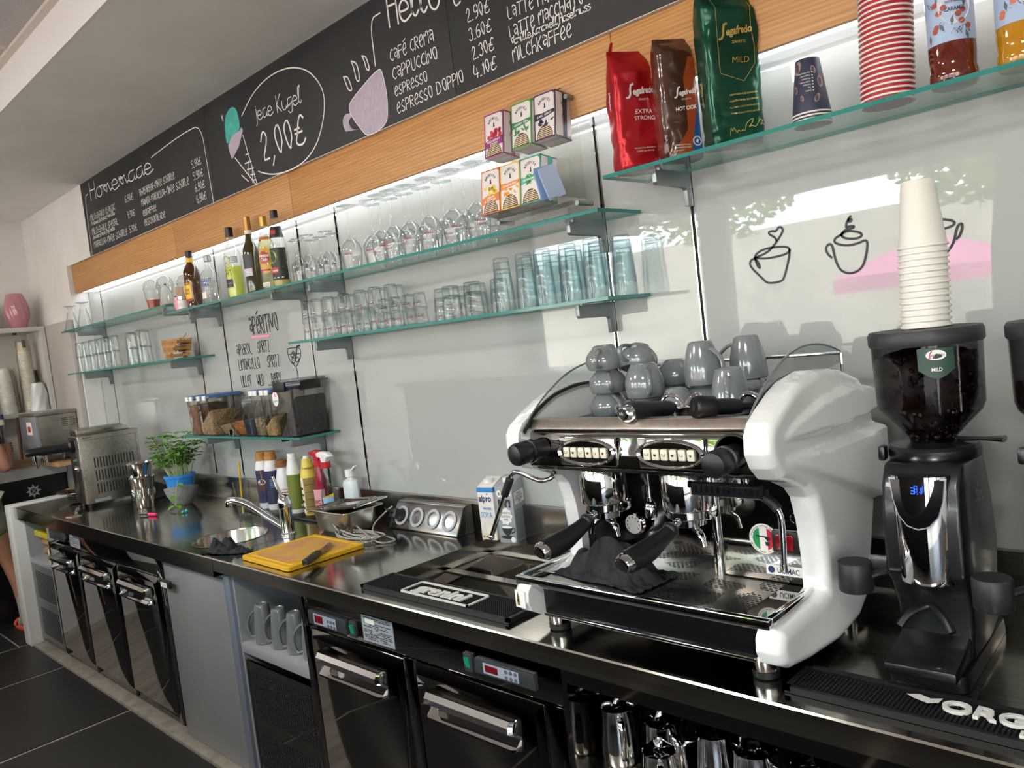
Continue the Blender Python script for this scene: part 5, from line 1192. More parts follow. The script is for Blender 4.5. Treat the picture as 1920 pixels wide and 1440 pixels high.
# tray of bottles
tag(MB().prism([(-3.80, -.175), (-3.06, -.175), (-3.06, -.028), (-3.80, -.028)], 'z', hz, hz+.006).box(-3.80, -3.06, -.178, -.172, hz, hz+.012).build('bottle_tray', black, bev=.002), 'long black rubber tray under the sauce bottles', 'tray')
bz = hz+.0068
gcap = mat('caramel_cap', '#b07a3c', .4); w_body = mat('white_bottle', '#e3e2df', .3)
def squeeze(x, y, label, h, r, body, capm, layers, ch=.04, capr=.6, neck=.72, a0=-33):
    t = thing('sauce_bottle', label, 'bottle', (x, y, bz))
    MB().lathe([(r*.93, 0), (r, .006), (r, h*neck), (r*.94, h*(neck+.06)), (r*.66, h*.88), (r*.6, h-ch)], n=30).build('body', body, t)
    MB().lathe([(r*capr, h-ch-.004), (r*capr*1.02, h-ch*.55), (r*capr*.9, h-ch*.5), (r*capr*.95, h-.004), (r*capr*.85, h)], n=24).build('cap', capm, t)
    label_on(t, r, math.radians(a0), r, .03, h*neck, layers)
    return t
def blob(pts): return polyd(pts)
wr = .036*PI*.62
navy_l = col('label_navy', '#24264a'); org = col('label_apricot', '#d57a45'); choc = col('label_choc', '#5a2f22'); cre = col('label_cream', '#e6dcc4')
squeeze(-3.715, -.09, 'sauce bottle with an orange and navy label and caramel cap, first in the row', .285, .038, w_body, gcap, [(rect(-.06, .06, 0, .165, 18), navy_l), (both(blob([(-.05, .0), (.01, .0), (.02, .03), (-.005, .06), (.012, .09), (-.01, .165), (-.05, .165), (-.03, .1), (-.05, .05)])), org), (disc(-.012, .105, .020, .014), cre), (both(rect(-.028, .004, .062, .092)), choc)], capr=.78, neck=.70)
squeeze(-3.625, -.09, 'chocolate sauce bottle with a navy label and crumbling caramel cap, second in the row', .29, .038, w_body, gcap, [(rect(-.06, .06, 0, .165, 18), navy_l), (blob([(-.05, .0), (-.01, .0), (.01, .04), (-.012, .08), (-.03, .12), (-.05, .11)]), choc), (both(*[rect(-.015, .03, .12-.009*i, .123-.009*i) for i in range(5)]), col('label_skyprint', '#7f86b4'))], capr=.78, neck=.70)
squeeze(-3.520, -.09, 'white sauce bottle with a brown cap and strawberry label, third in the row', .25, .036, w_body, mat('brown_cap', '#8a5433', .45), [(rect(-.055, .055, 0, .08, 16), cre), (rect(-.055, .055, .060, .066), col('label_berry', '#8e2a4a')), (both(disc(-.01, .035, .018, .016), disc(.018, .025, .012)), col('label_redfruit', '#a8443c')), (txt('Erdbeere', .007, .075, .03), col('label_berry', '#8e2a4a'))], capr=.95, ch=.03, neck=.62)
squeeze(-3.410, -.095, 'white sauce bottle with an olive green sleeve, fourth in the row', .285, .036, w_body, white_p, [(rect(-.07, .07, -.01, .155, 20), col('label_olive', '#6d7a2f')), (both(rect(.018, .034, .0, .012)), paper_w)], capr=.62, neck=.66)
t = squeeze(-3.290, -.09, 'yellow bottle with a speckled gold label, fifth in the row', .275, .038, mat('yellow_bottle', '#dcc04a', .35), white_p, [(rect(-.03, .06, -.02, .145, 16), grains('gold_speckle', '#9a8446', '#7d6a35', '#b39c58', 500)), (rect(-.06, -.03, -.02, .145, 6), cre), (both(*[rect(-.055, -.035, .0+.03*i, .012+.03*i) for i in range(4)]), choc), (both(txt('TOPPING', .010, .185, .05), *[rect(-.025, .04, .01+.034*i, .012+.034*i) for i in range(4)]), black)], capr=.42, ch=.012, neck=.64)
# spray bottles
def spray(x, y, label, body, h, r, trig, layers, liq=None):
    t = thing('spray_bottle', label, 'spray bottle', (x, y, bz))
    MB().lathe([(r*.95, 0), (r, .006), (r, h*.5), (r*.82, h*.62), (r*.9, h*.7), (r*.5, h*.92), (r*.42, h)], n=28, sy=.75).build('body', body, t)
    if liq: MB().lathe([(r*.9, .004), (r*.94, h*.33), (.001, h*.33)], n=24, sy=.72).build('liquid', liq, t)
    MB().cyl((0, 0, h-.004), r*.55, .028, 20).build('collar', mat('red_plastic', '#b81f2c', .35), t)
    g = MB().prism([(-.05, h+.045), (-.05, h+.062), (-.02, h+.07), (.03, h+.068), (.062, h+.05), (.03, h+.045), (.014, h+.02), (-.014, h+.02), (-.02, h+.042)], 'y', -.012, .012).build('trigger_head', trig, t, bev=.003)
    MB().prism([(-.034, h+.048), (-.022, h+.044), (-.018, h+.02), (-.036, h-.012), (-.04, h-.01), (-.028, h+.02)], 'y', -.006, .006).build('trigger', MATS['red_plastic'], g, bev=.002)
    MB().lathe([(.008, 0), (.007, .012)], (-.062, 0, h+.054), 10, 'x').build('nozzle', MATS['red_plastic'], g)
    if layers: label_on(t, r, math.radians(-66), r, .02, .1, layers)
    return t
spray(-3.175, -.10, 'crimson spray bottle with a red trigger', mat('crimson_plastic', '#8f1733', .25), .235, .036, mat('red_plastic', '#b81f2c', .35), [(rect(-.035, .035, 0, .11, 12), col('label_rose', '#d8a0a4')), (rect(-.035, .035, .0, .03), MATS['crimson_plastic']), (txt('WC 5', .018, .045, .05, bold=.03), MATS['crimson_plastic'])])
spray(-3.085, -.12, 'clear spray bottle half full of blue cleaner, white trigger', clear('teal_clear', (.86, .91, .91), (.5, .58, .6), 1.4), .235, .042, white_p, [(rect(-.006, .045, 0, .085, 10), col('label_paleblue', '#8fb9d8')), (blob([(-.006, .06), (.045, .08), (.045, .1), (-.006, .085)]), col('label_yellow', '#e9b51f')), (txt('GLAS', .016, .02, .03, .02, .03), paper_w)], mat('blue_cleaner', '#1f6f97', .1))
# white flip-top bottle
t = thing('cleaner_bottle', 'milky plastic bottle with an open white flip cap', 'bottle', (-2.955, -.085, hz))
MB().lathe([(.044, 0), (.048, .006), (.048, .165), (.042, .182), (.02, .188), (.018, .20)], n=8, sy=.62).build('body', mat('milky_plastic', '#cfd6d8', .3, sub=.0), t, bev=.004)
MB().cyl((0, 0, .198), .021, .03, 20).build('cap', white_p, t); MB().prism([(.018, .225), (.045, .248), (.055, .246), (.05, .24), (.022, .222)], 'y', -.009, .009).build('flip_lid', white_p, t, bev=.002)
# tap
t = thing('sink_tap', 'chrome single-lever tap with its long spout over the sink', 'tap', (-3.065, -.352, hz))
MB().lathe([(.032, 0), (.032, .006), (.027, .012), (.027, .10), (.031, .115), (.030, .145), (.022, .165), (.010, .172)], n=28).build('body', chrome, t)
MB().tube(curve3([(-.012, -.004, .028), (-.10, -.03, .075), (-.20, -.06, .128), (-.27, -.085, .148), (-.305, -.098, .142), (-.312, -.10, .122)], 6), [.017]*18+[.016]*6+[.015]*7, 12).build('spout', chrome, t)
MB().tube(curve3([(-.004, -.004, .155), (-.02, -.008, .19), (-.04, -.015, .25)], 6), [.012, .012, .011, .011, .010, .010, .009, .008, .008, .007, .007, .006, .006], 10, flat=.5).build('lever', chrome, t)
# black rag on the sink edge
def cloth(name, label, loc, w, d, hgt, seed, m, rz=0.0, cat='cloth'):
    def f(u, v):
        x, y = (u-.5)*w, (v-.5)*d; r = min(1, math.hypot((u-.5)*2, (v-.5)*2)); q = Vector((u*3.2+seed, v*3.2, seed))
        z = hgt*max(0, 1-r**2.2)*(.45+.8*abs(mnoise.noise(q*1.3))*1.6)+.012*abs(mnoise.noise(q*3))
        k = 1+.18*mnoise.noise(Vector((u*2, v*2, seed+5)))
        return (x*k, y*k, max(z, .001))
    mb = MB().grid(f, 44, 36); o = mb.build(name, m, None, recalc=False, sharp=180); md = o.modifiers.new('thick', 'SOLIDIFY'); md.thickness = -.0016; md.offset = -1; sb = o.modifiers.new('soft', 'SUBSURF'); sb.levels = 1; sb.render_levels = 1
    o.location = loc; o.rotation_euler = (0, 0, rz)
    return tag(o, label, cat)
rag_m = mottled('black_rag', '#1b1c1f', '#26282b', 120, .9, bump=.15)
cloth('rag', 'crumpled black rag lying on the near edge of the sink', (-3.115, -.622, hz), .13, .11, .055, 2.0, rag_m, .3)
cloth('rag', 'flat black end of cloth beside the crumpled rag, towards the cutting board', (-3.005, -.605, hz), .10, .05, .016, 8.0, rag_m, .5)
# gastronorm pan with lid
t = thing('steel_pan', 'small steel food pan beside the tap, yellow things showing through its side', 'pan', (-2.845, -.205, hz))
def rrect(w, d, z, r, n=5): return [(cx*(w/2-r)+r*math.cos(a0+PI/2*i/n), cy*(d/2-r)+r*math.sin(a0+PI/2*i/n), z) for cx, cy, a0 in ((1, 1, 0), (-1, 1, PI/2), (-1, -1, PI), (1, -1, 1.5*PI)) for i in range(n+1)]
MB().rings([rrect(.205, .115, .0, .02), rrect(.235, .14, .012, .025), rrect(.262, .165, .1, .03), rrect(.296, .2, .102, .02), rrect(.298, .202, .099, .02)], cap=True).build('pan', mottled('pan_steel', '#b6b1a9', '#a5a098', 6, .24, 1.0), t)
t = thing('pan_lid', 'loose steel lid lying skewed on the small food pan', 'lid', (-2.83, -.195, hz+.108), rot=(.02, -.09, .12))
MB().rings([rrect(.30, .195, 0, .02), rrect(.30, .195, .003, .02), rrect(.25, .15, .004, .03), rrect(.24, .14, .012, .03), rrect(.20, .11, .009, .03), rrect(.19, .10, .004, .03)]).build('lid', mirror, t)
# cable, charger, power strip
cab_m = mat('braided_cable', '#c9c5bd', .6); nt, N, L, b = nodes(cab_m); v = N('ShaderNodeTexChecker', Scale=260); v.inputs['Color1'].default_value = S2L('#25262a'); v.inputs['Color2'].default_value = S2L('#d6d1c7'); L(coords(N, L), v.inputs['Vector']); L(v.outputs[0], b.inputs['Base Color'])
t = thing('charging_cable', 'black and white braided cable coiled on the worktop, plugged into the socket strip', 'cable', (-2.672, -.27, hz))
rnd = random.Random(4); pts_ = []
for k in range(34):
    a = k*1.18; r = .070+.035*rnd.random(); pts_.append((r*1.35*math.cos(a)+.02, r*.55*math.sin(a)-.01*(k % 3), .006+.0011*k*(.4+.6*rnd.random())))
pts_ += [(.0, .09, .04), (.02, .13, .075), (.047, .150, .098)]
MB().tube(curve3(pts_, 5), .0033, 6).build('cord', cab_m, t)
MB().tube(curve3([(-.1, -.02, .02), (-.17, -.0, .055), (-.12, .03, .07), (-.03, .03, .03), (.16, -.02, .006), (.20, .03, .005), (.12, .05, .006)], 6), .0033, 6).build('cord', cab_m, t)
al = mottled('strip_aluminium', '#c9c6c1', '#bab7b2', 3, .22, 1.0, (1, 20, 20)); ring_m = mat('socket_grey', '#a9adb0', .35)
t = thing('socket_strip', 'brushed aluminium corner socket strip with four sockets', 'socket strip', (-2.465, -.0235, hz))
pr = [(0, 0), (-.085, 0), (-.088, .004), (-.040, .098), (-.028, .106), (0, .108)]
MB().prism(pr, 'x', -.205, .205).build('housing', al, t, bev=.002)
for s in (-1, 1): MB().prism([(p[0]*1.02, p[1]*1.01) for p in pr], 'x', .205*s, .211*s).build('end_cap', black, t, bev=.001)
nrm = Vector((0, -.891, .454)); upv = Vector((0, .454, .891)); c0_ = Vector((0, -.0655, .052))
for k in range(4):
    c = c0_+Vector((-.146+.0975*k, 0, 0)); f = lambda u, v, d: c+Vector((u, 0, 0))+upv*v+nrm*d
    R_ = lambda r, d: [f(r*math.cos(2*PI*i/28), r*math.sin(2*PI*i/28), d) for i in range(28)]
    so = MB().rings([R_(.040, 0), R_(.040, .004), R_(.036, .006), R_(.030, .006), R_(.028, .004), R_(.0265, -.010), R_(.001, -.010)], cap=False).build('socket', ring_m, t)
    mb = MB()
    for u in (-.0095, .0095): mb.poly([f(u+.0028*math.cos(i*PI/6), .0028*math.sin(i*PI/6), -.0095) for i in range(12)])
    for v_ in (-.024, .024): mb.box(0, 0, 0, 0, 0, 0) if False else mb.poly([f(-.003, v_-.003, -.004), f(.003, v_-.003, -.004), f(.003, v_+.003, -.004), f(-.003, v_+.003, -.004)])
    mb.build('contact', gap, so, recalc=False)
t = thing('phone_charger', 'black plug-in charger in the first socket of the strip', 'charger', tuple(Vector((-2.465, -.0235, hz))+c0_+Vector((-.146, 0, 0))+nrm*.002), rot=(math.radians(63), 0, 0))
MB().box(-.022, .022, -.020, .020, .0, .05).build('body', black, t, bev=.005)
MB().tube(curve3([(0, .0, .05), (-.004, .002, .068), (-.012, .01, .085)], 4), [.006, .006, .005, .005, .004, .004, .003, .003, .003], 8).build('plug', black, t)
# cutting board and knife
yel = mat('yellow_board', '#e0aa1c', .45)
t = thing('cutting_board', 'yellow plastic cutting board with a juice groove and worn centre', 'cutting board', (-2.700, -.503, hz), math.radians(-1.5))
MB().rings([rrect(.355, .315, 0, .012), rrect(.36, .32, .002, .012), rrect(.36, .32, .015, .012), rrect(.355, .315, .017, .012), rrect(.325, .285, .017, .01), rrect(.32, .28, .0145, .01), rrect(.31, .27, .0145, .01), rrect(.305, .265, .017, .01)], cap=True).build('board', yel, t, sharp=25)
worn = mat('worn_board', '#d0a048', .6); nt, N, L, b = nodes(worn); n1 = N('ShaderNodeTexNoise', Scale=9, Detail=6, Distortion=1); L(coords(N, L, (1, 1, 1)), n1.inputs['Vector']); r = ramp(N, [(.4, '#cf9f3a'), (.6, '#c99060'), (.72, '#bd6f4c')]); L(n1.outputs[0], r.inputs[0]); L(r.outputs[0], b.inputs['Base Color'])
MB().poly(rrect(.29, .25, .0173, .03)).build('worn_surface', worn, t, recalc=False)
t = thing('kitchen_knife', 'kitchen knife with a black riveted handle lying across the yellow board', 'knife', (-2.540, -.535, hz+.0178), math.radians(126))
MB().rings([[(x, -w_, .0015), (x, w_, .0015), (x, w_*.9, .021), (x, -w_*.9, .021)] for x, w_ in ((-.115, .010), (-.11, .014), (-.06, .0125), (-.02, .0155), (0, .011), (.012, .012))]).build('handle', black, t, bev=.003)
MB().lathe([(.0, 0), (.004, .001)], (-.09, 0, .0205), 10).lathe([(.0, 0), (.004, .001)], (-.04, 0, .0205), 10).build('rivet', chrome, t)
MB().prism([(.008, -.014), (.09, -.013), (.135, -.004), (.148, .012), (.10, .0125), (.008, .0125)], 'z', .009, .0115).build('blade', steel, t)
# oat and soya drinks
def carton(name, label, loc, rz, w, d, h, m): 
    t = thing(name, label, 'drink carton', loc, rz)
    MB().rings([[(-w/2, -d/2, 0), (w/2, -d/2, 0), (w/2, d/2, 0), (-w/2, d/2, 0)], [(-w/2, -d/2, h-.028), (w/2, -d/2, h-.028), (w/2, d/2, h), (-w/2, d/2, h)]]).build('carton', m, t, bev=.002)
    MB().cyl((0, -.004, h-.018), .017, .016, 20).build('cap', white_p, t)
    return t, (lambda u, v, k=0.0: (u, -d/2-.0012-k, v)), (lambda u, v, k=0.0: (w/2+.0012+k, u, v))
t, Ff, Fs = carton('drink_carton', 'white and blue soya drink carton standing by the splashback', (-2.115, -.048, hz), math.radians(10), .070, .070, .222, mat('carton_white', '#ddd8d0', .4))
blu = col('soya_blue', '#2f7fc0'); alp = col('soya_navy', '#2a2a66')
mb = MB(); mb.use(0)
for F_ in (Ff, Fs): mb.poly([F_(-.035, .176), F_(.035, .176), F_(.035, .1935), F_(-.035, .1935)])
mb.use(1).text('alpro', .024, lambda u, v: Ff(u-.002, v+.142), w=.056, just='c', bold=.03); mb.use(2).text('PROTEIN', .009, lambda u, v: Ff(u+.004, v+.111), w=.036, just='c', bold=.02); mb.text('SOYA', .022, lambda u, v: Ff(u-.002, v+.082), w=.05, just='c'); mb.text('SOYA', .014, lambda u, v: Fs(-v+.02, u+.07), w=.05)
mb.use(3).poly([Ff(.004, .169), Ff(.012, .173), Ff(.010, .166)]); mb.use(4).poly([Ff(-.01, .05), Ff(.034, .06), Ff(.034, .0), Ff(.0, .0)]); mb.use(5)
for i, m in enumerate((5, 6, 7)): mb.use(m).poly([Ff(-.028+.007*i, .008, .0004), Ff(-.022+.007*i, .008, .0004), Ff(-.022+.007*i, .016, .0004), Ff(-.028+.007*i, .016, .0004)])
mb.build('print', [blu, alp, col('soya_blue', '#4f9ec9'), col('leaf_print', '#2e6a35'), cre, col('score_green', '#5f9c3c'), col('label_yellow', '#e9b51f'), col('label_red', '#b3262b')], t, recalc=False)
t, Ff, Fs = carton('drink_carton', 'grey oat drink carton with a cup drawing, barista edition', (-2.015, -.050, hz), math.radians(12), .072, .078, .232, mat('carton_grey', '#94989b', .45))
mb = MB(); mb.use(0).text('OAT-', .024, lambda u, v: Ff(u, v+.166), w=.058, just='c', bold=.06); mb.use(1).text('LY!', .027, lambda u, v: Ff(u, v+.130), w=.052, just='c', bold=.06)
mb.use(0).poly([Ff((.026+.003*math.cos(9*a*PI/18))*math.cos(a*PI/18), .097+(.026+.003*math.cos(9*a*PI/18))*1.15*math.sin(a*PI/18)) for a in range(36)])
mb.use(2); [mb.text(s, .008, lambda u, v: Ff(u, v+z, .0004), w=w_, just='c', bold=.02) for s, z, w_ in (('BARISTA', .105, .040), ('EDITION', .092, .038), ('HAFER', .081, .018))]
mb.use(1).poly([Ff(-.023, .058)]+[Ff(-.023+.046*i/8, .058-.032*math.sin(PI*i/8)**.6) for i in range(1, 8)]+[Ff(.023, .058)]); mb.poly([Ff(.03*math.cos(i*PI/10), .021+.006*math.sin(i*PI/10)) for i in range(20)])
mb.line([(.022, .052), (.032, .055), (.031, .042), (.018, .036)], .004, Ff); mb.use(0).poly([Ff(.022*math.cos(i*PI/10), .057+.004*math.sin(i*PI/10), .0004) for i in range(20)]); mb.poly([Ff(.022+.010*math.cos(i*PI/8), .013+.010*math.sin(i*PI/8), .0006) for i in range(16)])
mb.poly([Fs(-.03, .135), Fs(.034, .140), Fs(.034, .185), Fs(-.03, .178)]); mb.use(1); [mb.text(s, .008, lambda u, v: Fs(u+.002, v+z, .0004), w=w_, just='c', bold=.02) for s, z, w_ in (('HALLO', .170, .03), ('ZUKUNFT ER', .160, .048), ('INTERESSIERT', .150, .05), ('DEN', .141, .018))]
for i in range(18): mb.use(2).poly([Fs(-.034, .014+.006*i), Fs(.034, .014+.006*i), Fs(.034, .0165+.006*i), Fs(-.034, .0165+.006*i)])
mb.build('print', [paper_w, col('oat_black', '#2b2c2e'), col('oat_grey', '#6c7073')], t, recalc=False)
# rubber bar mats
def bar_mat(label, x0, x1, y0, y1, word, rz=0.0):
    t = thing('bar_mat', label, 'bar mat', ((x0+x1)/2, (y0+y1)/2, hz), rz)
    w, d = (x1-x0), (y1-y0); h = .0135
    mb = MB().box(-w/2, w/2, -d/2, d/2, 0, .004)
    for a, b, c, e in ((-w/2, w/2, -d/2, -d/2+.009), (-w/2, w/2, d/2-.009, d/2), (-w/2, -w/2+.012, -d/2, d/2), (w/2-.012, w/2, -d/2, d/2)): mb.box(a, b, c, e, .004, h)
    nx = int((w-.03)/.0078); ny = int((d-.024)/.0078)
    for i in range(nx):
        for j in range(ny):
            x, y = -w/2+.017+i*.0078, -d/2+.0135+j*.0078; q = .0022
            mb.add([(x-q, y-q, .004), (x+q, y-q, .004), (x+q, y+q, .004), (x-q, y+q, .004), (x-q*.8, y-q*.8, h-.001), (x+q*.8, y-q*.8, h-.001), (x+q*.8, y+q*.8, h-.001), (x-q*.8, y+q*.8, h-.001)], [(4, 5, 6, 7), (0, 1, 5, 4), (1, 2, 6, 5), (2, 3, 7, 6), (3, 0, 4, 7)])
    mb.build('mat', rubber, t, recalc=False)
    return t, h
wrub = mat('white_rubber', '#dcd9d2', .5)
def raised(mb, vs, fs, z0, z1):
    n = len(vs); ec = {}
    for f in fs:
        for a, b in zip(f, f[1:]+f[:1]): ec[(a, b)] = 1
    mb.add([(x, y, z0) for x, y in vs]+[(x, y, z1) for x, y in vs], [tuple(i+n for i in f) for f in fs]+[(a, b, b+n, a+n) for a, b in ec if (b, a) not in ec])
def raised_text(mb, s, h, w, x, y, z0, z1, bold=.02, shear=0.0):
    vs, fs = font_geo(s, shear, bold); a = min(v[0] for v in vs); k = w/(max(v[0] for v in vs)-a); raised(mb, [((v[0]-a)*k+x, v[1]*h/.73+y) for v in vs], fs, z0, z1)
t, h = bar_mat('black rubber bar mat with framed white lettering in front of the ice well', -2.105, -1.455, -.655, -.528, 'granini')
mb = MB(); raised_text(mb, 'granini', .052, .215, -.115, -.022, h-.003, h+.002, .045)
for a, b, c, e in ((-.150, .150, -.046, -.040), (-.150, .150, .040, .046), (-.150, -.144, -.046, .046), (.144, .150, -.046, .046)): mb.box(a, b, c, e, h-.003, h+.002)
mb.build('raised_lettering', wrub, t, recalc=False)
t, h = bar_mat('black rubber bar mat with large white letters before the grinders', -.715, -.045, -.654, -.545, 'organics')
mb = MB(); raised_text(mb, 'ORGANICS', .040, .30, -.075, -.012, h-.002, h+.004, .02); raised_text(mb, 'by red bull', .018, .16, .05, -.042, h-.002, h+.004, .02)
mb.add([(-.135, .012, h+.004), (-.115, .022, h+.004), (-.095, .014, h+.004), (-.078, .024, h+.004), (-.08, .004, h+.004), (-.095, -.006, h+.004), (-.118, .002, h+.004)], [(0, 1, 2, 3, 4, 5, 6)])
mb.build('raised_lettering', wrub, t, recalc=False)
# latte mugs in the compartment, pitchers in the cupboard
mug_m = mottled('grey_stoneware', '#787d7d', '#6d7272', 8, .14, coat=.6, lo=.3, hi=.7)
def mug(name, label, r0, r1, h, loc, rz=0.0, rot=None, handle=True, group=None, belly=0.0, up=False, ex=1.6):
    """r0: rim radius, r1: foot radius; built standing on its rim unless up"""
    t = thing(name, label, 'mug', loc, rz, group, rot)
    f = (lambda z: h-z) if up else (lambda z: z)
    pr = [(r0-.0045, .0), (r0-.0012, .0006), (r0, .002)]+[(r0+(r1-r0)*(k/10)**ex+belly*math.sin(PI*k/10), .002+(h-.010)*k/10) for k in range(1, 11)]+[(r1-.002, h-.003), (r1-.006, h-.0005), (r1-.009, h), (r1-.011, h-.003), (.0005, h-.003)]
    inn = [(r0-.0045, .0)]+[(r0-.0045+(r1-r0)*(k/10)**ex+belly*math.sin(PI*k/10), (h-.010)*k/10) for k in range(1, 11)]+[(.0005, h-.012)]
    MB().lathe([(r, f(z)) for r, z in pr], n=32, cap=False).lathe([(r, f(z)) for r, z in inn], n=32, cap=False).build('body', mug_m, t)
    if handle:
        rm = lambda q: r0+(r1-r0)*q**ex+belly*math.sin(PI*q)
        MB().tube(curve3([(rm(.18)-.002, 0, f(h*.16)), (rm(.15)+.018, 0, f(h*.15)), (rm(.3)+.030, 0, f(h*.34)), (rm(.5)+.028, 0, f(h*.58)), (rm(.75)+.012, 0, f(h*.76)), (rm(.8)-.002, 0, f(h*.82))], 5), .0058, 10, flat=.8).build('handle', mug_m, t)
    return t
zn = .572+.0008; md_ = .0395
for i, (x, y, lb) in enumerate([(-2.895, -.600, 'tall grey latte mug upside down, leftmost in the front of the compartment'), (-2.782, -.592, 'tall grey latte mug upside down, second in the front of the compartment'), (-2.675, -.588, 'tall grey latte mug upside down, third in the front of the compartment'), (-2.570, -.586, 'tall grey latte mug upside down, mostly hidden behind the fridge edge'), (-2.80, -.42, 'tall grey latte mug upside down at the back of the compartment, left'), (-2.70, -.42, 'tall grey latte mug upside down at the back of the compartment, right')]):
    m = mug('latte_mug', lb, .040, .0275, .152, (x, y, zn), math.radians(212), group='latte mugs in the compartment') if i == 0 else dup(m0, (x, y, zn), math.radians(205+5*i), lb)
    if i == 0: m0 = m
def pitcher(loc, label, r, h, rz):
    t = thing('milk_pitcher', label, 'pitcher', loc, rz, 'milk pitchers in the cupboard')
    n = 36; rr = []
    for q, z in ((.96, 0), (1.0, .008), (.98, h*.3), (.86, h*.75), (.84, h*.96), (.86, h), (.83, h*.985), (.82, h*.7), (.92, h*.2), (.01, .006)):
        top = max(0, (z/h-.72)/.28); rr.append([(r*q*math.cos(2*PI*i/n)*(1+.28*top*max(0, math.cos(2*PI*i/n))**12), r*q*math.sin(2*PI*i/n), z+.006*top*max(0, math.cos(2*PI*i/n))**12) for i in range(n)])
    MB().rings(rr, cap=False).build('jug', chrome, t)
    MB().tube([(-r*.84, 0, h*.9), (-r*1.35, 0, h*.88), (-r*1.5, 0, h*.80), (-r*1.45, 0, h*.3), (-r*1.3, 0, h*.22), (-r*.97, 0, h*.28)], .0075, 8, flat=.45).build('handle', chrome, t)
    return t
zp = .586
for x, y, r, h, rz, lb in [(-1.212, -.555, .048, .135, 2.36, 'steel milk pitcher at the left wall of the cupboard'), (-1.085, -.545, .052, .128, 2.6, 'steel milk pitcher second from the left in the back row'), (-1.045, -.628, .044, .105, 2.2, 'steel milk pitcher standing in front of the row'), (-.958, -.535, .047, .130, .8, 'steel milk pitcher in the middle of the back row'), (-.852, -.548, .054, .128, 2.9, 'steel milk pitcher fourth in the back row, wider than its neighbours'), (-.745, -.52, .045, .110, -.6, 'steel milk pitcher furthest right, beside the blue packets')]: pitcher((x, y, zp), lb, r, h, rz)
nav = mottled('blue_packet', '#1f2f4f', '#31466b', 18, .25, .3, coat=.4)
for k in range(7): tag(MB().rings([[(-.055*q, -.006*w_, z), (.055*q, -.006*w_, z), (.055*q, .006*w_, z), (-.055*q, .006*w_, z)] for q, w_, z in ((1, .2, 0), (1, 1, .012), (.98, 1.1, .075), (1, .9, .1), (1, .15, .112))]).build('coffee_packet', nav, loc=(-.625+.004*k, -.625+.014*k, zp), sharp=60), ['dark blue packet standing nearest the front edge', 'dark blue packet second from the front edge', 'dark blue packet third from the front edge', 'dark blue packet fourth from the front edge', 'dark blue packet fifth from the front edge', 'dark blue packet sixth from the front edge', 'dark blue packet at the back of the row'][k], 'packet', 'blue packets in the cupboard')
# left compartment: paper bags
kraft = mottled('kraft_paper', '#a67f5c', '#8d6848', 14, .8, bump=.2)
t = thing('paper_bags', 'crumpled brown paper bags piled in the left compartment', 'paper bag', (-5.66, -.52, .5755)); MB().grid(lambda u, v: ((.12+.02*math.sin(9*v+2*PI*u*3))*math.cos(2*PI*u)*(1-.15*math.sin(14*v)), (.09)*math.sin(2*PI*u)*(1-.15*math.sin(14*v)), .005+.125*v), 24, 20, True).add([(0, 0, .13)], []).build('bag', kraft, t, recalc=False, sharp=180)
tag(MB().box(-.15, .13, -.09, .09, 0, .042).build('yellow_pack', mottled('yellow_film', '#d3c31c', '#b8a512', 9, .3, bump=.2), loc=(-5.68, -.53, .7075), bev=.01), 'flat bright yellow pack on top of the brown paper bags', 'pack')
tag(MB().box(-.06, .06, -.05, .05, 0, .085).build('carton_box', paper_w, loc=(-5.46, -.585, .5755), bev=.003), 'small white box before the brown paper bags', 'box')
# ---------------------------------------------------------------- espresso machine
def local(t):
    mb = MB(); mb.T = Matrix.Translation(-Vector(t.location)); return mb
t = em = thing('espresso_machine', 'white and chrome two-group espresso machine on the steel counter', 'espresso machine', (-1.05, -.40, H+.0005))
XL, XR = -1.400, -.695; XLi, XRi = -1.345, -.750; FY = -.612
outline = [(-.640,1.345),(-.655,1.375),(-.652,1.41),(-.635,1.432),(-.60,1.452),(-.545,1.478),(-.50,1.494),(-.41,1.507),(-.33,1.502),(-.27,1.490),(-.20,1.468),(-.158,1.435),(-.14,1.39),(-.135,1.33),(-.14,1.25),(-.165,1.19),(-.195,1.11),(-.225,1.04),(-.27,.985),(-.34,.952),(-.45,.940),(-.56,.947),(-.645,.960),(-.672,.975),(-.683,1.0),(-.680,1.025),(-.665,1.042),(-.50,1.046),(-.462,1.056),(-.459,1.12),(-.468,1.20),(-.485,1.255),(-.51,1.280),(-.56,1.302),(-.61,1.318)]
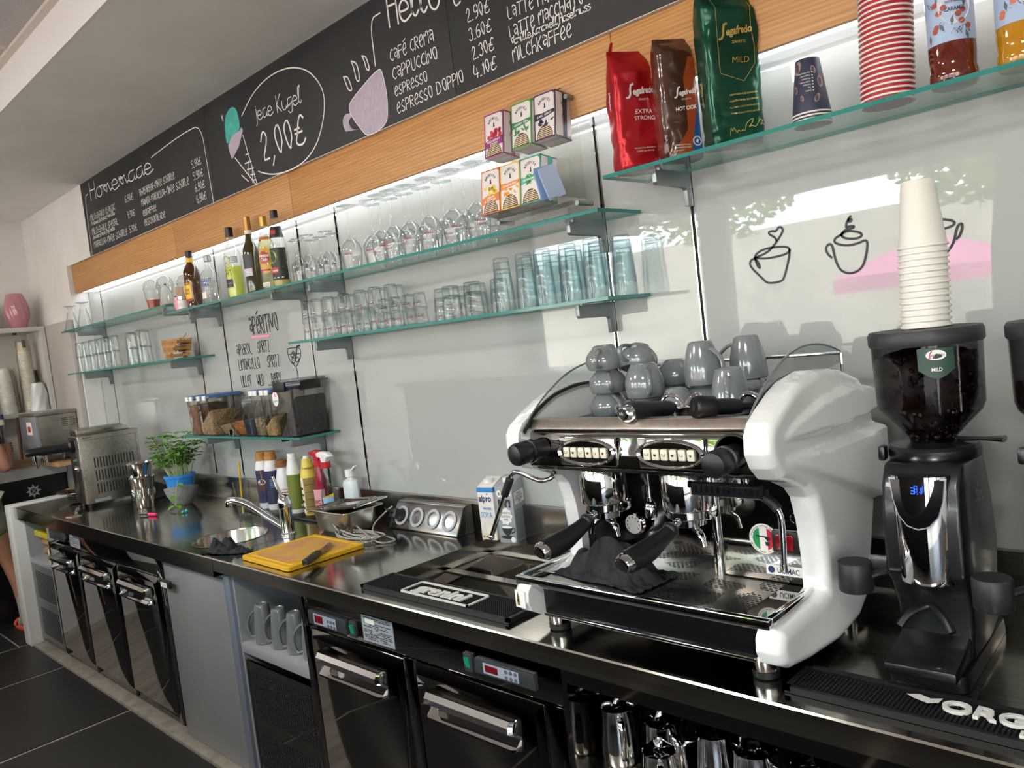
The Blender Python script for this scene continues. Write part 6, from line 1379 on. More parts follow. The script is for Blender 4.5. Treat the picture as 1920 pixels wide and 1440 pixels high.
def side_panel(sgn):
    xi, xo = (XRi, XR) if sgn > 0 else (XLi, XL)
    bm = bmesh.new(); bm.faces.new([bm.verts.new((0, y, z)) for y, z in outline])
    for k in range(112):
        bmesh.ops.bisect_plane(bm, geom=bm.verts[:]+bm.edges[:]+bm.faces[:], plane_co=(0, -.70+.0052*k, 0), plane_no=(0, 1, 0))
    for k in range(114):
        bmesh.ops.bisect_plane(bm, geom=bm.verts[:]+bm.edges[:]+bm.faces[:], plane_co=(0, 0, .93+.0052*k), plane_no=(0, 0, 1))
    fs0 = bm.faces[:]
    ret = bmesh.ops.extrude_face_region(bm, geom=fs0)
    outer = [v for v in ret['geom'] if isinstance(v, bmesh.types.BMVert)]
    O = [Vector(p) for p in outline]
    def dist(p):
        b = 9
        for a, c in zip(O, O[1:]+O[:1]):
            u = max(0, min(1, (p-a).dot(c-a)/(c-a).length_squared)); b = min(b, (a+(c-a)*u-p).length)
        return b
    def itp(tab, y):
        if y <= tab[0][0]: return tab[0][1]
        for (a, p), (b, q) in zip(tab, tab[1:]):
            if y <= b: return p+(q-p)*(y-a)/(b-a)
        return tab[-1][1]
    A_ = [(-.62, 1.392), (-.545, 1.421), (-.426, 1.449), (-.30, 1.458), (-.20, 1.448)]; B_ = [(-.62, 1.389), (-.505, 1.381), (-.346, 1.377), (-.208, 1.385)]
    C_ = [(-.626, 1.364), (-.558, 1.359), (-.408, 1.349), (-.264, 1.349), (-.149, 1.357)]; D_ = [(-.62, 1.345), (-.497, 1.303), (-.32, 1.236), (-.206, 1.186)]
    ss = lambda x: 0 if x <= 0 else 1 if x >= 1 else x*x*(3-2*x)
    def h(y, z):
        tt = max(0, min(1, (y+.60)/.40))**.8; w = .011
        f = .033*tt*ss((z-itp(B_, y))/w)*ss((itp(A_, y)-z)/w+.3)
        f += .034*tt*ss((z-itp(D_, y))/(w*1.6))*ss((itp(C_, y)-z)/w+.3)
        f += .012*ss((1.06-z)/.10)*ss((y+.62)/.2)
        return f
    for v in outer:
        p = Vector((v.co.y, v.co.z)); d = dist(p); R = .020; off = 0 if d >= R else R-math.sqrt(max(0, R*R-(R-d)**2))
        v.co.x = xo+sgn*(h(p.x, p.y)*min(1, d/.02)-off)
    for v in bm.verts:
        if v not in set(): pass
    oset = set(outer)
    for v in bm.verts:
        if v not in oset: v.co.x = xi
    bmesh.ops.recalc_face_normals(bm, faces=bm.faces)
    for v in bm.verts: v.co -= Vector(t.location)
    me = bpy.data.meshes.new('side_panel'); bm.to_mesh(me); bm.free(); me.materials.append(white_gloss)
    me.polygons.foreach_set('use_smooth', [True]*len(me.polygons)); me.set_sharp_from_angle(angle=math.radians(50))
    o = bpy.data.objects.new('side_panel', me); COL.objects.link(o); o.parent = t
    return o
side_panel(1); sp = side_panel(-1)
# body between the panels
dkp = mat('dark_machine_plate', '#2a2b2e', .25, .8)
local(t).box(XLi, XRi, -.60, -.15, .972, 1.034).build('base', dkp, t, bev=.003)
local(t).box(XLi+.02, XRi-.02, FY-.036, -.60, .968, 1.034).build('front_apron', mat('black_steel', '#1d1d1e', .22, .6), t, bev=.002)
local(t).box(XLi+.02, XRi-.02, FY-.042, FY-.034, .962, .970).box(XLi, XRi+.0, FY-.046, FY-.034, 1.032, 1.040).build('chrome_trim', chrome, t, bev=.002)
# drip tray: chrome rim and perforated plate
mb = local(t); mb.box(XL+.002, XR-.03, -.668, -.652, 1.036, 1.058); mb.box(XL+.002, XL+.018, -.652, -.445, 1.036, 1.058); mb.box(XR-.046, XR-.03, -.652, -.455, 1.036, 1.058); mb.box(XL+.018, XR-.046, -.652, -.30, 1.036, 1.044)
mb.build('drip_tray', chrome, t, bev=.004)
perf = mat('perforated_plate', '#b8b3ac', .28, 1.0); nt, N, L, b = nodes(perf)
def perforate():
    """oblong holes in staggered rows, inside rounded patches"""
    v = coords(N, L, (1/.0125, 1/.0085, 1)); br = N('ShaderNodeTexBrick'); L(v, br.inputs['Vector'])
    br.inputs['Scale'].default_value = 1.0; br.inputs['Mortar Size'].default_value = .14; br.inputs['Brick Width'].default_value = 1.0; br.inputs['Row Height'].default_value = 1.0; br.inputs['Mortar Smooth'].default_value = 0.0
    vo = N('ShaderNodeTexVoronoi', Scale=8.5); vo.feature = 'DISTANCE_TO_EDGE'; L(coords(N, L, (1, 1.3, 0)), vo.inputs['Vector'])
    gt = N('ShaderNodeMath', operation='GREATER_THAN'); L(vo.outputs['Distance'], gt.inputs[0]); gt.inputs[1].default_value = .13
    iv = N('ShaderNodeMath', operation='SUBTRACT'); iv.inputs[0].default_value = 1.0; L(br.outputs['Fac'], iv.inputs[1])
    ml = N('ShaderNodeMath', operation='MULTIPLY'); L(gt.outputs[0], ml.inputs[0]); L(iv.outputs[0], ml.inputs[1])
    cm = N('ShaderNodeMix'); cm.data_type = 'RGBA'; L(ml.outputs[0], cm.inputs[0]); cm.inputs[6].default_value = S2L('#bdb8b1'); cm.inputs[7].default_value = (.004, .004, .004, 1); L(cm.outputs[2], b.inputs['Base Color'])
    s1 = N('ShaderNodeMath', operation='SUBTRACT'); s1.inputs[0].default_value = 1.0; L(ml.outputs[0], s1.inputs[1]); L(s1.outputs[0], b.inputs['Metallic'])
    rr_ = N('ShaderNodeMapRange'); L(ml.outputs[0], rr_.inputs[0]); rr_.inputs[3].default_value = .26; rr_.inputs[4].default_value = .8; L(rr_.outputs[0], b.inputs['Roughness'])
perforate()
local(t).box(XL+.06, XR-.105, -.648, -.31, 1.044, 1.047).build('grate', perf, t, bev=.0005)
local(t).box(XR-.103, XR-.05, -.648, -.425, 1.044, 1.047).build('tray_corner', mirror, t)
mb = local(t)
for x, y, r in ((-.935, -.375, .017), (-.83, -.545, .016), (-1.19, -.38, .015)): mb.cyl((x, y, 1.0468), r, .0008, 24)
mb.build('drain_hole', black, t)
# back walls
local(t).box(-1.345, -.975, -.315, -.30, 1.036, 1.305).build('back_panel', mat('worn_mirror', '#8f8c8a', .10, 1.0), t)
local(t).prism([(-1.18, .0), (-.975, .0), (-.99, 1)], 'y', 0, 0).build('x', chrome, t) if False else None
local(t).box(-.975, -.955, -.43, -.30, 1.036, 1.30).build('inner_side', mirror, t)
local(t).tube([(-.958, -.432, 1.04), (-.958, -.432, 1.30)], .011, 14).build('corner_post', chrome, t)
rw = local(t).box(-.955, XRi, -.432, -.415, 1.05, 1.29).build('right_panel', mirror, t)
local(t).box(-1.345, -1.325, -.432, -.30, 1.036, 1.29).build('left_wall', dkp, t)
P_ = lambda u, v, d=.0008: Vector((u, -.432-d, v))-Vector(t.location)
mb = MB(); mb.use(0).poly([P_(-.845+.034*math.cos(i*PI/18), 1.142+.034*math.sin(i*PI/18)) for i in range(36)])
for k, (a, b_) in enumerate(((-.026, -.009), (-.009, .009), (.009, .026))):
    pts_ = []
    for s, rng in ((1, (a, b_)), (-1, (b_, a))):
        for i in range(5):
            u = rng[0]+(rng[1]-rng[0])*i/4; pts_.append(P_(-.845+u, 1.142+s*math.sqrt(max(0, .026**2-u*u)), .0014))
    mb.use((1, 0, 2)[k]).poly(pts_)
mb.use(3)
for i, ch in enumerate('espresso coffee machine'):
    a = PI-.25-i*(PI-.5)/22; mb.text(ch, .0042, lambda u, v: P_(-.845+.0275*math.cos(a)+u*math.sin(a)+v*math.cos(a), 1.142+.0275*math.sin(a)-u*math.cos(a)+v*math.sin(a), .0014), just='c', bold=.02)
for i, ch in enumerate('wholly made in Italy'):
    a = PI+.35+i*(PI-.7)/19; mb.text(ch, .0042, lambda u, v: P_(-.845+.0315*math.cos(a)-u*math.sin(a)-v*math.cos(a), 1.142+.0315*math.sin(a)+u*math.cos(a)-v*math.sin(a), .0014), just='c', bold=.02)
mb.poly([P_(-.862, 1.150, .002), P_(-.83, 1.147, .002), P_(-.828, 1.141, .002), P_(-.836, 1.138, .002), P_(-.842, 1.145, .002), P_(-.862, 1.147, .002)]); mb.poly([P_(-.842, 1.136, .002), P_(-.830, 1.136, .002), P_(-.832, 1.127, .002), P_(-.840, 1.127, .002)])
mb.build('flag_sticker', [paper_w, col('flag_green', '#1f8a4a'), col('flag_red', '#c0202e'), ink], t, recalc=False)
mb = MB(); mb.use(0).poly([P_(-.845, 1.064), P_(-.762, 1.064), P_(-.762, 1.086), P_(-.845, 1.086)]); mb.use(1).text('UCIMAC', .012, lambda u, v: P_(-.794+u, 1.069+v, .0014), w=.05, just='c', bold=.02); mb.poly([P_(-.833+.008*math.cos(i*PI/8), 1.075+.008*math.sin(i*PI/8), .0014) for i in range(16)])
mb.build('sticker', [paper_w, col('navy_print', '#22305a')], t, recalc=False)
mb = MB(); mb.text('L', .022, lambda u, v: P_(-.828+u, 1.170+v, .002)); mb.text('IRA', .017, lambda u, v: P_(-.812+u, 1.170+v, .002), w=.048); mb.build('lettering', chrome, t, recalc=False)
sw = local(t).box(-.822, -.762, -.440, -.430, 1.118, 1.165).build('power_switch', black, t, bev=.002); local(t).box(-.812, -.772, -.445, -.438, 1.124, 1.159).build('rocker', mat('red_switch', '#7d0f1a', .15), sw, bev=.002)
mb = MB()
for (x, z) in ((-.745+.0, 1.18),): mb.T = Matrix.Translation(-Vector(t.location)); mb.lathe([(.011, 0), (.011, .004), (.006, .010)], (-.768, -.432, 1.195), 14, 'y')
mb.build('screw', chrome, t)
mb = MB(); bk = lambda u, v: Vector((u, -.3162, v))-Vector(t.location)
mb.text('BFC', .026, lambda u, v: bk(-1.045+u, 1.075+v), w=.058, just='c', bold=.04); mb.line([(-1.045+.045*math.cos(a), 1.088+.036*math.sin(a)) for a in [(-.5+i*.16) for i in range(26)]], .004, bk); mb.build('emblem', chrome, t, recalc=False)
lp = local(t).lathe([(.012, 0), (.012, .006), (.009, .008)], (-1.325, -.432, 1.195), 20, 'y').build('pilot_lamp', chrome, t); local(t).lathe([(.009, 0), (.008, .004), (.001, .006)], (-1.325, -.439, 1.195), 18, 'y').build('lens', mat('red_lens', '#c0101a', .1, emit=.6), lp)
g = local(t).lathe([(.030, 0), (.030, .012), (.026, .014), (.026, .012)], (-1.262, -.33, 1.115), 28, 'y').build('pressure_gauge', chrome, t)
mb = local(t); mb.use(0).lathe([(.0255, 0), (.0255, .001)], (-1.262, -.342, 1.115), 28, 'y'); mb.use(1)
for i in range(9): a = -.6+i*.55; mb.box(-1.262+.019*math.cos(a)-.001, -1.262+.019*math.cos(a)+.001, -.3445, -.3435, 1.115+.019*math.sin(a)-.002, 1.115+.019*math.sin(a)+.002)
mb.build('dial', [paper_w, black], g)
# head
local(t).box(XLi-.02, XRi+.02, FY+.012, -.16, 1.318, 1.405).build('head', dkp, t, bev=.004)
local(t).prism([(FY+.006, 1.322), (FY-.010, 1.328), (FY+.003, 1.406), (FY+.014, 1.413), (FY+.04, 1.413), (FY+.04, 1.322)], 'x', XLi-.03, XRi+.0).build('control_fascia', mirror, t, bev=.003)
local(t).prism([(FY-.002, 1.414), (FY-.006, 1.418), (FY+.012, 1.437), (FY+.05, 1.437), (FY+.05, 1.414)], 'x', XLi-.03, XRi+.004).build('top_rail', mottled('rail_steel', '#e2d6cc', '#d7cabf', 60, .32, 1.0), t, bev=.002)
local(t).prism([(FY+.02, 1.313), (FY+.012, 1.320), (-.30, 1.320), (-.30, 1.313)], 'x', XLi-.02, XRi).build('head_underside', black, t)
local(t).box(XLi, XRi, -.56, -.16, 1.405, 1.4165).build('cup_tray', dkp, t, bev=.002)
for y0 in (-.16,): local(t).box(XLi, XRi, -.165, -.155, 1.40, 1.455).build('cup_tray_back', dkp, t)
def keypad(cx, label=None):
    cz = 1.366; y = FY-.004
    k = local(t).prism([(cx-.082, cz-.034), (cx+.082, cz-.034), (cx+.082, cz+.034), (cx-.082, cz+.034)], 'y', y, y-.010).build('keypad', chrome, t, bev=.0045)
    E_ = lambda a, b, d: [(cx+a*math.cos(2*PI*i/40), y-d, cz+b*math.sin(2*PI*i/40)) for i in range(40)]
    local(t).rings([E_(.083, .033, .009), E_(.083, .033, .016), E_(.079, .030, .019), E_(.073, .025, .014), E_(.001, .001, .013)], cap=False).build('bezel', chrome, k)
    for j in range(6):
        x = cx-.054+.0216*j
        bt = local(t).box(x-.0088, x+.0088, y-.019, y-.013, cz-.013, cz+.011); o = bt.build('button', mat('ivory_key', '#d8d2bb', .3), k, bev=.003)
        mb = local(t); f = lambda u, v: (x+u, y-.0196, cz+v); q = .004 if j < 4 else .003
        mb.poly([f(-q, .001), f(q, .001), f(q*.6, -.004), f(-q*.6, -.004)]) if j in (1, 3, 5) else mb.line([(-q, .002), (-q*.7, -.003), (q*.7, -.003), (q, .002)], .0012, f)
        mb.build('cup_symbol', ink, o, recalc=False)
keypad(-1.160); keypad(-.935)
def steam_knob(x, z, ang):
    """fluted black knob pointing out of the fascia"""
    d = Vector(ang).normalized(); o_ = Vector((x, FY, z)); q = d.to_track_quat('Z', 'Y').to_matrix().to_4x4(); q.translation = o_
    k = MB(); k.T = Matrix.Translation(-Vector(t.location)) @ q
    k.lathe([(.024, 0), (.024, .035), (.028, .036), (.028, .046), (.024, .048), (.027, .055), (.0275, .085), (.024, .093), (.012, .097)], n=30).build('steam_knob', black, t)
    k = MB(); k.T = Matrix.Translation(-Vector(t.location)) @ q
    for i in range(8): a = 2*PI*i/8; k.ball((.027*math.cos(a), .027*math.sin(a), .07), .006, 8, 8, (.6, .6, 3))
    return k
steam_knob(-1.302, 1.372, (-.15, -1, -.04)); steam_knob(-.792, 1.365, (.02, -1, -.03))
local(t).lathe([(.044, 0), (.044, .004), (.040, .004), (.040, 0)], (-.792, FY-.004, 1.365), 30, 'y').build('knob_ring', black, t)
mb = local(t)
for i in range(14): mb.box(-.90+.0125*i, -.892+.0125*i, FY+.0, FY+.004, 1.285, 1.298)
mb.prism([(FY+.004, 1.303), (FY+.004, 1.278), (FY+.012, 1.274), (FY+.02, 1.303)], 'x', -.905, XRi); mb.build('vent_strip', dkp, t)
def group(cx):
    cyv = -.50
    gr = local(t).lathe([(.056, 0), (.058, .004), (.058, .092), (.054, .098)], (cx, cyv, 1.218), 40).build('group_head', chrome, t)
    local(t).lathe([(.046, 0), (.050, .003), (.050, .018), (.052, .020)], (cx, cyv, 1.198), 36).build('collar', chrome, gr)
    for s in (-1, 1): local(t).box(cx+s*.05-.008, cx+s*.05+.008, cyv-.012, cyv+.03, 1.196, 1.222).build('lug', chrome, gr, bev=.003)
    # portafilter locked in, handle to the front left and dipping
    d = Vector((-.24, -1, -.33)).normalized(); b0 = Vector((cx-.006, cyv-.046, 1.192))
    pf = local(t).lathe([(.030, 0), (.038, .004), (.040, .022)], (cx, cyv, 1.178), 32).build('portafilter', chrome, t)
    local(t).tube([b0-d*.02, b0+d*.014], [.008, .008], 12).build('neck', chrome, pf)
    ks = [(.010, .015), (.016, .0195), (.022, .0195), (.026, .017), (.05, .019), (.09, .0245), (.125, .0265), (.15, .0255), (.158, .025)]
    local(t).tube([b0+d*s+Vector((0, 0, -.010*math.sin(PI*s/.16))) for s, _ in ks], [r for _, r in ks], 18).build('handle', mat('soft_black', '#0e0f10', .45), pf)
    e0 = b0+d*.157
    local(t).tube([e0, e0+d*.008, e0+d*.016, e0+d*.019], [.0265, .027, .022, .013], 24, flat=.8).build('end_cap', chrome, pf)
    q = d.to_track_quat('Z', 'Y').to_matrix(); c_ = e0+d*.0192-Vector(t.location)
    mb = MB(); f = lambda u, v, k=0.0: c_+q @ Vector((u, v, k))
    mb.use(0).poly([f(.019*math.cos(i*PI/10), .0125*math.sin(i*PI/10)) for i in range(20)]); mb.use(1).text('bfc', .008, lambda u, v: f(u, v-.003, .001), w=.016, just='c', bold=.02); mb.line([(.011*math.cos(a), .0085*math.sin(a)) for a in [i*.25 for i in range(20)]], .001, lambda u, v: f(u, v, .001))
    mb.build('badge', [black, chrome], pf, recalc=False)
    for s in ((-1, 1) if cx < -1.1 else (1,)): local(t).tube(curve3([(cx+.0, cyv+.0, 1.178), (cx+s*.018, cyv-.006, 1.172), (cx+s*.034, cyv-.012, 1.158), (cx+s*.040, cyv-.014, 1.136)], 5), [.011]*4+[.010]*4+[.009]*4+[.007]*4, 12, flat=.7).build('spout', chrome, pf)
group(-1.222); group(-.985)
local(t).tube([(-1.088, -.50, 1.30), (-1.088, -.50, 1.225)], .0055, 10).build('water_pipe', chrome, t)
local(t).lathe([(.008, 0), (.014, .002), (.0155, .022), (.012, .034), (.007, .040), (.007, .05)], (-1.088, -.50, 1.186), 20).build('water_nozzle', chrome, t)
# steam wands
local(t).tube(curve3([(-1.300, -.585, 1.305), (-1.302, -.60, 1.293), (-1.325, -.612, 1.288), (-1.36, -.618, 1.299), (-1.395, -.62, 1.309), (-1.418, -.62, 1.300), (-1.432, -.62, 1.275)], 6), .0062, 12).build('steam_wand', chrome, t)
wl_ = local(t).tube([(-1.432, -.62, 1.275), (-1.515, -.62, 1.135)], [.0068, .0062], 12).build('steam_wand', chrome, t)
local(t).tube([(-1.424, -.62, 1.289), (-1.432, -.62, 1.275), (-1.45, -.62, 1.246)], .0105, 14).build('rubber_grip', rubber, wl_); local(t).ball((-1.517, -.62, 1.131), .0085, 12, 8).build('tip', chrome, wl_)
wr_ = local(t).tube(curve3([(-.838, -.50, 1.296), (-.834, -.50, 1.275), (-.81, -.505, 1.262), (-.785, -.508, 1.25), (-.766, -.51, 1.232), (-.760, -.51, 1.20), (-.764, -.51, 1.115)], 6), .0065, 12).build('steam_wand', chrome, t)
local(t).tube(curve3([(-.812, -.505, 1.263), (-.795, -.507, 1.256), (-.776, -.509, 1.244), (-.766, -.51, 1.232)], 5), .0105, 14).build('rubber_grip', rubber, wr_); local(t).cyl((-.7645, -.51, 1.102), .0085, .016, 14).build('tip', chrome, wr_)
# feet
for x in (-1.322, -.775):
    for y in (-.605, -.22):
        f_ = local(t).lathe([(.026, .016), (.027, .018), (.027, .075)], (x, y, H), 28).build('foot', chrome, t); local(t).lathe([(.024, 0), (.027, .003), (.027, .016)], (x, y, H+.0006), 28).build('rubber_pad', rubber, f_)
# cup rail and clear side guards
local(t).tube([(XLi, -.152, 1.52), (XRi-.003, -.152, 1.52)], .0042, 10).build('cup_rail', chrome, t)
for x in (XRi-.003, XLi): local(t).tube([(x, -.152, 1.52), (x, -.152, 1.47)], .004, 8).build('rail_post', chrome, t)
gpts = [(-.640, 1.417), (-.59, 1.46), (-.53, 1.50), (-.45, 1.537), (-.36, 1.556), (-.27, 1.553), (-.20, 1.54), (-.155, 1.525), (-.152, 1.50), (-.30, 1.488), (-.41, 1.49), (-.50, 1.478), (-.57, 1.45), (-.62, 1.425), (-.632, 1.412)]
gd = clear('guard_acrylic', (.94, .95, .95), (.6, .62, .62), 1.49)
rubg = mat('guard_edge', '#6f7676', .2)
for x in (XLi+.004, XRi-.004):
    k = local(t).prism(gpts, 'x', x-.002, x+.002).build('side_guard', gd, t); local(t).tube([(x, a, b_) for a, b_ in smooth2(gpts[:8], 2)], .0024, 6).build('guard_rim', rubg, k)
    local(t).tube([(x, a, b_) for a, b_ in smooth2([(-.634, 1.41), (-.60, 1.447), (-.545, 1.474), (-.50, 1.490), (-.41, 1.503), (-.33, 1.499), (-.2, 1.47)], 2)], .004, 6).build('seal', rubber, k)
# sticker on the left panel front
mb = MB(); s_ = lambda u, v, d=0.0: Vector((u, -.6845-d, v))-Vector(t.location)
mb.use(0).poly([s_(-1.388, .985), s_(-1.355, .985), s_(-1.355, 1.028), s_(-1.388, 1.028)]); mb.use(1).poly([s_(-1.382, .990, .0005), s_(-1.374, .990, .0005), s_(-1.374, 1.012, .0005), s_(-1.378, 1.024, .0005), s_(-1.382, 1.012, .0005)]); mb.use(2).poly([s_(-1.3815, .998, .001), s_(-1.3745, .998, .001), s_(-1.3745, 1.006, .001), s_(-1.3815, 1.006, .001)])
mb.build('bottle_sticker', [paper_w, gold, ink], t, recalc=False)
# black cloth under the portafilters
cloth('rag', 'black cloth bunched up on the drip tray under the portafilters', (-1.19, -.535, 1.0478), .30, .16, .075, 5.0, rag_m, -.15)

# ---------------------------------------------------------------- cups piled on the machine
ZM = 1.4175
def cup(x, y, z, rz, label, kind, rot=None):
    r0, r1, h, be = {'cap': (.0445, .0300, .062, .006), 'latte': (.0455, .031, .105, .002), 'esp': (.033, .023, .062, .003), 'small': (.040, .026, .066, .005), 'low': (.045, .031, .044, .005), 'mid': (.046, .033, .084, .004)}[kind]
    key = 'cup_'+kind
    if key not in first:
        first[key] = mug({'low': 'low_cup', 'mid': 'round_mug', 'cap': 'cappuccino_cup', 'latte': 'tall_mug', 'esp': 'espresso_cup', 'small': 'coffee_cup'}[kind], label, r0, r1, h, (x, y, z), rz, rot, belly=be, ex={'cap': 3.2, 'low': 3.2, 'mid': 2.6, 'latte': 1.7}.get(kind, 2.2), group='grey cups on the espresso machine')
        return first[key]
    return dup(first[key], (x, y, z), rz, label, rot=rot)
cup(-1.255, -.40, ZM, -.55, 'grey cup at the bottom of the left front stack on the machine', 'cap')
cup(-1.25, -.40, ZM+.059, -.85, 'grey cup in the middle of the left front stack on the machine', 'cap')
cup(-1.252, -.402, ZM+.118, -1.2, 'grey cup on top of the left front stack on the machine', 'cap')
cup(-1.140, -.395, ZM, 3.6, 'low grey cup under the leaning pair, second stack on the machine', 'low')
cup(-1.137, -.403, ZM+.0445, -.8, 'round grey mug upside down in the second stack, below the tilted cup', 'mid')
cup(-1.172, -.375, ZM+.112, -1.9, 'grey cup lying tilted over the mug of the second stack', 'cap', rot=(.1, -.35, -1.55))
cup(-1.135, -.275, ZM, .4, 'grey cup at the foot of the pile behind the second stack', 'cap'); cup(-1.132, -.27, ZM+.060, .9, 'grey cup behind the second stack, half hidden', 'cap')
cup(-1.025, -.315, ZM, .6, 'grey cup beneath the highest mug on the machine', 'cap'); cup(-1.022, -.32, ZM+.0605, -.35, 'highest tall grey mug on the machine, handle to the right', 'latte')
cup(-1.035, -.425, ZM, 2.4, 'grey cup behind the handle of the left loose portafilter', 'small')
cup(-.905, -.405, ZM, -1.15, 'tall grey mug upside down at the front right of the machine top', 'latte')
cup(-.955, -.225, ZM, .4, 'grey cup under the wide mug at the back right', 'cap'); cup(-.952, -.225, ZM+.0605, 3.3, 'wide grey mug upside down at the back right, handle to the left', 'latte')
cup(-.837, -.345, ZM, 3.1, 'small grey cup with its handle left, beside the clear guard', 'esp'); cup(-.837, -.345, ZM+.0005+.0615, 3.1, 'small grey cup on another, near the clear guard', 'esp') if False else None
cup(-.845, -.255, ZM, .8, 'small grey cup behind the one beside the clear guard', 'esp'); cup(-.82, -.19, ZM, .3, 'grey cup farthest right at the back of the machine top', 'cap'); cup(-.905, -.30, ZM, 2.0, 'small grey cup hidden between the tall mugs on the right', 'esp')
cup(-1.27, -.27, ZM, 2.0, 'grey cup standing alone at the back left of the machine top', 'cap')
# two loose portafilters
def loose_pf(label, p0, d, slim, spout):
    t = thing('portafilter', label, 'portafilter', p0); d = Vector(d).normalized()
    hd = MB().lathe([(.031, 0), (.036, .004), (.038, .024), (.034, .026)], (0, 0, 0), 30); hd = hd.build('filter_holder', chrome, t)
    b0 = d*.034+Vector((0, 0, .024))
    ks = [(0, .010), (.015, .017), (.03, .019), (.05, .0185), (.085, .023), (.115, .0245), (.13, .0235)] if not slim else [(0, .008), (.02, .008), (.025, .015), (.04, .017), (.08, .0175), (.085, .0235), (.122, .025), (.128, .022)]
    MB().tube([b0+d*s for s, _ in ks], [r for _, r in ks], 18).build('handle', MATS['soft_black'] if not slim else black, t)
    e0 = b0+d*ks[-1][0]
    if not slim:
        MB().tube([e0, e0+d*.008, e0+d*.016, e0+d*.019], [.025, .0255, .020, .011], 24, flat=.8).build('end_cap', chrome, t)
        q = d.to_track_quat('Z', 'Y').to_matrix(); c_ = e0+d*.0192; mb = MB(); f = lambda u, v, k=0.0: c_+q @ Vector((u, v, k))
        mb.use(0).poly([f(.0155*math.cos(i*PI/10), .0105*math.sin(i*PI/10)) for i in range(20)]); mb.use(1).text('bfc', .007, lambda u, v: f(u, v-.003, .001), w=.014, just='c', bold=.02); mb.build('badge', [black, chrome], t, recalc=False)
    else: MB().tube([e0, e0+d*.001], [.009, .009], 16).build('end_hole', gap, t)
    for s in spout: MB().tube(curve3([(0, 0, .02), (s*.02, -.004, .045), (s*.04, -.008, .05), (s*.052, -.01, .04)], 5), .009, 12, flat=.7).build('spout', chrome, t)
    return t
loose_pf('loose portafilter lying on the machine, black handle with a chrome badge end', (-1.0, -.445, ZM+.001), (-.29, -.96, .05), False, (1, -1))
loose_pf('loose portafilter lying on the machine, slim black handle with an open end', (-.795, -.46, ZM+.001), (-.57, -.81, .10), True, (-1,))

